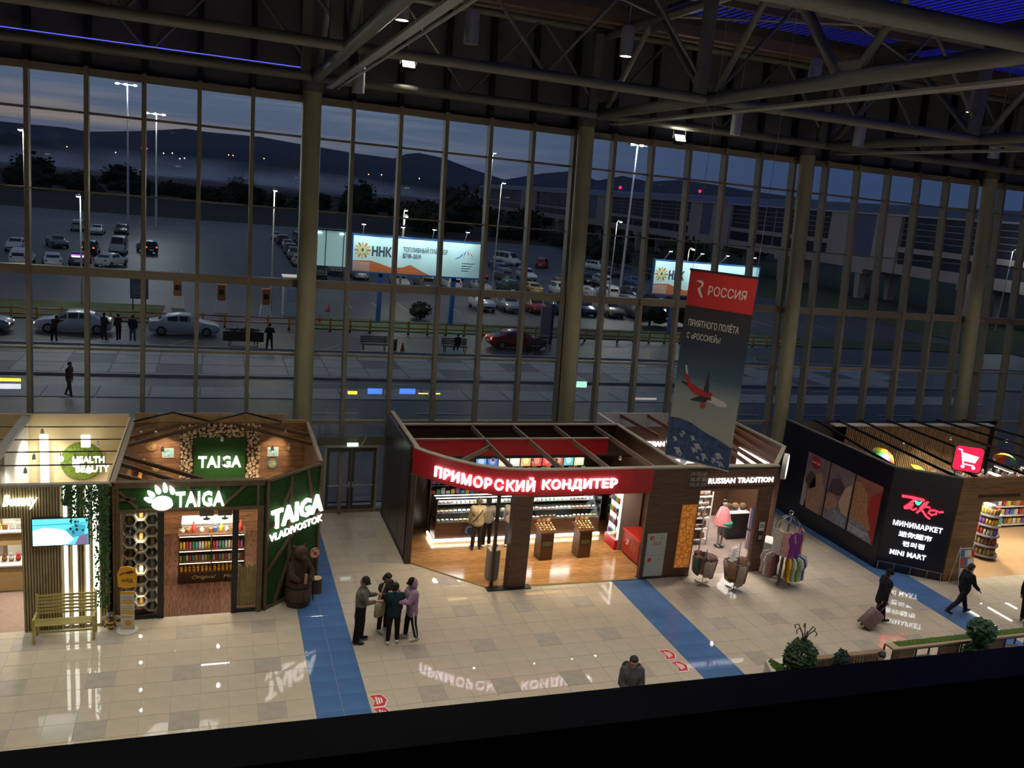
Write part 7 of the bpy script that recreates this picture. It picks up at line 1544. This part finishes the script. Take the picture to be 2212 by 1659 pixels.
def cars():
    N_, S_, E_, W_ = pi/2, -pi/2, 0, pi
    L = [('sedan', 'white', -8.7, 61.9, W_, 'white taxi with lit headlamp waiting left of the kerb people', 'hl'), ('sedan', 'white', -1.9, 62.3, E_, 'white saloon parked at the kerb in front of the barrier posts', None), ('sedan', 'silver', -14.5, 61.2, E_, 'silver car with lit headlamps entering at the left edge', 'hl'), ('sedan', 'red', 22.2, 61.0, E_, 'dark red car with lit tail lamps at the kerb', 'tl'),
         ('sedan', 'white', -21.7, 112.5, S_, 'white saloon at the far left of the car park', None), ('sedan', 'grey', -18.6, 119.5, S_+.4, 'grey saloon turned beside the far-left white one', None), ('suv', 'white', -18.6, 99, N_, 'white off-roader in the left front row', None), ('sedan', 'white', -15.8, 98.5, N_+.2, 'white saloon behind the second mullion', None),
         ('suv', 'black', -14.1, 113.4, N_, 'dark off-roader with red brake lamps', 'tl'), ('sedan', 'white', -10.6, 101.5, N_-.4, 'white saloon seen from behind in the left car park', None), ('van', 'silver', -11.2, 115.5, S_, 'silver van facing the terminal', None), ('suv', 'black', -8.2, 119, N_+.3, 'black off-roader with one bright tail lamp beside the light mast', 'tl'),
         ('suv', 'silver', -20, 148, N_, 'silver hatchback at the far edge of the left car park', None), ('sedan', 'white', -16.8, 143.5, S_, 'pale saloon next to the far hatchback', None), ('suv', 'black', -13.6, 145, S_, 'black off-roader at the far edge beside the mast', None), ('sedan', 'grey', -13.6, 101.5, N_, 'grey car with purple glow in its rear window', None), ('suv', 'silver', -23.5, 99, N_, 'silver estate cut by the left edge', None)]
    row = [('sedan', 'beige', 10.3, 157), ('suv', 'black', 10.6, 148), ('sedan', 'beige', 10.9, 140), ('suv', 'green', 10.6, 131), ('suv', 'grey', 10.5, 123), ('sedan', 'beige', 10.4, 115), ('van', 'black', 13.5, 150), ('suv', 'black', 13.8, 136), ('suv', 'blue', 13.6, 126), ('sedan', 'red', 13.6, 116), ('suv', 'grey', 14.0, 106.5), ('sedan', 'silver', 16.6, 103.5), ('suv', 'green', 11.4, 101)]
    for i, (k, c, x, y) in enumerate(row): L.append((k, c, x, y, N_ if i % 2 else S_, '%s %s parked %s in the double file behind the leftmost column' % (c, {'sedan': 'saloon', 'suv': 'off-roader', 'van': 'van'}[k], nth(i)), None))
    c8 = ['white', 'silver', 'red', 'green', 'blue', 'beige', 'grey', 'silver', 'black', 'white']
    for i, x in enumerate((25.6, 28.4, 31.2, 34.0, 36.8, 39.9, 42.8, 45.8, 48.9)): L.append((('suv', 'sedan', 'sedan', 'suv', 'sedan', 'sedan', 'van', 'suv', 'suv')[i], c8[i], x, 81.6, S_, '%s car, %s in the nearest parking row facing the terminal' % (c8[i], nth(i)), None))
    c9 = ['silver', 'grey', 'white', 'silver', 'green', 'gold', 'white', 'silver', 'white', 'black', 'blue', 'red']
    for i, x in enumerate((20.2, 23.2, 26.6, 30.0, 33.6, 36.9, 40.4, 43.8, 47.2, 50.5, 53.6, 56.8)): L.append((('sedan', 'suv', 'suv', 'sedan', 'suv', 'sedan', 'suv')[i % 7], c9[i], x, 96.8+(i % 3)*.6, N_ if i % 3 else S_, '%s car, %s in the second parking row' % (c9[i], nth(i)), None))
    c10 = ['black', 'red', 'grey', 'white', 'gold', 'black', 'white', 'blue', 'grey', 'silver']
    for i, x in enumerate((30.5, 34.2, 38, 42, 46.5, 50.2, 53.0, 59, 63, 67.5)): L.append((('suv', 'sedan', 'suv')[i % 3], c10[i], x, 110.5+(i % 4)*1.1, S_ if i % 2 else N_, '%s car, %s in the third parking row' % (c10[i], nth(i)), None))
    for k, c, x, y, r, s in (('van', 'white', 47, 137.5, S_+.5, 'white passenger van at the far side of the car park'), ('suv', 'red', 53, 136.5, N_-.5, 'red hatchback beside the white van'), ('suv', 'black', 58, 135, N_, 'black car right of the red hatchback'), ('suv', 'white', 64.2, 138, S_+.6, 'white off-roader beyond the second column'), ('sedan', 'black', 62, 128, S_, 'dark saloon beside the tall mast'), ('suv', 'black', 69, 128, S_, 'black off-roader right of the tall mast'), ('sedan', 'grey', 43, 131, N_, 'grey saloon left of the white van'), ('sedan', 'blue', 40.5, 121, S_, 'blue saloon behind the right end of the billboard')): L.append((k, c, x, y, r, s, None))
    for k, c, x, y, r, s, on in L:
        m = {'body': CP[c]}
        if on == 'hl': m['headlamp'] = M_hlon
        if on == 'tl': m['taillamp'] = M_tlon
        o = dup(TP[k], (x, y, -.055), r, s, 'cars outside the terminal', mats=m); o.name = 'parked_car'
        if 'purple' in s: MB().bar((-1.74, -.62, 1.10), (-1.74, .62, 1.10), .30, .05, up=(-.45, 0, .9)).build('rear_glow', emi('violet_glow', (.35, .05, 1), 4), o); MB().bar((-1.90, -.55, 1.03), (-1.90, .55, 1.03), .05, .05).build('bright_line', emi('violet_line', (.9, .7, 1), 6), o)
    for t in TP.values():
        for c in list(t.children_recursive): bpy.data.objects.remove(c)
        bpy.data.objects.remove(t)
cars()

# ---------------------------------------------------------------- barrier posts, gates, benches, booth
def street():
    og = mat('barrier_orange', (.60, .30, .03), .5); rr = mat('rail_red', (.35, .03, .03), .45)
    bf = thing('barrier_fence', 'long fence of orange posts and two red rails along the road', 'fence', (0, 65.3, -.06)); b0 = None
    for i in range(-10, 34):
        x = .78+1.535*i
        if b0 is None:
            b0 = MB().lathe([(.085, .1), (.085, 1.02), (.07, 1.08), (0, 1.09)], n=12).build('post', og, bf, True, (x, 0, 0)); MB().lathe([(.09, 0), (.09, .16)], n=12).build('black_foot', M_blk, b0)
        else: dup(b0, (x, 0, 0), 0, parent=bf)
    for z in (.5, .9): MB().cyl((-16, 0, z), (52, 0, z), .045, n=8).build('rail', rr, bf, True)
    for i, (x, y) in enumerate(((-2.8, 74), (.58, 72.5), (4.0, 71.2))):
        t = thing('gate_terminal', '%s orange and white car park gate terminal' % nth(i), 'gate', (x, y, -.05)); MB().bbox(-.32, .32, -.25, .25, .9, 2.3, .03).build('cabinet', mat('gate_orange', (.42, .14, .04), .5), t); MB().rings([[(-.5, -.28, 0), (.5, -.28, 0), (.5, .28, 0), (-.5, .28, 0)], [(-.36, -.26, 1.0), (.36, -.26, 1.0), (.36, .26, 1.0), (-.36, .26, 1.0)]]).build('base', M_white, t); MB().box(-.2, .2, -.27, -.25, 1.5, 1.9).build('screen', M_blk, t)
        MB().bar((.3, 0, 1.0), (.3, .1, 3.1), .08, .08).build('raised_arm', M_white, t)
    t = thing('ticket_booth', 'pale grey ticket booth beside the gate terminals', 'booth', (6.6, 72.4, -.05)); MB().bbox(-1.2, 1.0, -1, 1, 0, 3.2, .04).build('walls', mat('booth_grey', (.36, .40, .46), .5), t); MB().box(-1.3, 1.1, -1.1, 1.1, 3.2, 3.32).build('roof', M_white, t); MB().box(1.0, 1.35, -1.0, -.2, 0, 3.1).build('side_panel', mat('booth_teal', (.28, .42, .42), .4), t); MB().box(-.9, .3, -1.01, -1.0, 1.2, 2.4).build('window', mat('booth_window', (.28, .32, .40), .2), t)
    for i, (x, y, s) in enumerate(((8.1, 69.2, 'beside the booth'), (12.6, 57.9, 'beside the litter bin on the pavement'), (9.6, 76, 'behind the booth'))):
        t = thing('traffic_cone', 'red and white traffic cone '+s, 'cone', (x, y, -.02)); MB().lathe([(.17, .03), (.03, .68), (0, .68)], n=12).build('cone', mat('cone_red', (.55, .06, .03), .5), t, True); MB().box(-.22, .22, -.22, .22, 0, .03).build('base', M_blk, t); MB().lathe([(.105, .32), (.08, .44)], n=12).build('band', M_white, t)
    def bench(x, y, lb, r=0):
        t = thing('street_bench', lb, 'bench', (x, y, -.02), r, 'benches on the forecourt'); w = wood('street_slat', (.10, .085, .07), (.17, .15, .12), .6, (1, 6, 6), 2)
        for i in range(4): MB().box(-.95, .95, -.25+i*.13, -.16+i*.13, .44, .48).build('seat_slat', w, t); MB().box(-.95, .95, .24+i*.02, .27+i*.02, .55+i*.12, .64+i*.12).build('back_slat', w, t)
        for s in (-.75, .75):
            MB().bar((s, -.22, 0), (s, -.22, .44), .05, .05).bar((s, .22, 0), (s, .34, 1.0), .05, .05).bar((s, -.22, .42), (s, .25, .42), .05, .04).build('frame', M_blk, t)
        return t
    bench(1.9, 59.0, 'bench with dark planter boxes left of the lone standing person'); bench(10.6, 58.0, 'empty slatted bench near the litter bin'); bench(16.5, 58.2, 'slatted bench with a seated person'); bench(23.7, 59.6, 'slatted bench by the blue sign post', .3)
    t = thing('flower_trough', 'dark flower trough standing on the bench end', 'planter', (1.9, 58.38, -.02)); MB().bbox(-1.3, 1.3, -.25, .25, .35, 1.0, .03).build('trough', M_blk, t)
    for x in (-.9, .9): MB().bar((x, 0, 0), (x, 0, .4), .06, .3).build('leg', M_blk, t)
    leafball((0, 0, 1.08), (1.2, .2, .14), 300, .08, 12).build('flowers', mat('flower_dull', (.12, .05, .05), .8, var=.6), t, kind='stuff')
    t = thing('litter_bin', 'dark grey litter bin between the benches', 'bin', (12.0, 58.3, -.02)); MB().lathe([(.24, 0), (.27, .05), (.29, .8), (.27, .85), (0, .86)], n=14).build('drum', mat('bin_grey', (.06, .065, .075), .5), t, True); MB().lathe([(.30, .72), (.30, .78)], n=14).build('rim', M_rim, t)
    t = thing('sign_post', 'blue post with a pale information board by the kerb', 'sign', (25.4, 62.0, -.02), .3); MB().box(-.12, .12, -.08, .08, 0, 3.4).build('post', mat('sign_blue', (.02, .05, .18), .4), t); MB().box(-1.15, -.12, -.05, .05, .9, 3.2).build('board', mat('board_pink', (.34, .26, .24), .5), t)
    t = thing('info_board', 'small blue information board on the verge', 'sign', (-5.4, 71.0, -.02)); MB().box(-.7, .6, -.06, .06, 1.0, 2.6).build('board', mat('info_blue', (.12, .16, .22), .5), t)
    for x in (-.5, .4): MB().box(x-.04, x+.04, -.04, .04, 0, 1.0).build('leg', M_blk, t)
    MB().box(-.5, .4, -.066, -.06, 1.3, 2.1).build('map_print', mat('info_print', (.20, .24, .26), .5, var=.3), t)
street()

def billboards():
    bw = mat('board_white', (.70, .80, .80), .5, var=.04, vscale=.8); bo = mat('board_orange_p', (.72, .16, .05), .5); bd = mat('board_ink', (.05, .06, .08), .5)
    def board(x0, x1, y, z0, z1, lb, full=True):
        t = thing('billboard', lb, 'billboard', (0, y, 0)); fr = mat('board_frame', (.02, .08, .22), .4)
        MB().box(x0, x1, 0, .25, z0, z1).build('panel', bw, t)
        for a in ((x0-.1, x1+.1, z1, z1+.12), (x0-.1, x1+.1, z0-.12, z0)): MB().box(a[0], a[1], -.06, .3, a[2], a[3]).build('frame_bar', fr, t)
        for a in (x0-.1, x1): MB().box(a, a+.1, -.06, .3, z0, z1).build('frame_bar', fr, t)
        w = x1-x0
        for x in (x0+w*.22, x0+w*.80): MB().box(x-.18, x+.18, .05, .4, -.06, z0).build('leg', mat('board_leg', (.02, .07, .24), .4), t)
        M_ = plane_M((x0, -.012, z0), 0); h = z1-z0
        cx, cz = .78, h*.60
        for k in range(12):
            a = 2*pi*k/12; c1 = (cx+.46*cos(a), cz+.46*sin(a)); flat_poly([(cx+.34*cos(a-.2), cz+.34*sin(a-.2)), (cx+.64*cos(a-.12), cz+.64*sin(a-.12)), (cx+.68*cos(a), cz+.68*sin(a)), (cx+.64*cos(a+.12), cz+.64*sin(a+.12)), (cx+.34*cos(a+.2), cz+.34*sin(a+.2))], M_, (bo, mat('petal_yellow', (.75, .50, .08), .5))[k % 2], t, 'logo_petal', .01)
        flat_poly([(cx+.32*cos(q*pi/10), cz+.32*sin(q*pi/10)) for q in range(20)], M_, mat('petal_pale', (.65, .62, .30), .5), t, 'logo_core', .012, .002); flat_poly([(cx, cz+.2), (cx+.11, cz), (cx, cz-.13), (cx-.11, cz)], M_, bd, t, 'logo_drop', .012, .016)
        print_text('ННК', (1.55, 3.22, h*.45, h*.73), M_, bd, t, bold=.04, ext=.008)
        print_text('ТОПЛИВНЫЙ ПАРТНЕР\nВЭФ–2019', (4.15, 8.0, h*.44, h*.80), M_, mat('board_ink2', (.06, .09, .12), .5), t, bold=.02, ext=.008)
        flat_poly([(0, 0), (w*.60, 0), (w*.55, h*.08), (w*.44, h*.27), (w*.38, h*.18), (w*.30, h*.15), (w*.14, h*.32), (0, h*.30)], M_, bo, t, 'orange_wave', .008)
        for k in range(7): flat_poly([(0, h*(.03+k*.037)), (w*.13, h*(.03+k*.037)), (w*.13, h*(.043+k*.037)), (0, h*(.043+k*.037))], M_, bw, t, 'wave_line', .01, .002)
        for k, (c, x, z, a) in enumerate((((.08, .2, .5), 8.9, .55, .5), ((.08, .2, .5), 9.2, .62, .9), ((.15, .25, .5), 9.5, .68, 1.2), ((.5, .1, .2), 9.8, .70, 1.8), ((.6, .05, .1), 10.1, .66, 2.2), ((.6, .05, .1), 10.2, .56, 2.7))):
            flat_poly([(x-.3*cos(a), h*z-.3*sin(a)), (x+.07, h*z), (x+.3*cos(a), h*z+.3*sin(a)), (x-.05, h*z+.05)], M_, mat('forum_%d' % k, c, .5), t, 'forum_mark', .01)
        for k in range(4): flat_poly([(9.3, h*(.40-k*.07)), (10.4-.15*k, h*(.40-k*.07)), (10.4-.15*k, h*(.415-k*.07)), (9.3, h*(.415-k*.07))], M_, mat('board_ink2', (.1,)*3), t, 'small_text', .008)
        for k, u in enumerate((.07, .36, .60, .86)):
            x = x0+w*u; s = MB().bar((0, 0, 0), (-.25, -1.6, .95), .05, .05).build('lamp_arm', M_rim, t, False, (x, 0, z1+.1)); MB().bbox(-.45, -.05, -1.75, -1.5, .9, 1.05, .03).build('lamp_head', M_blk, s); MB().ball((-.25, -1.62, .9), (.17, .1, .05), 10, 6).build('lamp_lens', emi('board_lamp_lens', (.80, 1, .98), 70), s)
            lamp('SPOT', 'board_beam', (x-.25, y-1.62, z1+.92), 420, (.72, 1, .98), .12, (radians(28), 0, 0), radians(125), .5)
    board(10.7, 21.65, 70.5, 4.18, 7.12, 'white fuel partner billboard with orange wave left of the second column')
    board(38.6, 50.0, 70.5, 3.75, 6.85, 'white fuel partner billboard behind the hanging banner')
    t = thing('glass_shelter', 'lit pale glass pavilion right of the leftmost column', 'pavilion', (12.3, 96, -.05)); MB().box(-1.75, 1.6, 0, .06, 2.0, 5.9).build('lit_wall', mat('shelter_wall', (.45, .62, .62), .4, emit=(.35, .6, .6), es=.35), t)
    for x in (-1.75, -.75, 1.2, 1.6): MB().box(x-.04, x+.04, -.06, .0, 0, 5.95).build('mullion', M_blk, t)
    MB().box(-1.9, 1.75, -.5, 1.5, 5.9, 6.05).build('roof', M_blk, t)
    for x in (-1.5, .95): MB().box(x-.2, x+.25, -.1, -.02, 5.55, 5.65).build('tube_lamp', emi('shelter_tube', (.8, 1, 1), 6), t)
billboards()

def lamps_out():
    em = emi('street_lens', (1, .95, .68), 90); ec = emi('street_lens_cool', (.85, .97, 1), 80); pm = mat('lamp_pole', (.30, .30, .30), .5, metal=.4)
    for i, (x, y, z, m, p, lb) in enumerate(((-13.4, 72, 12.8, em, 1500, 'tall street lamp at the left edge'), (-9.7, 72, 8.4, ec, 700, 'short street lamp left of the light mast'), (4.5, 72, 10.1, em, 900, 'street lamp beside the leftmost column'), (29.6, 90, 12.7, em, 900, 'street lamp left of the second column'), (19.0, 90, 8.9, em, 600, 'upper twin street lamp behind the billboard'), (18.9, 89, 8.3, em, 300, 'lower twin street lamp behind the billboard'), (44.1, 90, 9.7, em, 700, 'street lamp right of the second column'), (52.7, 90, 8.1, em, 500, 'street lamp over the right billboard'), (54.1, 90, 7.2, em, 300, 'low street lamp beside the right billboard lamps'), (97.5, 83, 10.6, ec, 500, 'street lamp by the viaduct at the right edge'), (38, 121, 17.2, ec, 600, 'distant double-headed lamp mast left of the second column'))):
        t = thing('street_lamp', lb, 'street lamp', (x, y, -.06), group='street lamps'); MB().cyl((0, .9, 0), (0, .9, z-.1), .09, .05, n=8).build('pole', pm, t); MB().tube([(0, .9, z-.1), (0, .5, z+.2), (0, 0, z+.12)], .04, 6).build('arm', pm, t); MB().bbox(-.16, .16, -.35, .3, z+.03, z+.16, .03).build('head', pm, t); MB().ball((0, -.05, z+.02), (.15, .26, .07), 10, 6).build('lens', m, t)
        lamp('POINT', 'street_light', (x, y-.05, z-.25), p, (1, .9, .68) if m is em else (.85, .95, 1), .2)
    for i, (x, y, z, lb) in enumerate(((-14.0, 160, 23.4, 'tall lighting mast with four floodlights left of centre'), (-10.0, 167, 19.6, 'second lighting mast behind the first'), (55.6, 111, 20.0, 'lighting mast right of the second column'))):
        t = thing('light_mast', lb, 'light mast', (x, y, -.06), group='lighting masts'); MB().cyl((0, 0, 0), (0, 0, z), .22, .10, n=10).build('pole', mat('mast_grey', (.45, .46, .47), .45, metal=.3), t); MB().bar((-1.5, 0, z), (1.5, 0, z), .12, .12).build('crossbar', pm, t)
        for k, dx in enumerate((-1.5, -.2, 1.2) if i < 2 else (-1.0, .4)): MB().bbox(dx-.35, dx+.35, -.5, .1, z-.1, z+.25, .05).build('floodlight', M_blk, t); MB().ball((dx, -.5, z-.02), (.34, .12, .16), 10, 6).build('lens', emi('mast_lens', (.9, .97, 1), 60), t)
        lamp('POINT', 'mast_light', (x, y-.9, z-.5), 2600, (.9, .96, 1), .4)
    cl = [(285, 313, 'r'), (318, 315, 'r'), (110, 330, 'o'), (237, 338, 'w'), (380, 333, 'w'), (395, 348, 'w'), (405, 348, 'w'), (500, 332, 'o'), (510, 333, 'o'), (592, 343, 'o'), (805, 380, 'o'), (832, 380, 'w'), (918, 388, 'w'), (395, 333, 'w')]
    CM_ = {'r': emi('far_red', (1, .05, .03), 5), 'o': emi('far_orange', (1, .4, .1), 6), 'w': emi('far_white', (1, .95, .85), 5)}
    for i, (x, z, k) in enumerate([(-225*.33, 24, 'r'), (-209*.33, 24, 'r'), (-438*.33, 18, 'o'), (-300*.33, 17, 'w'), (-134*.33, 22, 'w'), (-111*.33, 17, 'w'), (-97*.33, 18, 'w'), (38*.33, 26, 'o'), (52*.33, 26, 'o'), (150*.33, 26, 'o'), (500*.33, 20, 'o'), (545*.33, 21, 'w'), (680*.33, 21, 'w'), (-160*.33, 21, 'w')]):
        t = thing('distant_light', '%s distant %s point of light below the hills counted along the valley' % (nth(i), {'r': 'red', 'o': 'orange', 'w': 'white'}[k]), 'light', (x, 1000, z), group='distant lights'); MB().ball((0, 0, 0), .6, 8, 5).build('bulb', CM_[k], t); MB().cyl((0, .5, -12), (0, .5, 0), .2, n=5).build('mast', pm, t)
    for i, (x, z) in enumerate(((193.5, 20.6), (239.7, 22.9), (308.7, 25.4))):
        t = thing('beacon', '%s red aviation beacon above the viaduct roof' % nth(i), 'beacon', (x, 400, z), group='red beacons'); MB().ball((0, 0, 0), .75, 8, 5).build('lamp', emi('beacon_red', (1, .01, .03), 6), t); MB().cyl((0, 0, -z), (0, 0, -.5), .2, n=6).build('mast', pm, t)
lamps_out()

def viaduct():
    """long elevated station building right of the car park"""
    t = thing('elevated_station', 'long pale elevated station building with blue window strips at right', 'building', (100.2, 85, 0), -radians(4.09))
    wc = mat('station_pale', (.36, .29, .27), .7, var=.06, vscale=.3); wd = mat('station_glass', (.035, .035, .05), .15); bs = mat('station_blue', (.10, .11, .19), .4); lm = mat('station_trim', (.42, .36, .35), .6)
    y0, y1 = -30, 330
    MB().box(0, 9, y0, y1, 5.0, 6.6).build('deck', wc, t); MB().box(.3, 9, y0, y1, 6.6, 14.0).build('glass_volume', wd, t)
    MB().box(-.12, .3, y0, y1, 8.45, 9.25).build('spandrel_band', wc, t); MB().box(-.6, 9.5, y0, y1, 13.95, 14.2).build('eaves', lm, t)
    MB().rings([[(-.5, y, 14.2), (1.5, y, 15.3), (4.5, y, 15.9), (9, y, 14.2)] for y in (y0, y1)]).build('roof', mat('station_roof', (.07, .08, .13), .5), t)
    for z in (10.3, 11.2, 12.1, 13.0): MB().box(.2, .3, y0, y1, z, z+.07).build('glazing_bar', lm, t)
    for k in range(40): MB().box(.18, .3, y0+9*k, y0+9*k+.1, 6.6, 14.0).build('glazing_post', lm, t)
    for a, b_, c, d in ((23.3, 29.2, 35.5, 41.2), (77.1, 85.3, 90.4, 96.5), (153.3, 160.4, 167.5, 173.2), (228, 236, 243, 250), (-20, -14, -8, -2)):
        for p, q in ((a, b_), (c, d)): MB().prism([(-.35, p), (.35, p), (.35, q), (-.35, q)], 5.0, 14.0).build('pale_pier', wc, t)
        MB().box(-.2, .3, b_, c, 6.9, 13.9).build('blue_panel', bs, t); MB().box(-.3, .3, b_, c, 5.0, 6.9).build('pier_apron', wc, t)
    for k in range(14):
        y = 8+24*k
        for dx in (1.0, 7.0): MB().rings([[(dx-.7, y-.5, 0), (dx+.7, y-.5, 0), (dx+.7, y+.5, 0), (dx-.7, y+.5, 0)], [(dx-1.1, y-.7, 5), (dx+1.1, y-.7, 5), (dx+1.1, y+.7, 5), (dx-1.1, y+.7, 5)]]).build('support_pier', wc, t)
        MB().box(-.3, 9, y-1.5, y+1.5, 4.2, 5).build('pier_head', wc, t)
viaduct()

# ---------------------------------------------------------------- trees
def trees():
    random.seed(31)
    lf = [mat('wood_dark', (.020, .026, .014), 1, var=.4, vscale=.6), mat('wood_brown', (.034, .030, .016), 1, var=.4, vscale=.6), mat('wood_green', (.024, .038, .018), 1, var=.4, vscale=.6)]
    proto = []
    for k in range(3):
        t = ob('field_tree', None, None, (0, 0, -90), 0, 'x', 'tree'); b = MB()
        for q in range(9):
            a = random.uniform(0, 6.28); r = random.uniform(0, .55); c = (r*cos(a), r*sin(a), random.uniform(.5, 1.25)); s = random.uniform(.3, .48)
            b.ball(c, (s, s, s*.9), 9, 6)
        b.v = [(x+.05*sin(17*z+9*y), y+.05*sin(13*x+5*z), z+.05*sin(15*x)) for x, y, z in b.v]
        b.build('crown', lf[k], t, True); leafball((0, 0, .9), (.85, .85, .75), 420, .12, 40+k).build('leaves', lf[k], t, kind='stuff'); MB().cyl((0, 0, 0), (0, 0, .7), .07, n=6).build('trunk', M_tyre, t); proto.append(t)
    n = 0
    def put(x, y, s, lb):
        nonlocal n
        if 96 < x < 134 and y > 160: x += 40
        o = dup(proto[n % 3], (x, y, -.1-.45*s*(y > 200)), random.uniform(0, 6), lb, 'trees beyond the car park', scale=(s*random.uniform(1.0, 1.6), s, s*random.uniform(.75, 1.1))); n += 1
    for i in range(40): put(-135+i*6.2+random.uniform(-3, 3), 330+random.uniform(-25, 40), random.uniform(4, 6.5), '%s tree from the left in the hedge line below the mist' % nth(i))
    for i in range(24): put(52+i*7+random.uniform(-3, 3), 235+random.uniform(-30, 60)+i*2, random.uniform(5, 8), '%s tree from the left on the dark slope behind the billboards' % nth(i))
    for i, (x, y, s) in enumerate(((-98, 400, 11), (-74, 420, 9), (-40, 430, 8), (12, 450, 9), (66, 420, 10), (-52, 300, 4), (92, 330, 12))): put(x, y, s, '%s large single tree standing out of the mist from the left' % nth(i))
    for i in range(12): put(74+i*1.7, 150+i*9, 2.6+random.random(), '%s shrub on the bank below the elevated station' % nth(i))
    for x, y, s, lb in ((17.4, 73.2, 1.25, 'small spreading pine under the left billboard'), (41.6, 75.6, 1.9, 'round shrub left of the right billboard'), (45.9, 75.4, 2.0, 'dark round shrub below the right billboard'), (88, 150, 5, 'conical tree against the station wall')): put(x, y, s, lb)
    for t in proto:
        for c in list(t.children_recursive): bpy.data.objects.remove(c)
        bpy.data.objects.remove(t)
trees()

def outpeople():
    bk = cloth('coat_black', (.012, .012, .016)); nv = cloth('coat_navy', (.02, .022, .035)); br = cloth('coat_brown', (.05, .025, .018)); kw = dict(vox=.03, hair=M_hairb)
    person('lone person in black standing on the forecourt', (3.5, 57.0, 0), pi, 1.78, ((4, 0), (-4, 0)), 7, ((20, 20, 60, 30), (20, 20, 60, 30)), 0, (0, 10), bk, .15, bk, **kw)
    person('person in dark coat at the left of the kerbside pair', (-6.6, 58.9, 0), 2.6, 1.74, ((2, 0), (-2, 0)), 2, ((10, 8, 40, 10), (10, 8, 30, 10)), 2, (0, 5), nv, .2, bk, **kw); person('person in brown coat at the right of the kerbside pair', (-5.75, 58.9, 0), -2.4, 1.72, ((2, 0), (-2, 0)), 2, ((10, 8, 40, 10), (10, 8, 30, 10)), 2, (0, 5), br, .2, bk, **kw)
    person('person in dark jacket between the two white taxis', (-4.9, 58.6, 0), 3.0, 1.72, ((2, 0), (-2, 0)), 3, ((5, 10, 20, 0), (5, 10, 20, 0)), 2, (0, 5), bk, .15, cloth('jeans', (.10, .11, .14)), **kw)
    person('person stooping at the door of the left taxi', (-9.3, 57.9, 0), 2.9, 1.72, ((2, 0), (-2, 0)), 3, ((30, 10, 30, 0), (30, 10, 30, 0)), 38, (0, 5), br, .15, bk, **kw)
    person('person sitting on the slatted bench by the road', (16.7, 58.2, 0), pi, 1.7, ((85, 85), (85, 85)), 4, ((20, 8, 40, 10), (20, 8, 40, 10)), 4, (0, 10), bk, .05, bk, seat=.48, **kw)
    person('pedestrian in dark red top crossing near the glass at far left', (-6.5, 44.2, 0), 1.2, 1.70, ((14, 6), (-12, 10)), 2, ((10, 8, 20, 0), (-8, 8, 14, 0)), 3, (0, 5), cloth('dark_red', (.10, .02, .022)), .15, nv, **kw)
outpeople()

# ---- lit counters under the gallery, seen mirrored in the glass wall
def counters():
    yb = emi('board_yellow', (1, .85, .02), 22); bb = emi('board_blue', (.06, .22, 1), 18); wb_ = emi('board_whitelit', (.9, .92, .95), 14); gb = emi('led_green', (.5, 1, .75), 16)
    def bd(x0, x1, z0, z1, m, lb):
        t = thing('counter_sign', lb, 'sign', ((x0+x1)/2, -5.9, (z0+z1)/2), pi, 'lit signs under the gallery'); w = (x1-x0)/2; h = (z1-z0)/2
        MB().box(-w-.03, w+.03, -.0, .14, -h-.03, h+.03).build('case', M_blk, t); MB().box(-w, w, -.012, 0, -h, h).build('face', m, t); MB().box(-.03, .03, .03, .09, h, 9.55-(z0+z1)/2).build('drop_rod', M_blk, t)
    bd(9.65, 10.9, 2.2, 2.45, yb, 'yellow lit counter sign mirrored right of the leftmost column'); bd(11.15, 12.25, 2.25, 2.68, bb, 'left blue counter screen mirrored in the glass'); bd(13.6, 14.85, 2.28, 2.7, bb, 'right blue counter screen mirrored in the glass'); bd(15.1, 16.85, 2.28, 2.38, yb, 'thin yellow counter sign mirrored beside the blue screens')
    bd(-13.4, -12.1, 2.8, 3.02, yb, 'yellow lit sign mirrored at the left edge'); bd(-13.4, -12.1, 2.3, 2.65, wb_, 'white lit sign mirrored at the left edge'); bd(28.1, 29.4, 3.0, 3.5, gb, 'green digital display mirrored behind the second column'); bd(33.5, 36, 2.03, 2.2, emi('sign_peach', (1, .75, .65), 6), 'peach lit sign mirrored left of the banner')
    for i in range(6):
        x = 5+i*5; t = thing('service_counter', '%s pale service counter under the gallery, mirrored in the glass' % nth(i), 'counter', (x, -7.2, 0), group='service counters'); MB().bbox(-1.8, 1.8, -.35, .35, 0, 1.1, .02).build('front', M_white, t); MB().bbox(-1.85, 1.85, -.4, .45, 1.1, 1.15, .01).build('top', M_brn2, t)
    for x in (-8, -3, 2, 7, 12, 17, 22, 27, 32): lamp('SPOT', 'counter_light', (x, -4.5, 9.4), 1500, (1, .93, .82), .12, spot=radians(120))
counters()
bpy.data.scenes.remove(TMP)
